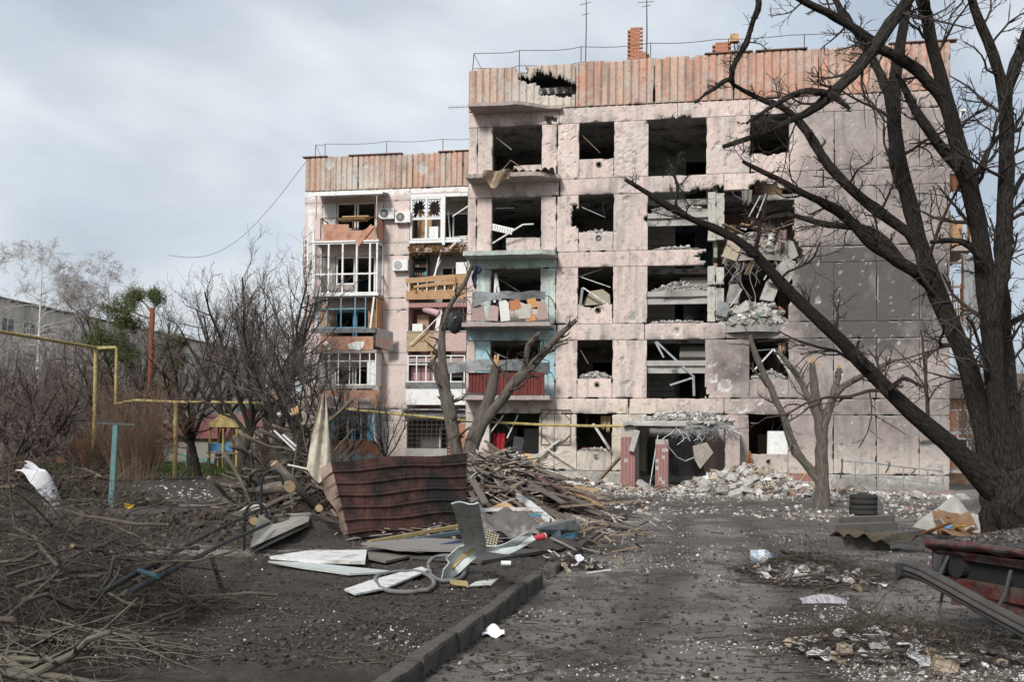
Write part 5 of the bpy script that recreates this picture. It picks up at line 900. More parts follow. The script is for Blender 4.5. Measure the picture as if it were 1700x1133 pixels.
V, Q, U = join_tubes([(PB[:1], RB[:1])], [40]); a_ = np.linspace(0, 2*np.pi, 41); flare = 1+.10*np.sin(5*np.tile(a_, 22)+.8)+.06*np.sin(9*np.tile(a_, 22)); cen = np.repeat(PB[0], 41, 0); V = cen+(V-cen)*flare[:, None]; V = wobble(V, .22, 3.2, 5)
V2, Q2, U2 = join_tubes([(PB[1:], RB[1:])], [14]); V2 = wobble(V2, .07, 5., 9); mb = MB(); mb.add(V-bt0, Q, None, U); mb.add(V2-bt0, Q2, None, U2); mb.build('trunk', M_BARK, big, smooth=True, uv=True)
V, Q, U = join_tubes([l2, l3, l4], [5, 3, 3]); obj('crown', qmesh('crown', V-bt0, Q, mk('dark_twig', (.045, .036, .03), .3, 6., .95, 0), uv=U), big)
for k in ():
    for j in (5, 9, 13): p, r = PB[k, j], RB[k, j]; d = rng.normal(size=3)*[1, .4, .6]-[0, .8, 0]; d /= np.linalg.norm(d); MB().tube([p+d*r*.5-bt0, p+d*r*1.2-bt0, p+d*(r*1.35)-bt0], [r*.5, r*.38, r*.2], 9).build('knot', M_BARK, big, smooth=True, uv=True)
def hand_tree(limbs, D, K, lab, seed, m, sub, broken=(), name='lopped_tree', subl=.12, cat='tree'):
    P, R = traced(limbs, D, K); rng = np.random.default_rng(seed); o0 = np.array([P[0, 0, 0], P[0, 0, 1], 0]); o0[2] = gz(*o0[:2]); r = thing(name, lab, cat, o0)
    V, Q, U = join_tubes([(P, R)], [14]); V = wobble(V, .13, 2.6, seed); obj('trunk', qmesh('trunk', V-o0, Q, m, smooth=True, uv=U), r)
    l2 = grow(P[1:], R[1:], sub+4, subl, 50, 6, .04, rng, .3, .22, .35, .6, .006); l3 = grow(*l2, 4, .5, 45, 5, .03, rng, .15, .25, .6, .5, .004); V, Q, U = join_tubes([l2, l3], [4, 3]); obj('crown', qmesh('crown', V-o0, Q, M_TWIG, uv=U), r)
    for k in broken:         # pale torn wood at snapped ends
        e_, d = P[k, -1], P[k, -1]-P[k, -3]; d /= np.linalg.norm(d); rr2 = R[k, -1]
        for j in range(6): a = rng.normal(size=3)*.7; MB().bar(e_-o0+a*rr2*.6-d*.1, e_-o0+a*rr2*1.0+d*rng.uniform(.02, .22), rr2*.4, rr2*.2).build('splinter', M_RAWWOOD, r)
    return r
D = onground(1365, 842)[1]
hand_tree([([(1365, 846), (1365, 815), (1365, 772), (1363, 719), (1358, 680), (1353, 648), (1349, 602)], (14, 11.5, 10.5, 10, 8.5, 7, 5.5), (0, 0)), ([(1364, 715), (1376, 677), (1385, 655), (1406, 638), (1431, 625), (1459, 610), (1484, 599)], (9, 7, 6, 5, 4.5, 4, 3), (0, -.5)), ([(1360, 700), (1346, 670), (1328, 630), (1312, 605), (1288, 582)], (7, 6, 5, 4.5, 3.5), (0, .3)), ([(1362, 795), (1350, 782), (1328, 765), (1310, 726), (1300, 686), (1279, 645), (1261, 606), (1249, 579), (1245, 558)], (8.5, 7.5, 7, 6.5, 6, 5.5, 5, 4, 3.5), (0, .2)), ([(1385, 655), (1390, 635), (1393, 612)], (6, 5, 4), (-.1, -.1))], D, 16, 'lopped grey tree with stumpy limbs before the sooty wall', 31, M_BARK2, 5, (0, 1, 4), subl=.2)
D = 27.
hand_tree([([(782, 818), (780, 790), (778, 758), (789, 719), (805, 679), (818, 640), (823, 607)], (17, 15.5, 14, 12.5, 10.5, 9.5, 8.5), (0, 0)), ([(792, 715), (805, 698), (831, 666), (847, 640), (871, 618), (892, 602), (908, 578), (924, 560), (940, 545), (957, 531)], (10, 9.5, 9, 8.5, 8, 7, 6.5, 6, 4.5, 3), (0, -.6)), ([(872, 617), (874, 594), (876, 573), (896, 552)], (6, 5, 4.5, 3), (-.3, -.6)), ([(772, 800), (762, 770), (758, 751), (745, 675), (736, 645), (728, 625), (718, 598)], (12, 11.5, 11, 10.5, 10, 9, 5), (.2, .2)), ([(742, 665), (738, 630), (733, 585), (734, 540), (751, 502), (775, 470), (785, 440)], (6, 6.5, 7, 5, 4, 3.5, 2.5), (.2, -.3))], D, 16, 'snapped grey tree with torn pale wood behind the corrugated sheet', 41, M_BARK2, 7, (0, 3), 'broken_tree', .22)
# ================================================================== rubble
PAL = {'conc': [(.42, .40, .37), (.36, .345, .32), (.30, .285, .26), (.50, .48, .45), (.24, .225, .2), (.55, .54, .52)], 'mix': [(.42, .40, .37), (.34, .32, .29), (.56, .55, .53), (.66, .66, .65), (.30, .24, .19), (.32, .22, .17), (.40, .33, .25), (.25, .235, .21), (.16, .14, .125), (.48, .45, .4)], 'white': [(.62, .62, .61), (.5, .49, .47), (.4, .385, .36), (.7, .7, .7)], 'soil': [(.05, .04, .033), (.07, .055, .045), (.04, .033, .028), (.09, .075, .06)]}
M_CHIP = mk('rubble', attr=True, var=.25, scale=14., rough=.92, bump=.5, bscale=60.)
def onpt(px, py, h=0.):
    z = h
    for _ in range(5): p = gnd(px, py, z); z = gz(p[0], p[1])+h
    return np.array([p[0], p[1], z])
def heap(name, label, cat, c, ax, ay, h, n, s0, s1, pal, seed, rot=-TH, flat=.55, skew=1., core=True, kind='stuff', group=None):
    rng = np.random.default_rng(seed); c = np.asarray(c, float); a = rng.uniform(0, 2*np.pi, n); r = np.sqrt(rng.uniform(0, 1, n)); x = ax*r*np.cos(a); y = ay*r*np.sin(a)
    pr = (1-r**1.6)**skew*(.65+.7*fbm(x*1.3+seed, y*1.3, 0, 3, seed)); z = h*pr*rng.uniform(.75, 1.05, n)+.02
    s_ = s0*(s1/s0)**(rng.uniform(0, 1, n)**2.2); S = s_[:, None]*rng.uniform(.45, 1.1, (n, 3))*[1.1, 1., .6]; C = np.array(PAL[pal])[rng.integers(0, len(PAL[pal]), n)]*rng.uniform(.75, 1.15, (n, 1))
    V, Q, cc = chipsmesh(np.stack([x, y, z], -1), S, C, .2, flat)
    if core:
        g = 26; A, R_ = np.meshgrid(np.linspace(0, 2*np.pi, g*2), np.linspace(0, 1, g)); X, Y = ax*R_*np.cos(A), ay*R_*np.sin(A); Z = h*.86*(1-R_**1.6)**skew*(.65+.7*fbm(X*1.3+seed, Y*1.3, 0, 3, seed))-.04; Z[-1] = -.25; i = np.arange(g*g*2).reshape(g, g*2); q = np.stack([i[:-1, :-1], i[1:, :-1], i[1:, 1:], i[:-1, 1:]], -1).reshape(-1, 4)
        m = np.array(PAL[pal]).mean(0)*.62; cv = m*(.6+.8*fbm(X*6, Y*6, 0, 3, 8)).reshape(-1, 1); Q = np.r_[Q, q+len(V)]; V = np.r_[V, np.stack([X, Y, Z], -1).reshape(-1, 3)]; cc = np.r_[cc, cv]
    o = obj(name, qmesh(name, V, Q, M_CHIP, col=cc), None, c, (0, 0, rot)); return tag(o, label, cat, group, kind)
e0 = W(9.4, -2.6, 0); e0[2] = gz(e0[0], e0[1])-.02
heap('rubble', 'pale rubble mound spilling from the collapsed porch', 'rubble', W(10.7, -2.5, .03), 2.8, 1.5, .9, 2800, .035, .3, 'mix', 1); heap('rubble', 'thin grit spread round the feet of the porch pillars', 'rubble', W(8.0, -3.1, .0), 2.2, .9, .16, 700, .03, .2, 'mix', 61)
heap('rubble', 'low rubble spread along the wall right of the porch', 'rubble', W(13.6, -2.2, .0), 4.8, 1.2, .25, 1100, .03, .25, 'mix', 2)
heap('rubble', 'low rubble spread under the ground-floor windows left of the porch', 'rubble', W(4.8, -2.2, .03), 2.8, 1.6, .45, 1500, .03, .25, 'mix', 3)
heap('rubble', 'scattered pale debris fringe on the drive before the porch', 'rubble', W(9.0, -4.4, .02), 7., 1.2, .05, 1100, .02, .11, 'conc', 4, core=False)
heap('rubble', 'rubble piled on top of the porch canopy', 'rubble', W(8.6, -1.5, 2.66), 1.75, 1.0, .38, 1100, .03, .2, 'conc', 5)
heap('rubble', 'household wreckage heaped on the torn floor of the blast hole', 'rubble', W(11.15, .75, FL[3]+.02), 1.25, 1.0, 1.0, 900, .05, .32, 'mix', 6, skew=.7)
heap('rubble', 'concrete fragments heaped in the lower bay of the blast hole', 'rubble', W(11.05, .6, FL[2]+.15), 1.3, 1.0, .95, 1000, .05, .34, 'conc', 7, skew=.7)
for k, (u, z, a, h_, lab) in enumerate(((8.2, 10.85, 1.0, .2, 'grit on the upper stair landing'), (8.3, 7.72, 1.1, .3, 'grit heaped on the middle stair landing'), (8.2, 9.3, .9, .12, 'grit along the stairwell edge below the upper landing'), (5.1, 9.98, .6, .14, 'grit on the fourth-storey window sill left of the stairwell'), (5.1, 4.38, .62, .2, 'debris on the second-storey window sill left of the stairwell'), (5.1, 1.52, .62, .12, 'debris on the ground-floor window sill left of the porch'), (11.65, 4.35, .66, .28, 'debris on the second-storey sill behind the lopped tree'), (8.2, 6.48, 1.0, .08, 'grit on the stairwell edge below the middle landing'))):
    heap('rubble', lab, 'rubble', W(u, .3, z), a, .28, h_, 220, .03, .16, 'conc', 20+k)
# larger chunks, each its own thing
def chunk_me(seed, s=1.):
    rng = np.random.default_rng(seed); bm = bmesh.new(); bmesh.ops.create_cube(bm, size=1.); bmesh.ops.bevel(bm, geom=bm.edges[:], offset=.16, segments=1, affect='EDGES', clamp_overlap=True)
    for v in bm.verts: v.co = Vector(np.array(v.co)*(1+rng.normal(0, .13, 3)))
    me = bpy.data.meshes.new('concrete_chunk'); bm.to_mesh(me); bm.free(); me.polygons.foreach_set('use_smooth', np.zeros(len(me.polygons), bool)); me.materials.append(mk('chunk_concrete', (.40, .385, .36), .25, 5., .92, .6, 30., col2=(.28, .26, .235), c2scale=3.)); return me
cm = [chunk_me(i) for i in range(6)]; rng = np.random.default_rng(9)
for k in range(46):
    u = rng.normal(10.6, 1.6); y = rng.uniform(-4.2, -1.1); p = W(u, y, 0); d = math.hypot((u-10.7)/2.9, (y+2.5)/1.6); z = gz(p[0], p[1])+max(0, .95*(1-min(d, 1)**1.6))*.8; s_ = rng.uniform(.2, .5)
    o = obj('concrete_chunk', cm[k % 6], None, (p[0], p[1], z+.03), tuple(rng.normal(0, .4, 2))+(rng.uniform(0, 6),)); o.scale = (s_*1.3, s_, s_*.55); tag(o, 'grey concrete chunk lying on the porch rubble mound', 'chunk', 'concrete chunks on the porch mound')
for k in range(26):
    u = rng.choice([rng.uniform(1.5, 6.5), rng.uniform(12.5, 17.8)]); y = rng.uniform(-3.8, -1.2); p = W(u, y, 0); s_ = rng.uniform(.15, .36)
    o = obj('concrete_chunk', cm[k % 6], None, (p[0], p[1], gz(p[0], p[1])+.1), tuple(rng.normal(0, .3, 2))+(rng.uniform(0, 6),)); o.scale = (s_*1.4, s_, s_*.5); tag(o, 'grey concrete chunk lying along the foot of the shelled wall', 'chunk', 'concrete chunks along the wall foot')
for k in range(16):
    hz = k % 2; u = rng.uniform(10.2, 12.2); s_ = rng.uniform(.25, .55); p = W(u, rng.uniform(.05, .9), (FL[3] if hz else FL[2]+.1)+rng.uniform(.3, .9))
    o = obj('concrete_chunk', cm[k % 6], None, p, tuple(rng.normal(0, .6, 2))+(rng.uniform(0, 6),)); o.scale = (s_*1.2, s_, s_*.5); tag(o, 'broken slab piece wedged in the blast hole', 'chunk', 'slab pieces in the blast hole')
# ---- planks, frames and torn boards
def plk(a, b, w_, th, m, name, label, cat, group=None): return MB().bar(a, b, w_, th).at(name, m, label, cat, group)
def wplk(p, q, off, w_, th, m, name, label, cat, off2=None, group=None, C=C1):
    (a, za), (b, zb) = fac(*p, off, C), fac(*q, off if off2 is None else off2, C); return plk(W(a, off, za, C), W(b, off if off2 is None else off2, zb, C), w_, th, m, name, label, cat, group)
WHT = mk('white_board', (.60, .60, .58), .18, 6., .65, .25, 30., col2=(.26, .23, .19), c2scale=4., c2pos=(.5, .72)); TAN = mk('tan_board', (.44, .30, .16), .25, 6., .85, .2, 30.); MAR = mk('maroon_board', (.15, .085, .085), .25, 5., .8, .2, 30.); LBL = mk('pale_blue_board', (.12, .32, .45), .2, 5., .7, .2, 30.)
wplk((870, 769), (930, 731), -.35, .1, .06, WHT, 'white_batten', 'white batten propped against the ground-floor wall left of the porch', 'batten', -.1); wplk((907, 745), (951, 773), -.25, .06, .04, WHT, 'white_batten', 'thin white batten crossing down to the plinth left of the porch', 'batten')
wplk((983, 810), (1032, 757), -1.4, .16, .08, M_WOOD, 'leaning_plank', 'dark plank leaning on the left porch pillar', 'plank', -2.0); wplk((938, 796), (1013, 827), -2.6, .28, .1, WHT, 'fallen_profile', 'long white frame profile fallen before the left window', 'frame', -3.4); wplk((960, 800), (1010, 818), -2.2, .12, .05, WHT, 'fallen_profile', 'short white frame profile beside the longer fallen one', 'frame', -2.6)
wplk((1060, 800), (1096, 826), -2.7, .3, .18, M_CONC, 'fallen_beam', 'concrete beam fallen between the porch pillars', 'beam', -3.0)
wplk((985, 704), (1012, 746), -.05, .14, .05, WHT, 'window_sash', 'white sash leaning out of the ground-floor window left of the porch', 'sash', -.3); wplk((860, 690), (842, 728), .25, .08, .05, WHT, 'window_sash', 'white batten hanging in the ground-floor balcony opening', 'batten'); wplk((836, 690), (812, 722), .3, .1, .05, WHT, 'window_sash', 'slanted white batten in the ground-floor balcony opening', 'batten')
for (p, q, lab) in (((1090, 568), (1153, 627), 'long steel frame bar crossing the second-storey stairwell window'), ((1102, 594), (1088, 568), 'short frame bar at the left of the second-storey stairwell window'), ((1112, 640), (1152, 627), 'bent frame bar on the sill of the second-storey stairwell window'), ((1151, 627), (1152, 658), 'upright frame bar in the second-storey stairwell window')): wplk(p, q, .12, .09, .07, M_GALV, 'frame_bar', lab, 'frame')
for (p, q, lab) in (((1250, 617), (1284, 580), 'left leg of the bent white window frame in the second storey'), ((1284, 580), (1312, 622), 'right leg of the bent white window frame in the second storey')): wplk(p, q, .05, .1, .06, WHT, 'bent_casement', lab, 'frame')
# leaning cabinet boards in the third-storey window
(u, z) = fac(985, 490); MB().prism([(0, 0), (1.1, .12), (1.05, .5), (.75, .72), (.25, .62)], 0, .04).build('table_top', simple((.27, .24, .17), .6), None, loc=W(4.55, .35, 7.22), rot=(-.25, .05, -TH)); tag(bpy.context.scene.objects['table_top'], 'greenish tabletop tilted in the third-storey window left of the stairwell', 'tabletop')
wplk((968, 478), (1010, 506), .12, .09, .05, WHT, 'window_sash', 'pale sash bar across the tilted tabletop', 'sash'); wplk((967, 478), (963, 510), .12, .1, .05, simple((.25, .25, .24)), 'window_sash', 'grey sash bar upright beside the tilted tabletop', 'sash'); wplk((960, 460), (1000, 447), .5, .05, .03, WHT, 'curtain_rail', 'white curtain rail fallen across the third-storey window top', 'rail')
wplk((821, 503), (823, 455), -.3, .09, .05, WHT, 'window_sash', 'left leg of a white frame leaning on the mint balcony', 'sash', .1); wplk((823, 455), (832, 510), .1, .09, .05, WHT, 'window_sash', 'right leg of a white frame leaning on the mint balcony', 'sash', -.4)
r = thing('radiator', 'white ribbed radiator dangling in the fourth-storey balcony opening', 'radiator', W(1.35, .1, 10.1), -TH)
for k in range(9): MB().box((-.4+.1*k, 0, .25-.025*k), (.08, .09, .22), (0, .2, 0)).build('fin', M_WHITE, r)
MB().bar((-.48, 0, .4), (.5, 0, .15), .05).build('header', M_WHITE, r)
wplk((818, 404), (868, 373), -.2, .05, .05, WHT, 'pipe', 'bent white pipe end sticking from the fourth-storey balcony opening', 'pipe', -.5); wplk((868, 373), (886, 372), -.5, .05, .05, WHT, 'pipe', 'level white pipe end above the fourth-storey sill', 'pipe')
for k, (p, q) in enumerate((((1243, 360), (1262, 325)), ((1256, 362), (1272, 322)), ((1205, 520), (1232, 480)), ((1268, 465), (1280, 445)))): wplk(p, q, -.05, .03, .03, WHT, 'loose_cable_duct', ['white cable duct slanting in the top of the blast hole', 'second white duct slanting in the top of the blast hole', 'white duct across the lower blast-hole rubble', 'short white duct among the wreckage'][k], 'duct', .2)
# things hanging out of the blast hole
r = MB().bx(-.28, .28, -.05, .05, 0, .75).build('mattress', simple((.42, .35, .26), .9), None, loc=W(10.15, -.12, 8.85), rot=(.1, .35, -TH)); tag(r, 'tan padded cushion slumped at the edge of the blast hole', 'cushion')
mb = MB(); t = np.linspace(0, 2*np.pi, 19); mb.tube([(.2*math.cos(a), 0, .2*math.sin(a)) for a in t], [.035]*19, 8, False); r = mb.build('washer_door', M_WHITE, None, loc=W(fac(1235, 415, -.15)[0], -.15, fac(1235, 415, -.15)[1]), rot=(.2, 0, -TH)); tag(r, 'round white ring lying in the wreckage of the blast hole', 'ring')
for k, (p, q, w_, m, nm, lab) in enumerate((((1262, 398), (1270, 422), .22, WHT, 'white_board', 'white board standing in the wreckage of the blast hole'), ((1274, 404), (1282, 420), .2, WHT, 'white_board', 'white notched board next to the other in the blast hole'), ((1252, 430), (1240, 456), .22, TAN, 'tan_board', 'tan board sliding over the torn slab edge'), ((1230, 372), (1300, 388), .2, TAN, 'tan_board', 'tan plank lying on the upper wreckage'), ((1280, 383), (1318, 370), .16, M_WOOD, 'plank', 'dark plank on the upper wreckage at the hole edge'), ((1200, 372), (1240, 392), .2, M_WOOD, 'plank', 'dark timber lying back in the blast hole'))): wplk(p, q, -.02-.05*k, w_, .04, m, nm, lab, 'board', .25)
mb = MB(); mb.sheet(lambda a, b: (.16*np.cos(a*3)*(1-.3*b), -.12*np.sin(a*3), -.0-.5*b+.03*np.sin(a*11)), 10, 6, .01); r = mb.build('cloth', simple((.12, .36, .28), .9), None, loc=W(fac(1261, 520, -.2)[0], -.1, fac(1261, 520, -.2)[1]), rot=(0, 0, -TH)); tag(r, 'green cloth hanging over the beam below the blast hole', 'cloth')
MB().box((0, 0, 0), (.4, .12, .5), (.1, .35, 0), .02).build('slab_plate', M_GALV, None, loc=W(9.95, -.1, 6.95), rot=(0, 0, -TH)); tag(scn.objects['slab_plate'], 'grey perforated plate hanging at the left of the blast hole', 'plate')
mb = MB()
for k in range(22):
    x = rng.uniform(9.95, 12.3); z0 = rng.choice([8.7, 9.0, 11.5, 8.8]); L_ = rng.uniform(.5, 1.8); t = np.linspace(0, 1, 8); a = rng.normal(0, .35); mb.tube(np.stack([x+a*t+.12*np.sin(6*t+k), -.05-.12*np.sin(3*t+k)+0*t, z0-L_*t], -1), [.007 if k % 3 else .012]*8, 5, False)
o = mb.build('cables', simple((.30, .29, .27), .6), None, loc=C1, rot=(0, 0, -TH)); tag(o, 'tangle of cables and steel hanging in the blast hole', 'cables', None, 'stuff')
panel('hollow_slab', None, 10.0, 12.2, 8.66, 8.9, .18, .9, h=.05, colfn=col1(3, (.42, .40, .37), False), bites=[[(x+.075*math.cos(a), 8.78+.075*math.sin(a)) for a in np.linspace(0, 6.28, 12)] for x in np.arange(10.2, 12.1, .22)], ragged=.008); o = scn.objects['hollow_slab']; o.location = C1; o.rotation_euler = (0, 0, -TH); tag(o, 'torn hollow-core floor slab edge across the blast hole', 'slab')
# rag and boards on the fourth-storey balcony slab
mb = MB(); mb.sheet(lambda a, b: (-.5+1.0*a, -.1-.12*np.sin(a*9+b*3)-.1*b, -.55*b*(1-.4*np.cos(a*7))), 26, 12, .01); r = mb.build('rag', mk('brown_rag', (.19, .135, .09), .4, 7., .95, .5, 20., col2=(.36, .3, .24), c2scale=5.), None, loc=W(1.35, -.95, 12.3), rot=(0, 0, -TH)); tag(r, 'torn brown rag draped over the fourth-storey balcony slab', 'rag')
mb = MB(); mb.sheet(lambda a, b: (1.9*a, .5*b, .12*np.abs(np.sin(a*21))*(b < .5)+.05*np.sin(a*9)), 60, 3, .02); r = mb.build('roofing_strip', mk('torn_felt', (.15, .10, .075), .4, 6., .95, .4, 20.), None, loc=W(1.65, -.95, 12.22), rot=(0, 0, -TH)); tag(r, 'row of torn roofing scraps on the fourth-storey balcony slab', 'roofing')
wplk((827, 290), (848, 266), -.9, .05, .03, M_WOOD, 'splinter', 'splinter standing up from the brown rag', 'splinter', -.7); wplk((848, 266), (880, 288), -.8, .05, .03, M_WOOD, 'splinter', 'splinter slanting over the brown rag', 'splinter')
# ================================================================== the heap round the corrugated sheet
TL, TR, BR, BL = onpt(549, 764, 1.42), onpt(776, 754, 1.36), onpt(772, 872, .05), onpt(580, 898, .03)
bl3, br3 = onground(580, 899), onground(772, 880); dirv = (br3-bl3); 
TLp = atY(549, 766, bl3[1]+.45); TRp = atY(776, 754, br3[1]+.35)
def sheetfn(a, b):
    P = (bl3[:, None, None]*(1-a)+br3[:, None, None]*a)*(1-b)+(TLp[:, None, None]*(1-a)+TRp[:, None, None]*a)*b
    fr = (b*6.3) % 1; w6 = .05*np.exp(-((fr-.5)/.085)**2)+.012*np.exp(-((fr-.75)/.1)**2); off = -w6+.06*np.sin(a*2.6+.3)+.014*(np.abs(((a*6+.12*np.sin(b*9)) % 1)-.5) > .475)+.06*(fbm(a*6, b*5, 0, 4, 7)-.5)+.14*(fbm(a*2.2, b*1.5, 0, 2, 9)-.5)
    n_ = np.array([.0, 1., .15]); return tuple(P[k]+n_[k]*off+(.02*np.sin(a*9+b*4) if k == 2 else 0) for k in range(3))
rs = thing('roofing_sheet', 'rusty dark-red ribbed roofing sheet propped on edge in the yard', 'sheet', (bl3+br3)/2)
o3 = (bl3+br3)/2; mb = MB(); mb.sheet(lambda a, b: tuple(x-o3[k] for k, x in enumerate(sheetfn(a, b))), 90, 110, .012)
mb.build('sheet', mk('burnt_red_tin', (.10, .04, .03), .6, 5., .7, .5, 24., .1, col2=(.018, .015, .013), c2scale=.9, c2pos=(.4, .56)), rs, smooth=False)
for k in range(1, 6):
    continue
    a = k/6.; mb = MB(); P = np.stack(sheetfn(np.full((1, 40), a), np.linspace(0.01, .99, 40)[None]), -1)[0]-o3; mb.tube(P+[0, -.004, 0], [.008]*40, 5, False); mb.build('seam', simple((.012, .01, .01), .9), rs)
fl = atY(525, 782, bl3[1]+.55)-o3; fb = bl3-o3+np.array([-.06, .25, .0])
def flapfn(a, b):
    A = np.stack(sheetfn(np.zeros_like(a), b), 0)-o3[:, None, None]; Bp = (fb[:, None, None]*(1-b)+fl[:, None, None]*b)+np.array([-.05, .1, 0])[:, None, None]*np.sin(b*12); return tuple(A[k]*(1-a)+Bp[k]*a for k in range(3))
mb = MB(); mb.sheet(flapfn, 6, 40, .01); mb.build('bent_flap', mk('tan_tin', (.24, .175, .14), .3, 5., .6, .2, 30., .15, col2=(.12, .08, .06), c2scale=3), rs)
# pale flashing bent into an L
def strip(pts, w_, m, nm, lab, cat, th=.012, mid=None):
    P = np.array([onpt(*p) for p in pts]); _s = np.r_[0, np.cumsum(np.linalg.norm(np.diff(P, axis=0), axis=1))]; P = np.stack([np.interp(np.linspace(0, _s[-1], 14), _s, P[:, k]) for k in range(3)], -1); d = np.gradient(P, axis=0); up = np.array([.0, -.3, 1.]); sd_ = np.cross(d, np.array([0, 1., .2])); sd_ = np.where(np.linalg.norm(sd_, axis=1, keepdims=True) < 1e-3, [1, 0, 0], sd_); sd_[:, 1] *= .3; sd_ /= np.linalg.norm(sd_, axis=1, keepdims=True)
    c0 = P.mean(0); c0[2] = P[:, 2].min(); r = thing(nm, lab, cat, c0)
    def fn(a, b):
        i = (b*13).astype(int).clip(0, 12); f_ = b*13-i; p = P[i]*(1-f_)[..., None]+P[i+1]*f_[..., None]; s2 = sd_[i]*(1-f_)[..., None]+sd_[i+1]*f_[..., None]; X = p+s2*((a-.5)*w_)[..., None]-c0; X[..., 1] -= .07*np.abs(a-.5)*2+.02*np.sin(b*14+a*5); X[..., 2] += .012*np.sin(b*9+a*7); return X[..., 0], X[..., 1], X[..., 2]
    MB().sheet(fn, 6, 26, th).build('sheet', m, r)
    if mid is not None:
        for t0, t1 in ((.12, .34), (.44, .6), (.7, .85)): MB().sheet(lambda a, b: tuple(x+([0, -.02, .006][k]) for k, x in enumerate(fn(.42+.14*a+.03*np.sin(b*20), t0+(t1-t0)*b))), 3, 10, .012).build('foam_strip', mid, r)
    return r
FLASH = mk('pale_flashing', (.50, .56, .55), .15, 4., .5, .1, 30., .0, col2=(.36, .38, .37), c2scale=3.); FOAM = simple((.5, .38, .2), .9)
strip([(731, 964, .02), (752, 945, .1), (770, 925, .25), (790, 915, .33), (789, 898, .52), (781, 866, .8), (772, 838, 1.05)], .25, FLASH, 'metal_flashing', 'pale grey metal flashing bent upright beside the roofing sheet', 'flashing', .012, FOAM)
strip([(795, 917, .06), (830, 914, .1), (862, 903, .2), (884, 890, .32)], .16, FLASH, 'metal_flashing', 'pale curled metal strip under the crumpled felt', 'flashing')
def flat(pts, th, m, nm, lab, cat, hs=.04, D=None):
    P = [atY(x, y, D[i]) for i, (x, y) in enumerate(pts)] if D is not None else [onpt(x, y, hs if len(np.shape(hs)) == 0 else hs[i]) for i, (x, y) in enumerate(pts)]; P = np.array(P); n = len(P); V = np.r_[P, P+[0, 0, th]]; mb = MB(); T = np.array([[0, i, i+1] for i in range(1, n-1)]); area = sum(P[i][0]*P[(i+1) % n][1]-P[(i+1) % n][0]*P[i][1] for i in range(n))
    Q = np.array([[i, (i+1) % n, n+(i+1) % n, n+i] for i in range(n)])
    if area < 0: T2, T = T+n, T; T2 = T2[:, ::-1]; Q = Q[:, ::-1]
    else: T2 = T+n; T = T[:, ::-1]
    mb.add(V, Q, np.r_[T, T2]); return mb.at(nm, m, lab, cat)
flat([(448, 930), (506, 918), (609, 915), (606, 938), (520, 936)], .035, WHT, 'white_board', 'white board lying flat left of the roofing sheet', 'board', .05); flat([(445, 934), (520, 938), (657, 952), (580, 953), (500, 945)], .02, simple((.42, .45, .43)), 'pale_board', 'thin pale board half under the white one', 'board', .03)
flat([(572, 986), (612, 970), (700, 944), (712, 952), (640, 980), (590, 990)], .02, WHT, 'white_strip', 'long white strip passing under the tyres', 'strip', .03); flat([(600, 905), (700, 897), (770, 900), (768, 918), (660, 915)], .03, simple((.20, .19, .175)), 'grey_panel', 'flat grey panel under the roofing sheet', 'panel', .12); flat([(610, 918), (690, 925), (640, 936), (612, 930)], .03, simple((.15, .135, .11)), 'grey_panel', 'small dull panel before the flat grey one', 'panel', .04); flat([(585, 912), (790, 926), (880, 908), (900, 918), (800, 937), (590, 920)], .04, simple((.07, .065, .06)), 'black_sheeting', 'black sheet lying under the whole heap', 'panel', .02)
for (p, q, w_, m, nm, lab) in (((612, 902, .1), (765, 873, .22), .07, mk('yellow_batten', (.32, .25, .12), .3, 8., .8), 'batten', 'dull yellow batten along the foot of the roofing sheet'), ((630, 906, .1), (768, 884, .18), .06, simple((.10, .14, .17)), 'batten', 'blue-grey batten below the yellow one'), ((725, 909, .12), (766, 900, .18), .05, simple((.06, .08, .13)), 'batten', 'short navy batten left of the flashing'), ((733, 912, .1), (767, 904, .14), .05, TAN, 'batten', 'short tan batten left of the flashing')): plk(onpt(*p), onpt(*q), w_, .05, m, nm, lab, 'batten')
mb = MB(); c0 = onground(838, 900); mb.sheet(lambda a, b: (-.5+1.0*a+.05*np.sin(b*9), -.35+.6*b+.04*np.sin(a*8), .16+.34*np.sin(b*2.2)*(1-.3*a)+.07*np.sin(a*7+b*5)+.04*np.sin(a*17)), 26, 16, .012); r = mb.build('felt', mk('grey_felt', (.115, .105, .095), .35, 6., .95, .5, 30., col2=(.2, .19, .18), c2scale=3.), None, loc=c0); tag(r, 'crumpled grey roofing felt heaped beside the flashing', 'felt')
mb = MB(); c0 = onground(900, 915); mb.sheet(lambda a, b: (-.45+1.0*a, -.25+.45*b, .05+.16*np.sin(b*2.6)*np.abs(np.sin(a*2.5+.4))+.04*np.sin(a*9)), 22, 12, .012); r = mb.build('felt', mk('black_felt', (.045, .04, .037), .35, 6., .9, .5, 30.), None, loc=c0); tag(r, 'dark crumpled felt lying by the kerb under the bottle', 'felt')
c0 = onpt(808, 897, .22); r = thing('lattice_vent', 'cream lattice vent panel tilted in the heap', 'vent', c0, .1); mb = MB(); R_ = (.9, .3, 0); mb.box((0, 0, 0), (.34, .24, .02), R_); mb.build('panel', simple((.5, .43, .28)), r)
for k in range(9): MB().box(np.array(rotm(*R_))@np.array([-.16+.04*k, 0, .015]), (.008, .24, .008), R_).build('bar', M_DARKMETAL, r)
for k in range(6): MB().box(np.array(rotm(*R_))@np.array([0, -.1+.04*k, .018]), (.34, .008, .008), R_).build('bar', M_DARKMETAL, r)
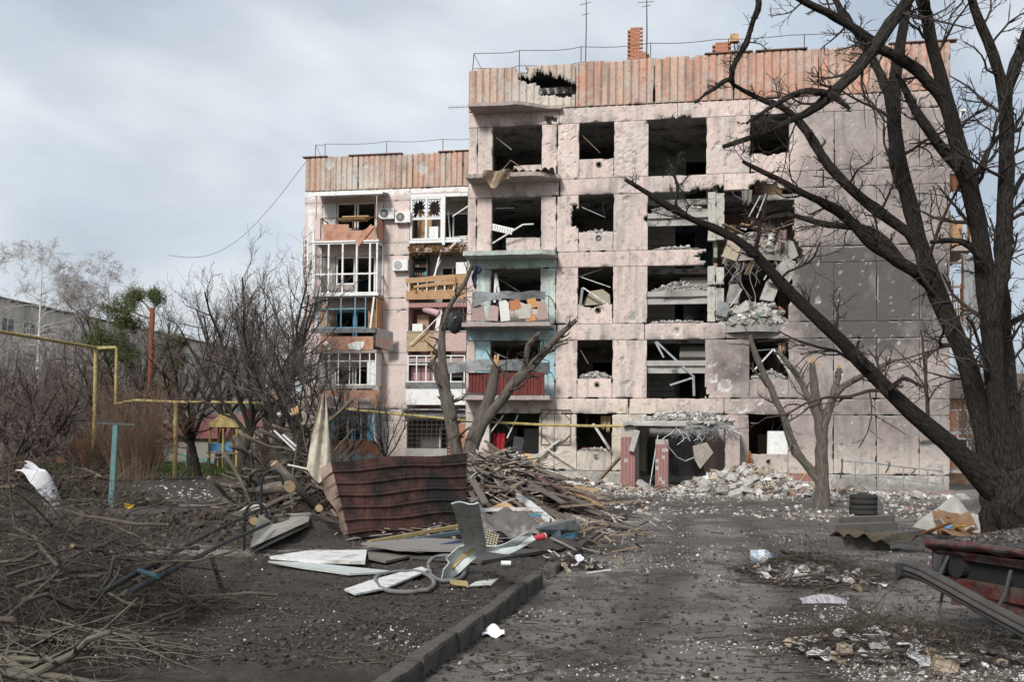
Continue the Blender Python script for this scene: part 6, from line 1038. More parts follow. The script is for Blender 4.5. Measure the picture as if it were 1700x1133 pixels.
flat([(888, 880), (955, 867), (968, 881), (912, 890)], .04, WHT, 'white_board', 'wide white board at the kerb end of the heap', 'board', (.35, .35, .12, .12)); flat([(930, 893), (938, 889), (961, 900), (945, 902)], .02, LBL, 'blue_board', 'small pale blue board by the bottle', 'board', (.18, .2, .06, .06))
# the timber heap behind: planks
PLM = [M_WOOD, TAN, WHT, MAR, simple((.13, .11, .095)), simple((.3, .27, .22)), simple((.10, .19, .26))]
plk(atY(803, 778, 21.8), onpt(917, 868, .12), .17, .05, WHT, 'long_board', 'long white board slanting down over the timber heap', 'board'); plk(atY(778, 848, 18.7), atY(897, 845, 18.9), .06, .06, WHT, 'white_pipe', 'white plastic pipe lying across the heap', 'pipe'); flat([(862, 776), (900, 790), (914, 800), (880, 802), (858, 790)], .03, TAN, 'plywood', 'tan plywood sheet on top of the timber heap', 'plywood', D=(22.6, 21.8, 21.4, 21, 21.8)); flat([(838, 775), (862, 772), (878, 800), (846, 796)], .03, MAR, 'maroon_panel', 'maroon panel on top of the timber heap', 'panel', D=(22.2, 22.4, 21, 21)); flat([(876, 808), (905, 803), (930, 814), (900, 820)], .03, MAR, 'maroon_panel', 'smaller maroon panel lower on the timber heap', 'panel', D=(20.6, 21, 20.6, 20.2))
flat([(812, 846), (840, 836), (862, 850), (830, 860)], .03, TAN, 'tan_board', 'tan board lying in the middle of the heap', 'board', D=(19, 19.4, 19, 18.6)); flat([(866, 862), (890, 858), (912, 868), (890, 874)], .03, TAN, 'tan_board', 'tan board under the long white board end', 'board', D=(18.8, 19.1, 18.9, 18.6)); plk(onpt(866, 856, .38), onpt(896, 853, .36), .1, .05, LBL, 'blue_plank', 'pale blue plank end in the heap', 'plank')
mb = MB(); mb.sheet(lambda a, b: (.38*a, .3*b, .1*np.sin(b*3)*(1-a)+.03*np.sin(a*7)), 10, 8, .012); r = mb.build('white_cloth', WHT, None, loc=onpt(830, 858, .35)); tag(r, 'white folded cloth on the heap beside the pipe', 'cloth')
for k in range(96):
    hx, hy = rng.uniform(-1.3, 1.5), rng.uniform(19.2, 23.); hr = min(1, math.hypot((hx+.25)/2.0, (hy-21.7)/2.4)); hh = 1.25*(1-hr**1.6)+.08; a = np.array([hx, hy, gz(hx, hy)+hh*rng.uniform(.8, 1.08)]); th_ = rng.normal(-.85, .6); L_ = rng.uniform(.6, 1.8); d = np.array([math.cos(th_), math.sin(th_), -.3+rng.normal(0, .15)]); b = a+d*L_; a2 = a-d*L_*.3; b[2] = max(b[2], gz(b[0], b[1])+.04); a2[2] = max(a2[2], gz(a2[0], a2[1])+.04); m = PLM[[0, 4, 0, 5, 4, 0, 1, 4, 4, 0, 4, 2, 0, 5, 4, 3][k % 16]]
    cn = {M_WOOD: 'brown', TAN: 'tan', WHT: 'white', MAR: 'maroon'}.get(m, 'grey-black' if m is PLM[4] else 'dull grey'); plk(a2, b, rng.uniform(.05, .14), rng.uniform(.02, .05), m, 'plank', 'loose '+cn+' plank in the timber heap behind the roofing sheet', 'plank', cn+' planks of the timber heap')
heap('rubble', 'dark core of splinters under the timber heap', 'rubble', np.array([-.25, 21.7, gz(-.25, 21.7)]), 1.95, 2.3, 1.15, 1500, .04, .25, 'soil', 51, 0)
# ---- small things
def bottle(loc, rot, lab, h_, r_, cap, s=1):
    r = thing('water_bottle', lab, 'bottle', loc); r.rotation_euler = rot; zs = np.array([0, .01, .12, .14, .16, .3, .32, .34, .6, .72, .84, .9, .92])*h_; rr = np.array([.85, 1, 1, .93, 1, 1, .93, 1, 1, .92, .5, .26, .26])*r_; t = np.linspace(0, 2*np.pi, 17)
    V = np.array([[a*math.cos(q), a*math.sin(q), z] for z, a in zip(zs, rr) for q in t]); Q = np.array([[i*17+j, i*17+j+1, i*17+18+j, i*17+17+j] for i in range(12) for j in range(16)]); mp_ = mk('bottle_plastic', (.55, .68, .78), .05, 3., .12, 0, spec=.5); mp_.node_tree.nodes['Principled BSDF'].inputs['Alpha'].default_value = .5
    obj('body', qmesh('body', V, Q, mp_, smooth=True), r); MB().tube([(0, 0, .9*h_), (0, 0, 1.0*h_)], [r_*.32]*2, 12).build('cap', simple(cap, .4), r); V2 = V[6*17:9*17]*[1.01, 1.01, 1]; obj('paper_label', qmesh('paper_label', V2, Q[:32], simple((.6, .63, .66), .6), smooth=True), r); return r
bottle(onpt(923, 907, .02), (0, 0, 0), 'clear water bottle with a blue cap standing by the kerb', .30, .075, (.04, .1, .4)); p = onpt(1232, 925, .1); bottle(p+[.12, 0, 0], (math.radians(88), 0, math.radians(72)), 'big clear bottle with a blue cap lying on the drive', .34, .1, (.04, .1, .4))
p = onpt(895, 893, .25); r = thing('paper_cup', 'red paper cup lying on its side in the heap', 'cup', p, .4); r.rotation_euler = (0, math.radians(82), .5); MB().tube([(0, 0, -.09), (0, 0, .09)], [.035, .05], 14).build('cup', simple((.45, .05, .06), .5), r); MB().tube([(0, 0, .085), (0, 0, .095)], [.052, .052], 14, False).build('rim', M_WHITE, r)
M_TYRE = mk('rubber', (.028, .027, .026), .25, 8., .85, .3, 60.); M_TYREG = mk('dusty_rubber', (.16, .155, .15), .3, 8., .9, .3, 60.)
for (cx, cy, rx, ry, lab, sq) in ((672, 967, 54, 17, 'thin grey bicycle tyre lying across the white strip', .2), (742, 944, 34, 21, 'smaller grey bicycle tyre twisted against the flashing', 1.)):
    t = np.linspace(0, 2*np.pi, 41); P = [onpt(cx+rx*math.cos(a)*(1-.12*math.cos(2*a+.5)), cy+ry*math.sin(a), .035+(.12*sq*max(0, -math.sin(a)))) for a in t]; MB().tube(P, [.024]*41, 10, False).at('bicycle_tyre', M_TYREG, lab, 'tyre', smooth=True)
flat([(775, 977), (790, 967), (827, 962), (815, 971), (797, 973)], .012, WHT, 'paper', 'white torn paper lying by the tyres', 'paper', .02); p = onpt(762, 973, .03); MB().box((0, 0, .03), (.19, .08, .06), (0, .1, .3), .006).build('foam_block', simple((.42, .33, .16)), None, loc=p); tag(scn.objects['foam_block'], 'yellow foam block on the soil by the tyres', 'foam'); p = onpt(840, 940, .03); MB().tube([(-.06, 0, .03), (.06, 0, .03)], [.03, .03], 12).build('white_can', M_WHITE, None, loc=p); tag(scn.objects['white_can'], 'small white can on the soil before the heap', 'can')
mb = MB(); mb.sheet(lambda a, b: (-.09+.19*a, -.07+.14*b, .02+.07*np.sin(a*3)*np.sin(b*2.5)+.02*np.sin(a*8+b*6)), 12, 10, .004); r = mb.build('napkin', simple((.78, .78, .8), .8), None, loc=onpt(818, 1058, .0)); tag(r, 'crumpled white napkin on the drive by the kerb', 'napkin')
# ---- stacked car tyres, kerb slabs and burnt box by the big tree
def tyre(loc, R_, w_, lab, tilt=(0, 0, 0)):
    pr = [(.62, -.5), (.95, -.5), (1.0, -.3), (1.0, -.08), (.975, -.06), (.975, .06), (1.0, .08), (1.0, .3), (.95, .5), (.62, .5), (.58, .3), (.58, -.3)]; t = np.linspace(0, 2*np.pi, 37); k = len(pr); V = np.array([[R_*a*math.cos(q), R_*a*math.sin(q), w_*(b+.5)] for q in t for a, b in pr]); Q = np.array([[i*k+j, i*k+(j+1) % k, i*k+k+(j+1) % k, i*k+k+j] for i in range(36) for j in range(k)]); r = thing('discarded_tyre', lab, 'tyre', loc); r.rotation_euler = tilt
    obj('tyre', qmesh('tyre', V, Q[:, ::-1], M_TYRE, smooth=True), r); return r
tp = onground(1433, 856); tyre(tp+[0, 0, .0], .345, .26, 'lower of two worn black car tyres stacked by the kerb slabs'); tyre(tp+[.01, .01, .265], .345, .26, 'upper of two worn black car tyres stacked by the kerb slabs')
M_SLABD = mk('old_kerb', (.13, .12, .105), .3, 5., .95, .6, 25., col2=(.085, .078, .07), c2scale=2.5)
for (p, q, lab) in (((1385, 866), (1478, 862), 'grey kerb slab lying below the stacked tyres'), ((1378, 878), (1482, 874), 'grey kerb slab in front of the tyre slab'), ((1300+205/2.83, 900), (1300+500/2.83, 905), 'grey kerb slab under the scorched tin')): a, b = onpt(*p, .08), onpt(*q, .08); MB().bar(a, b, .24, .16).at('kerb_slab', M_SLABD, lab, 'slab')
mb = MB(); a, b = onpt(1400, 893, .2), onpt(1545, 902, .2); mb.sheet(lambda s_, t: (a[0]+(b[0]-a[0])*s_, a[1]+(b[1]-a[1])*s_+.7*t, a[2]-.06+.13*np.abs(np.sin(t*2.4+.5))+.05*np.sin(s_*9)*(t < .4)+.04*np.sin(s_*31)*(t < .15)), 60, 8, .012); mb.at('scorched_tin', mk('scorched', (.10, .075, .05), .4, 5., .85, .3, 30., col2=(.03, .025, .02), c2scale=2.5), 'scorched tin sheet lying on a kerb slab beside the cardboard', 'sheet')
cb = onground(1580, 895); r = thing('cardboard_box', 'burst brown cardboard box of rubbish beside the big tree', 'box', cb, .3)
CARD = mk('cardboard', (.33, .2, .11), .3, 6., .9, .2, 30., col2=(.18, .09, .04), c2scale=3.)
for (x, y, z, sx, sy, rt) in ((0, .1, .3, .62, .42, (1.1, .1, 0)), (-.3, .05, .24, .4, .4, (1.3, .5, .7)), (.35, .1, .26, .4, .38, (1.2, -.4, -.6)), (-.05, -.25, .12, .6, .3, (.35, .1, .1)), (.2, .3, .42, .5, .3, (.5, .2, .3))): MB().box((x, y, z), (sx, sy, .012), rt).build('flap', CARD, r)
for k in range(9): MB().box((rng.uniform(-.4, .4), rng.uniform(-.3, .2), rng.uniform(.05, .3)), (rng.uniform(.08, .2), rng.uniform(.06, .16), .03), tuple(rng.normal(0, .6, 3)), .01).build('scrap', simple([(.45, .27, .07), (.15, .3, .5), (.6, .55, .45), (.3, .12, .05), (.5, .45, .38)][k % 5]), r)
mb = MB(); mb.sheet(lambda a, b: (-.6+1.3*a, .35+.8*b, .1+.55*np.sin(a*2.9)*np.sin(b*2.6)*(.8+.3*np.sin(a*9+b*7))+.05*np.sin(a*15)), 26, 18, .006); r2 = mb.build('plastic_film', mk('film', (.42, .40, .36), .25, 4., .35, .3, 12.), None, loc=cb+[.45, .35, 0]); tag(r2, 'pale crumpled plastic film between the cardboard and the big tree', 'film')
MB().bar(onpt(1520, 891, .12), onpt(1580, 868, .5), .05, .03).at('orange_batten', simple((.34, .13, .05)), 'thin orange batten leaning into the cardboard', 'batten')
wplk((1310, 825), (1340, 785), -2.4, .05, .05, M_YEL, 'yellow_pole', 'yellow pole leaning on the tiled wall stub', 'pole', -1.6)
r = MB().box((0, 0, .2), (.35, .3, .4), (.1, .1, .3), .02).build('blue_bucket', simple((.16, .25, .28)), None, loc=W(fac(1297, 815, -2.6)[0], -2.6, .25)); tag(r, 'grey-blue drum lying on the rubble below the vent', 'drum')
r = MB().prism([(-.1, 0), (.14, 0), (.1, .4), (.05, .85), (.02, .85), (-.02, .4)], -.05, .05).build('orange_cloth', simple((.42, .14, .06), .9), None, loc=W(fac(1243, 786, -.4)[0], -.4, fac(1243, 787, -.4)[1])); tag(r, 'orange-brown cloth hanging on the wall right of the porch', 'cloth')
r = MB().sheet(lambda a, b: (-.2+.4*a, -.02-.1*np.sin(a*3), .1*np.sin(a*3.1)-.12*b), 10, 3, .01).build('orange_rag', simple((.75, .16, .03), .8), None, loc=onpt(1349, 778, 1.05)); r.location.y -= .3; tag(r, 'bright orange rag caught on the lopped tree', 'rag')
for (px, py, off, lab, cc, nm) in ((1183, 796, -2.6, 'blue plastic bag on the crest of the porch rubble', (.08, .2, .55), 'plastic_bag'), (1202, 792, -2.4, 'yellow plastic bag on the crest of the porch rubble', (.65, .5, .05), 'plastic_bag'), (1160, 846, -4.6, 'green scrap at the foot of the porch rubble', (.2, .5, .1), 'plastic_scrap'), (1140, 838, -4.2, 'blue scrap at the foot of the porch rubble', (.08, .2, .5), 'plastic_scrap')): u, z = fac(px, py, off); MB().sheet(lambda a, b: (-.2+.4*a, -.12+.25*b, .1*np.sin(a*3)*np.sin(b*3)+.03*np.sin(a*9)), 10, 8, .01).build(nm, simple(cc, .5), None, loc=W(u, off, z)); tag(scn.objects[-1] if False else [o for o in scn.objects if o.name.startswith(nm)][-1], lab, 'bag' if 'bag' in nm else 'scrap')
# blue cloth bundle and dark bag on the branch by the mint balcony
r = MB().sheet(lambda a, b: (-.08+(.16+.05*np.sin(b*5))*a+.03*np.sin(b*7), -.06*np.sin(a*9+b*3), -.55*b*(.8+.25*np.sin(a*5))), 14, 12, .012).build('hanging_cloth', simple((.03, .045, .09), .9), None, loc=atY(790, 442, 26.6)); tag(r, 'dark blue cloth hung on the top of the snapped tree', 'cloth')
_t, _p = np.meshgrid(np.linspace(0, 2*np.pi, 25), np.linspace(0, np.pi, 13)); _r2 = .8+.5*(fbm(np.cos(_t)*2+5, np.sin(_t)*2+5, _p*1.6, 3, 3)-.2); _V = np.stack([.34*_r2*np.sin(_p)*np.cos(_t), .22*_r2*np.sin(_p)*np.sin(_t), .42*_r2*np.cos(_p)-.1*np.sin(_t*2)*np.sin(_p)], -1).reshape(-1, 3); _i = np.arange(13*25).reshape(13, 25)
r = MB().add(_V, np.stack([_i[:-1, :-1], _i[1:, :-1], _i[1:, 1:], _i[:-1, 1:]], -1).reshape(-1, 4)).build('black_bag', mk('black_bag', (.025, .03, .032), .3, 6., .35, .8, 9.), None, loc=W(-.35, -.6, 6.5)); tag(r, 'black plastic bag hanging at the left of the mint balcony', 'bag')
# curtain on the wood heap
c0 = onground(523, 862); cY = c0[1]; p0 = atY(540, 655, cY); mb = MB()
def cur(a, b):
    w_ = .1+.62*b*(1-.35*b); x = p0[0]-.0+(a-.75)*w_; return x-p0[0], .06*np.sin(a*11+b*2)+0*b, -(1.62+.25*np.sin(a*3))*b+.04*np.sin(a*9)*b
mb.sheet(cur, 22, 20, .008); r = mb.build('curtain', mk('dirty_cloth', (.50, .46, .38), .25, 5., .95, .2, 30., col2=(.28, .24, .18), c2scale=2.), None, loc=p0); tag(r, 'dirty beige curtain hanging from a stick over the branch heap', 'curtain'); MB().tube([atY(539, 652, cY), atY(547, 720, cY), atY(551, 785, cY-.1)], [.015]*3, 6).at('stick', M_BRANCH, 'stick holding up the beige curtain', 'stick')
# ================================================================== branch heaps
M_CUT = mk('dull_cut_wood', (.22, .16, .10), .35, 14., .9, .3, 40., col2=(.15, .1, .06), c2scale=12.)
def brush(name, lab, c, rx, ry, h, nb, nt, Lr, rr, seed, rot=0., m=M_BRANCH, cut=.25, dirb=None, spread=.5, tw=(4, .45), els=.16):
    rng = np.random.default_rng(seed); r = thing(name, lab, 'branches', c, rot)
    def lay(n, Lr, rr, K=8):
        a = rng.uniform(0, 2*np.pi, n); q = np.sqrt(rng.uniform(0, 1, n)); x = rx*q*np.cos(a); y = ry*q*np.sin(a); z = h*(1-q**1.7)*rng.uniform(.15, 1., n)+.05; az = rng.uniform(0, np.pi, n) if dirb is None else dirb+rng.normal(0, spread, n); el = rng.normal(0, els, n); L_ = rng.uniform(*Lr, n)
        d = np.stack([np.cos(az)*np.cos(el), np.sin(az)*np.cos(el), np.sin(el)], -1); cv = rng.normal(0, .22, (n, 3)); cv[:, 2] = np.abs(cv[:, 2])*.4; t = np.linspace(-.5, .5, K); P = np.stack([x, y, z], -1)[:, None]+d[:, None]*(L_[:, None]*t)[..., None]-cv[:, None]*(L_[:, None]*(t**2))[..., None]+rng.normal(0, .012, (n, K, 3))*L_[:, None, None]
        cw = c[None, :2]+np.stack([P[..., 0]*math.cos(rot)-P[..., 1]*math.sin(rot), P[..., 0]*math.sin(rot)+P[..., 1]*math.cos(rot)], -1).reshape(-1, 2); R = rng.uniform(*rr, n)[:, None]*np.linspace(1, .35, K)[None]; gl = ground_h(cw[:, 0], cw[:, 1]).reshape(n, K)-c[2]; P[..., 2] = np.maximum(P[..., 2], gl+R*.7); return P, R
    P, R = lay(nb, Lr, rr)
    for k in range(nb):
        b = obj('branch', MB().tube(P[k], R[k], 9).mesh('branch', m, True, None, True), r)
        if rng.random() < cut: d = P[k, 0]-P[k, 1]; d /= np.linalg.norm(d); MB().tube([P[k, 0]+d*.001, P[k, 0]+d*.006], [R[k, 0]*.96]*2, 10).build('cut_end', M_CUT, b)
    t1 = lay(nt, (Lr[0]*.6, Lr[1]*.8), (rr[0]*.18, rr[0]*.5)); g1 = grow(P, R, tw[0], tw[1], 38, 6, .0, rng, .3, .18, .45, .5, .004); g2 = grow(*g1, 3, .5, 40, 5, .0, rng, .2, .2, .6, .5, .003); g3 = grow(*t1, 3, .5, 40, 5, .0, rng, .2, .2, .6, .5, .003)
    for g_ in (g1, g2, g3): cw = c[None, :2]+g_[0][..., :2].reshape(-1, 2)@np.array([[math.cos(rot), math.sin(rot)], [-math.sin(rot), math.cos(rot)]]); g_[0][..., 2] = np.maximum(g_[0][..., 2], ground_h(cw[:, 0], cw[:, 1]).reshape(g_[0].shape[:2])-c[2]+.004)
    V, Q, U = join_tubes([t1, g1, g2, g3], [5, 4, 3, 3]); o = obj('twigs', qmesh('twigs', V, Q, m, uv=U, smooth=True), r); o['kind'] = 'stuff'; return r
c = onground(80, 1030); brush('branch_heap', 'big tangled heap of cut branches in the near left mud', np.array([c[0]-.35, c[1]+.3, c[2]]), 1.55, 1.6, 1.15, 90, 480, (.8, 2.3), (.007, .022), 61, 0, m=mk('dark_cut_branch', (.10, .084, .068), .45, 10., .95, .8, 20., stretch=(2.4, .6, 1), uv=True, col2=(.13, .11, .088), c2scale=5., bdist=.03), cut=.3, tw=(5, .4), els=.3)
c = onground(40, 1110); brush('branch_heap', 'thick lichen-spotted limbs lying nearest in the left mud', np.array([c[0]+.1, c[1]+.2, c[2]]), .9, .6, .2, 5, 40, (1.0, 1.8), (.025, .05), 62, 0, m=mk('lichen_bark', (.125, .11, .085), .4, 8., .95, .6, 20., stretch=(2.4, .6, 1), uv=True, col2=(.26, .17, .03), c2scale=2.2, c2pos=(.62, .7)), dirb=-.5, spread=.35)
c = onground(60, 842); heap('brushwood', 'dense dark brushwood under the round branch heap', 'brushwood', np.array([c[0]-.3, c[1]+.5, c[2]]), 1.9, 1.2, .85, 500, .04, .2, 'soil', 82, 0); brush('branch_heap', 'round dark heap of branches with a white cloth over it', np.array([c[0]-.3, c[1]+.5, c[2]]), 2.1, 1.4, 1.1, 80, 300, (1.0, 2.4), (.012, .035), 63, 0, m=mk('dark_branch', (.075, .055, .04), .35, 8., .95, .3, 20., uv=True))
cw0 = c; mb = MB(); mb.sheet(lambda a, b: (-.5+1.0*a+.08*np.sin(b*5), .2-(.2+.25*a)*b+.05*np.sin(a*9), (1.02-.25*a-.66*sm(a, .45, 1.)*1.1)-(.16+.2*a)*b**1.6+.05*np.sin(a*11+b*6)+.04*np.sin(b*9+a*3)-.1*(a > .75)*b), 44, 16, .01); r = mb.build('white_cloth', simple((.55, .55, .56), .9), None, loc=onground(66, 846)+[0, .0, 0]); tag(r, 'white cloth thrown over the round branch heap', 'cloth')
c = onground(145, 845); brush('branch_heap', 'loose cut branches leaning beside the turquoise post', np.array([c[0]-.2, c[1]+1.2, c[2]]), 1.5, 1.2, .8, 30, 90, (1.0, 2.4), (.012, .045), 64, 0, cut=.3)
c = onground(490, 850); heap('brushwood', 'dense dark brushwood under the sawn branch heap', 'brushwood', np.array([c[0]-.1, c[1]+1.1, c[2]]), 1.5, 1.2, 1.15, 500, .04, .2, 'soil', 81, 0); brush('branch_heap', 'tall heap of sawn branches left of the roofing sheet', np.array([c[0], c[1]+.9, c[2]]), 1.6, 1.2, 2.1, 110, 300, (1.0, 2.8), (.014, .06), 65, 0, cut=.3, els=.5)
for (px, py, h_, R_, lab, ax) in ((481, 807, .75, .1, 'sawn log with a pale round end facing out of the branch heap', (.6, -.75, .1)), (422, 866, .12, .07, 'short sawn log at the foot of the branch heap', (.4, -.9, .1)), (530, 828, .5, .06, 'thin sawn log next to the bent flap', (.2, -.95, .1)), (455, 790, .95, .075, 'forked sawn limb rising out of the branch heap', (-.5, -.3, .6))):
    p = onpt(px, py, h_); d = np.array(ax); d /= np.linalg.norm(d); r = thing('log', lab, 'log', p-[0, 0, R_]); MB().tube([-d*1.1+[0, 0, R_], -d*.5+[0, .02, R_+.02], np.array([0, 0, R_])], [R_*.95, R_, R_], 14).build('bark', M_BRANCH, r, smooth=True, uv=True); MB().tube([np.array([0, 0, R_]), d*.012+[0, 0, R_]], [R_*.97]*2, 16).build('cut_face', mk('log_end', (.38, .27, .16), .35, 12., .9, .4, 40., col2=(.2, .13, .07), c2scale=14.), r)
# upright broken stump with tangled sticks at the left of the curtain
hand_tree([([(505, 850), (503, 800), (500, 760), (497, 720), (492, 690)], (13, 12, 11, 10, 8), (0, 0)), ([(498, 740), (490, 715), (476, 690), (460, 662)], (7, 6, 5, 3.5), (0, -.3)), ([(500, 730), (515, 715), (528, 700)], (5, 4, 3), (0, .2)), ([(503, 790), (470, 745), (452, 700), (446, 665)], (7, 6, 5, 4), (.3, .4))], onground(505, 852)[1]+1.2, 12, 'splintered stump standing in the sawn branch heap', 71, M_BARK, 6, (0, 1), 'tree_stump', .35)
for (p, q, lab) in (((470, 722), (492, 742), 'white lath crossing the stump, upper'), ((455, 715), (490, 748), 'white lath crossing the stump, lower'), ((478, 772), (540, 785), 'pale lath sticking out above the log')): a, b = atY(*p, cY+.3), atY(*q, cY+.2); plk(a, b, .05, .03, WHT, 'lath', lab, 'lath')
c = onground(1350, 962); brush('branch_heap', 'flat heap of twigs and litter on the right of the drive', c, .95, 1.15, .32, 30, 260, (.4, 1.2), (.007, .024), 66, 0, m=mk('litter_twig', (.065, .052, .042), .4, 9., .95, .3, 20., uv=True)); c = onground(1500, 1085); brush('branch_heap', 'flat heap of twigs and litter nearest the red car', c, .95, .8, .25, 24, 220, (.4, 1.1), (.006, .022), 67, 0, m=MATS['litter_twig'])
c = np.array([-.35, 21.9, gz(-.35, 21.9)]); brush('branch_heap', 'dark sticks and twigs tangled over the timber heap', c, 1.9, 2.1, 1.45, 60, 240, (.8, 2.0), (.01, .03), 69, 0, m=MATS['litter_twig'])
c = onground(955, 945); brush('branch_heap', 'small twig heap in the gap of the kerb', c, .35, .3, .12, 5, 50, (.3, .6), (.005, .012), 68, 0, m=MATS['litter_twig'])
for k, (cx, cy, rx, ry, n) in enumerate(((1352, 965, .8, 1.1, 90), (1500, 1085, .9, .7, 70), (950, 945, .4, .35, 18))):
    c0 = onground(cx, cy)
    for j in range(n):
        a = rng.uniform(0, 6.28); q = math.sqrt(rng.random()); x, y = c0[0]+rx*q*math.cos(a), c0[1]+ry*q*math.sin(a); s_ = rng.uniform(.05, .2); kk = rng.integers(0, 4); ph = rng.uniform(0, 6)
        mb = MB(); mb.sheet(lambda a, b: (s_*(a-.5), s_*.7*(b-.5), .03+.25*s_*np.sin(a*3+ph)*np.sin(b*2.7)+.1*s_*np.sin(a*8+ph)), 5, 4, .004); o = mb.build('litter', simple([(.62, .62, .63), (.45, .43, .40), (.33, .27, .2), (.28, .27, .26)][kk], .8), None, loc=(x, y, gz(x, y)+.02+.18*(1-q)*rng.random()), rot=(rng.normal(0, .3), rng.normal(0, .3), rng.uniform(0, 6))); tag(o, ['scrap of paper and plaster in the litter right of the drive', 'scrap of paper and plaster in the litter by the red car', 'scrap of paper and plaster in the gap of the kerb'][k], 'litter', ['litter right of the drive', 'litter by the red car', 'litter in the kerb gap'][k])
mb = MB(); mb.sheet(lambda a, b: (.5*(a-.5)+.08*b, .42*(b-.5), .012+.07*np.sin(a*3.0+.1)*np.sin(b*3.0+.1)), 30, 12, .008); r = mb.build('striped_cushion', mk('striped_cloth', (.38, .365, .38), .2, 3., .9, .2, 30., col2=(.16, .15, .17), c2scale=9., stretch=(6, .6, 1)), None, loc=onground(1362, 1000)); tag(r, 'grey striped cushion cover in the litter right of the drive', 'cushion')
flat([(1258, 940), (1274, 925), (1280, 948), (1268, 953)], .02, WHT, 'white_board', 'white shard at the near edge of the drive litter', 'shard', (.02, .2, .15, .02))
# ---- teal bed frame lying in the mud
fr = thing('bedstead', 'dark teal tubular frame lying among the near branches', 'frame', onground(300, 950)); o0 = np.array(fr.location); TB = mk('teal_tube', (.014, .02, .022), .3, 6., .6, .2, 40., .2)
for (p, q) in (((168, 985, .42), (428, 860, .3)), ((215, 985, .40), (448, 868, .3))): MB().tube([onpt(*p)-o0, (onpt(*p)+onpt(*q))/2-o0+[0, 0, .03], onpt(*q)-o0], [.024]*3, 10).build('rail', TB, fr)
for (p, q) in (((285, 907, .45), (330, 912, .45)), ((230, 948, .45), (262, 958, .45))): MB().tube([onpt(*p)-o0, onpt(*q)-o0], [.02]*2, 8).build('cross_tube', simple((.025, .06, .07)), fr)
for (p, q) in (((350, 922, .42), (373, 990, 0)), ((262, 935, .45), (240, 990, 0))): MB().tube([onpt(*p)-o0, onpt(*q)-o0], [.022]*2, 8).build('leg', simple((.04, .02, .02)), fr)
for (px, py, h_) in ((452, 800, .9), (425, 862, .45)): t = np.linspace(0, np.pi, 12); c0 = onpt(px, py, h_); MB().tube([c0+[.16*math.cos(a), 0, .22*math.sin(a)] for a in t]+[c0+[-.16, 0, -.45]], [.02]*13, 8).at('bent_tube', TB, 'bent dark tube hooking over the branch heap, '+('upper' if py < 830 else 'lower'), 'tube')
flat([(415, 878), (430, 873), (470, 869), (515, 868), (512, 880), (470, 888), (425, 892)], .08, mk('pale_slab', (.27, .255, .22), .3, 4., .95, .5, 25.), 'concrete_slab', 'pale broken concrete slab in the mud before the branch heap', 'slab', .05)
flat([(395, 855), (420, 838), (440, 842), (432, 858)], .06, simple((.33, .31, .26)), 'stone_slab', 'whitish stone leaning at the foot of the branch heap', 'stone', (.05, .3, .3, .05))
p = onground(205, 846); MB().box((0, 0, .06), (.16, .12, .1), (0, 0, .3), .03).build('yellow_rag', simple((.55, .36, .02), .8), None, loc=p+[.1, .1, 0]); tag(scn.objects['yellow_rag'], 'small yellow rag at the foot of the turquoise post', 'rag')
# ================================================================== fine scatter
def scatter(name, lab, n, pxr, pyr, s0, s1, pal, seed, mask=None, flat_=.7, power=2.5, zoff=.0):
    rng = np.random.default_rng(seed); px = rng.uniform(*pxr, n*3); py = rng.uniform(*pyr, n*3); d = _f[None]+_r[None]*((px-850)/F)[:, None]+_u[None]*((566.5+SHIFT-py)/F)[:, None]; t = -CAMZ/d[:, 2]; P = CAM[None]+d*t[:, None]; k = rng.random(len(P)) < (mask(P[:, 0], P[:, 1]) if mask else 1.); P = P[k][:n]; P[:, 2] = ground_h(P[:, 0], P[:, 1])+zoff; m = len(P)
    s_ = s0*(s1/s0)**(rng.uniform(0, 1, m)**power); S = s_[:, None]*rng.uniform(.5, 1.2, (m, 3))*[1.2, 1, .75]; P[:, 2] += S[:, 2]*.3; C = np.array(PAL[pal])[rng.integers(0, len(PAL[pal]), m)]*rng.uniform(.7, 1.2, (m, 1)); V, Q, cc = chipsmesh(P, S, C, .2, flat_*.5); o = obj(name, qmesh(name, V, Q, M_CHIP, col=cc)); return tag(o, lab, 'debris', None, 'stuff')
roadm = lambda x, y: sm(fbm(x*.7, y*.7, 0, 4, 91, .6), .44, .62)*np.where(roadside(x, y) > -.1, 1., .35)*(.4+.6*np.exp(-np.abs(roadside(x, y)-.3)/.5)+.5*sm(x, 1.2, 2.6))
scatter('glass_crumbs', 'white crumbs of glass and plaster strewn over the ground', 10000, (0, 1700), (835, 1133), .004, .018, 'white', 1, roadm); scatter('glass_crumbs', 'white plaster crumbs strewn along the courtyard lane', 1500, (0, 900), (785, 850), .015, .09, 'conc', 2, lambda x, y: sm(fbm(x*.5, y*.5, 0, 3, 92), .4, .65)); scatter('soil_clods', 'dark clods of earth strewn over the mud', 11000, (0, 1100), (840, 1133), .008, .04, 'soil', 3, lambda x, y: np.where(roadside(x, y) < 0, 1., .15), power=2.)
scatter('soil_clods', 'heavy clods churned up along the mud ridge', 3600, (0, 480), (850, 925), .03, .12, 'soil', 4, lambda x, y: bl(x, y, -5.6, 17.6, 4.6, 1.2)+bl(x, y, -10.5, 17.2, 4, 1.2), power=1.6); scatter('grit', 'mixed grit and splinters over the drive', 2600, (600, 1700), (840, 1133), .008, .035, 'mix', 5, roadm); scatter('grit', 'dark grit over the drive', 6000, (600, 1700), (830, 1133), .008, .04, 'soil', 6)
scatter('grit', 'coarse pale rubble litter on the drive near the block', 1100, (930, 1600), (828, 868), .02, .11, 'mix', 7, lambda x, y: sm(fbm(x*.6, y*.6, 0, 3, 95), .35, .6))
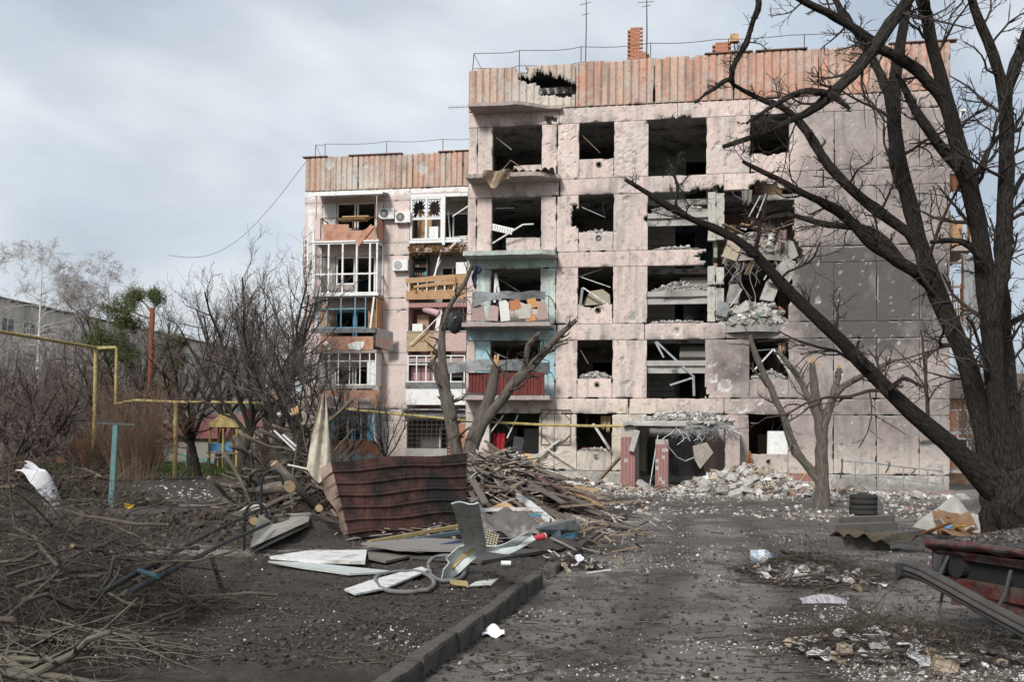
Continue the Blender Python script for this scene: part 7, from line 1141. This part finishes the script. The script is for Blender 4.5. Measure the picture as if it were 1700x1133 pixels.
rng2 = np.random.default_rng(4); n = 900; px = rng2.uniform(0, 1700, n); py = rng2.uniform(850, 1133, n); PP = np.array([gnd(a, b) for a, b in zip(px, py)]); az = rng2.uniform(0, 6.28, n); L_ = rng2.uniform(.06, .35, n); t = np.linspace(-.5, .5, 5); P = PP[:, None]+np.stack([np.cos(az)[:, None]*L_[:, None]*t, np.sin(az)[:, None]*L_[:, None]*t, 0*L_[:, None]*t], -1)+rng2.normal(0, .008, (n, 5, 3)); P[..., 2] = ground_h(P[..., 0], P[..., 1])+.008; V, Q, U = tubes(P, rng2.uniform(.002, .006, n)[:, None]*np.ones((1, 5)), 4); o = obj('fallen_twigs', qmesh('fallen_twigs', V, Q, M_BRANCH, uv=U)); tag(o, 'thin twigs lying all over the ground', 'twigs', None, 'stuff')
# grass tufts on the far strip
rng3 = np.random.default_rng(6); n = 9000; px = rng3.uniform(-40, 560, n); D_ = rng3.uniform(52, 95, n); X = (px-850)/1700*D_; a = rng3.uniform(0, 6.28, n); h_ = rng3.uniform(.08, .22, n); base = np.stack([X, D_, ground_h(X, D_)], -1); s_ = np.stack([np.cos(a), np.sin(a), 0*a], -1)*.05; V = np.stack([base-s_, base+s_, base+np.stack([.05*np.cos(a*3), .05*np.sin(a*3), h_], -1)], 1).reshape(-1, 3); o = obj('grass', qmesh('grass', V, None, mk('grass_blades', (.06, .085, .025), .3, .5, .9, 0), T=np.arange(len(V)).reshape(-1, 3))); tag(o, 'short green grass around the far playground', 'grass', None, 'stuff')
# ================================================================== wrecked red car, nose towards the drive
car = thing('car', 'wrecked red car with a stripped nose and dirt on its bonnet', 'car', (3.88, 8.2, gz(3.9, 8.2)+.07), math.radians(17))
RED = mk('dull_red_paint', (.085, .018, .018), .5, 9., .75, .35, 40., .0, col2=(.075, .062, .054), c2scale=7., c2pos=(.42, .58))
DIRTRED = mk('dirty_bonnet', (.062, .055, .051), .35, 9., .95, .6, 40., col2=(.13, .024, .024), c2scale=3., c2pos=(.62, .74))
# local frame: +x is rearward, y across (+y far side)
mb = MB(); mb.sheet(lambda a, b: (1.15*a, -.74+1.48*b, .80+.10*a-.035*(2*b-1)**2+.012*np.sin(a*9+b*5)+.015*np.cos(b*np.pi*6)*(b > .1)*(b < .9)*.3), 24, 28, .02); mb.build('bonnet', DIRTRED, car)
mb = MB(); mb.sheet(lambda a, b: (-.05+.07*(1-b)**2-.03*np.sin(b*3), -.76+1.52*a, .735+.07*b-.03*(2*a-1)**2+.01*np.sin(a*23)*(1-b)), 40, 6, .012); mb.build('bonnet_lip', RED, car)
for s_, nm in ((-1, 'near'), (1, 'far')):
    mb = MB(); ol = [(.02, .38), (.02, .74), (.3, .80), (1.15, .89), (2.9, .90), (3.6, .84), (3.62, .4), (3.3, .3), (2.95, .3), (2.85, .5), (2.6, .6), (2.35, .5), (2.25, .3), (1.2, .3), (1.05, .5), (.8, .6), (.55, .5), (.4, .33)]; mb.prism(ol, s_*.76-.02, s_*.76+.02); mb.build('side_panel', RED, car)
for x0, x1, z0, z1, m, nm in ((.10, .14, .46, .70, simple((.015, .015, .015), .9), 'radiator'), (.04, .08, .36, .48, RED, 'front_valance'), (.05, .09, .64, .70, RED, 'cross_member'), (3.58, 3.62, .35, .85, RED, 'tail_panel')): MB().bx(x0, x1, -.73, .73, z0, z1).build(nm, m, car)  # the radiator is a near-black sheet painting the dark of the nose cavity
MB().sheet(lambda a, b: (.08+.05*np.sin(a*7)*b, -.6+1.2*a, .26+.2*b+.02*np.sin(a*11)), 24, 6, .012).build('crumpled_panel', RED, car)
for y in (-.55, .5): MB().tube([(.03, y, .58), (.1, y, .58)], [.1, .1], 18).build('headlight_socket', simple((.02, .02, .02), .8), car); MB().box((.0, y+.16*(1 if y > 0 else -1), .58), (.06, .1, .16), None, .01).build('lamp_bracket', M_DARKMETAL, car)
bp = MB(); P = [(-.16, .86, .52), (-.2, .6, .50), (-.26, .2, .43), (-.34, -.3, .34), (-.42, -.8, .26)]
for (dy, dz) in ((0, 0),): bp.sheet(lambda a, b: (np.interp(a, np.linspace(0, 1, 5), [p[0] for p in P])-.045*np.sin(b*np.pi)-.02*np.abs(np.sin(b*9.4)), np.interp(a, np.linspace(0, 1, 5), [p[1] for p in P]), np.interp(a, np.linspace(0, 1, 5), [p[2] for p in P])-.07+.15*b), 30, 12, .03)
bp.build('bumper', mk('grey_bumper', (.065, .06, .056), .3, 6., .7, .2, 40., .1), car); MB().box((-.17, .9, .5), (.14, .1, .15), None, .015).build('bumper_end', M_DARKMETAL, car)
for P in ([(0, .55, .66), (-.12, .52, .5), (-.1, .5, .36), (-.2, .42, .22), (-.16, .36, .05)], [(0, -.15, .62), (-.1, -.2, .45), (-.2, -.2, .3)]): MB().tube(P, [.014]*len(P), 6).build('hanging_cable', M_ROOFING, car)
mb = MB(); mb.prism([(1.12, .88), (1.7, 1.36), (2.7, 1.36), (3.2, .9)], -.66, .66); mb.build('cabin_glass', mk('car_glass', (.02, .022, .024), .1, 3., .15, 0, spec=.5), car); MB().bx(1.72, 2.7, -.64, .64, 1.362, 1.4).build('roof', RED, car)
for s_ in (-1, 1):
    for a, b in (((1.12, .9), (1.7, 1.37)), ((2.2, .9), (2.2, 1.37)), ((3.2, .9), (2.7, 1.37))): MB().bar((a[0], s_*.67, a[1]), (b[0], s_*.66, b[1]), .05).build('pillar', RED, car)
MB().box((.98, .3, .95), (.2, .35, .1), None, .01).build('cowl_cover', M_DARKMETAL, car); MB().bx(.2, 3.55, -.7, .7, .28, .36).build('floor_pan', M_DARKMETAL, car)
for x in (.8, 2.6):
    for y in (-.68, .68):
        t = np.linspace(0, 2*np.pi, 25); pr = [(.17, -.08), (.27, -.085), (.29, -.05), (.29, .05), (.27, .085), (.17, .08)]; V = np.array([[x+a*math.cos(q), y+b, .29+a*math.sin(q)] for q in t for a, b in pr]); Q = np.array([[i*6+j, i*6+(j+1) % 6, i*6+6+(j+1) % 6, i*6+6+j] for i in range(24) for j in range(6)]); wh = obj('wheel', qmesh('wheel', V, Q, M_TYRE, smooth=True), car); MB().tube([(x, y-.06, .29), (x, y+.06, .29)], [.175]*2, 20).build('rim', M_GALV, wh)
# clods and grit lying on the bonnet
n = 900; X = rng2.uniform(0.02, 1.1, n); Y = rng2.uniform(-.72, .72, n); Z = .80+.10*X-.035*(Y/.74)**2+.008; s_ = .006*(6**(rng2.uniform(0, 1, n)**2)); V, Q, cc = chipsmesh(np.stack([X, Y, Z], -1), s_[:, None]*rng2.uniform(.6, 1.2, (n, 3)), np.array([(.06, .05, .045), (.1, .09, .08), (.05, .045, .04), (.15, .14, .13)])[rng2.integers(0, 4, n)]); o = obj('dirt', qmesh('dirt', V, Q, M_CHIP, col=cc), car); o['kind'] = 'stuff'

# ================================================================== what is left in the rooms
rq = np.random.default_rng(55)
def ragged_cloth(u, y, z, w_, h_, c_, lab, nm='curtain'):
    ph = rq.uniform(0, 6); o = MB().sheet(lambda a, b: (w_*(a-.5)*(1-.25*b), .05*np.sin(a*13+ph), -h_*b*(.75+.25*np.sin(a*5+ph)*np.sin(a*11))), 18, 8, .008).build(nm, simple(c_, .9), None, loc=W(u, y, z), rot=(0, 0, -TH)); tag(o, lab, 'cloth')
ragged_cloth(1.25, .6, 2.2, .5, 1.5, (.35, .02, .03), 'red cloth hanging in the ground-floor balcony opening'); ragged_cloth(5.5, .45, 2.9, .4, .7, (.40, .30, .17), 'tan rag hanging in the ground-floor window left of the porch'); ragged_cloth(12.15, .35, 5.7, .3, .5, (.38, .27, .18), 'tan rag at the top of the second-storey window behind the lopped tree')
o = MB().box((0, 0, .2), (1.0, .5, .4), None, .02).build('red_mattress', simple((.25, .02, .025), .9), None, loc=W(5.0, .9, 1.25), rot=(0, .05, -TH)); tag(o, 'dark red mattress behind the ground-floor window left of the porch', 'mattress')
o = MB().box((0, 0, .35), (.75, .5, 1.0), None, .01).build('white_cabinet', M_WHITE, None, loc=W(12.0, .6, 1.5), rot=(0, 0, -TH)); tag(o, 'white cabinet standing behind the window right of the porch', 'cabinet')
o = MB().box((0, 0, .3), (.4, .1, .6), (0, .12, 0), .01).build('dark_screen', simple((.05, .05, .055), .4), None, loc=W(2.05, .5, 1.45), rot=(0, 0, -TH)); tag(o, 'dark flat panel leaning in the ground-floor balcony opening', 'panel')
for i, (a, b) in enumerate(ZP):      # bent remains of window frames and hanging laths
    for k, (x0, x1) in enumerate(((1.0, 2.92), (4.44, 5.75), (10.95, 12.33))):
        if k == 2 and i in (2, 3): continue
        where = ['balcony bay', 'kitchen window left of the stairwell', 'window right of the stairwell'][k]+' on storey '+['one', 'two', 'three', 'four', 'five'][i]
        x = rq.uniform(x0+.2, x1-.2); L_ = rq.uniform(.3, 1.0); t = np.linspace(0, 1, 6); o = MB().tube(np.stack([x+.12*np.sin(3*t+i), .3+.3*t*rq.random()+0*t, b+.02-L_*t], -1)@np.array([UD, ND, [0, 0, 1]])+C1, [.008]*6, 5).at('hanging_wire', M_WIRE, 'black wire dangling in the '+where, 'wire')
        if rq.random() < .75: zz = rq.uniform(a+.9, b-.2); (p, q) = ((x0+.05, .35, b-rq.uniform(.1, .5)), (x0+rq.uniform(.3, 1.2), .5, b-rq.uniform(.3, 1.1))); plk(W(*p), W(*q), .05, .03, [M_WOOD, M_GALV, WHT][rq.integers(3)], 'fallen_lath', 'thin lath fallen across the '+where, 'lath')
for i in range(5):
    for k, (u, y) in enumerate(((2.2, 3.4), (5.6, 3.2), (11.8, 3.0))):
        if k == 2 and i in (2, 3): continue
        w_, h_ = rq.uniform(.7, 1.3), rq.uniform(.9, 1.9); cc = [(.3, .2, .12), (.38, .36, .32), (.22, .14, .09), (.4, .38, .36)][rq.integers(4)]; r = thing('wardrobe', 'battered '+['brown', 'pale', 'dark brown', 'grey-white'][[(.3, .2, .12), (.38, .36, .32), (.22, .14, .09), (.4, .38, .36)].index(cc)]+' wardrobe deep in the '+['balcony room', 'kitchen', 'right-hand room'][k]+' on storey '+['one', 'two', 'three', 'four', 'five'][i], 'wardrobe', W(u, y, FL[i]+.01), -TH+rq.normal(0, .3)); MB().bx(-w_/2, w_/2, -.25, .25, 0, h_).build('carcass', simple(cc), r); MB().bx(-w_/2+.02, -.02, -.28, -.252, .05, h_-.05).build('door', simple(cc, .6), r)
# dark grey wrack of leaves and torn insulation draped under the jar-shelf loggia
n = 700; P = np.stack([rq.uniform(5.7, 8.7, n), rq.uniform(-.1, .15, n), np.where(rq.random(n) < .5, rq.normal(11.75, .1, n), rq.normal(9.78, .12, n))], -1)@np.array([UD, ND, [0, 0, 1]])+C2; V, Q, cc = chipsmesh(P, rq.uniform(.03, .16, (n, 3))*[1, .5, 1.2], np.array([(.2, .11, .05), (.12, .075, .04), (.28, .17, .08)])[rq.integers(0, 3, n)]); o = obj('dry_leaves', qmesh('dry_leaves', V, Q, M_CHIP, col=cc)); tag(o, 'dry brown vines and leaves hanging on the jar-shelf loggia', 'leaves', None, 'stuff')

# ---- splinters and scraps round the scrap heap, denser wreckage in the blast hole
rw = np.random.default_rng(81)
def splinters(lab, n, fpos, cols, L0, L1, seed):
    P = fpos(n); S = np.stack([rw.uniform(L0, L1, n), rw.uniform(.012, .05, n), rw.uniform(.006, .02, n)], -1); V, Q, cc = chipsmesh(P, S, np.array(cols)[rw.integers(0, len(cols), n)]*rw.uniform(.6, 1.2, (n, 1)), .1, .25); o = obj('splinters', qmesh('splinters', V, Q, M_CHIP, col=cc)); tag(o, lab, 'splinters', None, 'stuff')
def fheap(n):
    x = rw.normal(-.3, 1.2, n); y = rw.normal(18.2, 1.5, n); return np.stack([x, y, ground_h(x, y)+.03+rw.uniform(0, .12, n)], -1)
WC = [(.2, .15, .1), (.3, .22, .14), (.11, .09, .07), (.45, .43, .4), (.36, .3, .22), (.07, .06, .055), (.28, .26, .23)]
splinters('splinters and torn scraps strewn round the roofing sheet', 900, fheap, WC, .05, .45, 1)
def fh2(n):
    x = rw.normal(-.1, 1.0, n); y = rw.normal(21.4, 1.1, n); r_ = np.clip(np.hypot((x+.25)/2., (y-21.7)/2.4), 0, 1); return np.stack([x, y, ground_h(x, y)+1.25*(1-r_**1.6)+rw.uniform(.0, .15, n)], -1)
splinters('splinters sticking out all over the timber heap', 900, fh2, WC, .15, .8, 2)
def fh3(n): return np.stack([rw.uniform(2.5, 15, n), rw.uniform(-4.2, -.8, n), rw.uniform(.1, .35, n)], -1)@np.array([UD, ND, [0, 0, 1]])+C1
splinters('splinters mixed into the rubble along the wall foot', 500, fh3, WC+[(.6, .6, .58)], .1, .6, 3)
for k in range(54):
    up = k % 3 != 0; u = rw.uniform(10.05, 12.3); y = rw.uniform(-.15, .9); z = (FL[3]+.05+rw.uniform(.25, 1.15)) if up else (FL[2]+.2+rw.uniform(.2, .95)); cc = [(.42, .33, .22), (.55, .54, .52), (.3, .2, .13), (.36, .2, .14), (.2, .13, .15), (.46, .43, .38), (.62, .62, .62), (.25, .24, .23)][k % 8]
    sx, sy = rw.uniform(.12, .5), rw.uniform(.1, .35); ph = rw.uniform(0, 6); o = MB().sheet(lambda a, b: (sx*(a-.5), sy*(b-.5), .12*sx*np.sin(a*3+ph)*np.sin(b*2.6+ph)), 6, 4, .02).build('wreckage_scrap', simple(cc, .85), None, loc=W(u, y, z), rot=(rw.normal(0, .7), rw.normal(0, .7), rw.uniform(0, 6))); tag(o, 'torn board or cloth scrap jammed in the '+('upper' if up else 'lower')+' wreckage of the blast hole', 'scrap', 'scraps in the '+('upper' if up else 'lower')+' blast-hole wreckage')
for k, (u, z, w_, h_, rt, lab) in enumerate(((12.2, 8.35, .75, 1.1, (.15, .5, 0), 'tilted wall slab leaning in the right side of the blast hole'), (12.35, 9.2, .6, .8, (.1, -.4, 0), 'cracked slab corner standing at the right edge of the blast hole'), (10.35, 7.6, .5, .8, (.3, .2, 0), 'slab shard hanging below the torn floor'), (11.7, 7.7, .55, .9, (-.2, .3, 0), 'upright slab shard back in the lower blast hole'))):
    pts = np.array([(-.5, -.5), (.45, -.42), (.5, .3), (.2, .5), (-.42, .4)])*[w_, h_]; o = MB().prism(pts, -.07, .07).build('slab_shard', MATS['chunk_concrete'], None, loc=W(u, .25+.1*k, z), rot=(rt[0], rt[1], -TH)); tag(o, lab, 'slab')
for k, (u, z, w_, h_, c_) in enumerate(((10.3, 9.35, .35, .8, (.30, .24, .2)), (11.5, 9.0, .3, .7, (.55, .53, .5)), (12.1, 9.9, .35, .9, (.24, .16, .17)), (10.8, 11.45, .4, .6, (.22, .2, .18)))): ragged_cloth(u, -.06, z, w_, h_, c_, ['brown', 'whitish', 'plum', 'grey'][k]+' rag hanging in the blast hole', 'hanging_rag')
# household litter scraps along the lane and the mud
for k in range(60):
    px, py = rw.uniform(230, 560), rw.uniform(792, 830); p = onground(px, py); s_ = rw.uniform(.08, .3); ph = rw.uniform(0, 6); o = MB().sheet(lambda a, b: (s_*(a-.5), s_*.6*(b-.5), .03+.2*s_*np.sin(a*3+ph)*np.sin(b*3)), 5, 4, .006).build('litter', simple([(.55, .55, .54), (.4, .37, .32), (.2, .16, .13)][k % 3], .85), None, loc=p, rot=(rw.normal(0, .2), rw.normal(0, .2), ph)); tag(o, 'scrap of litter along the courtyard lane', 'litter', 'litter along the courtyard lane')
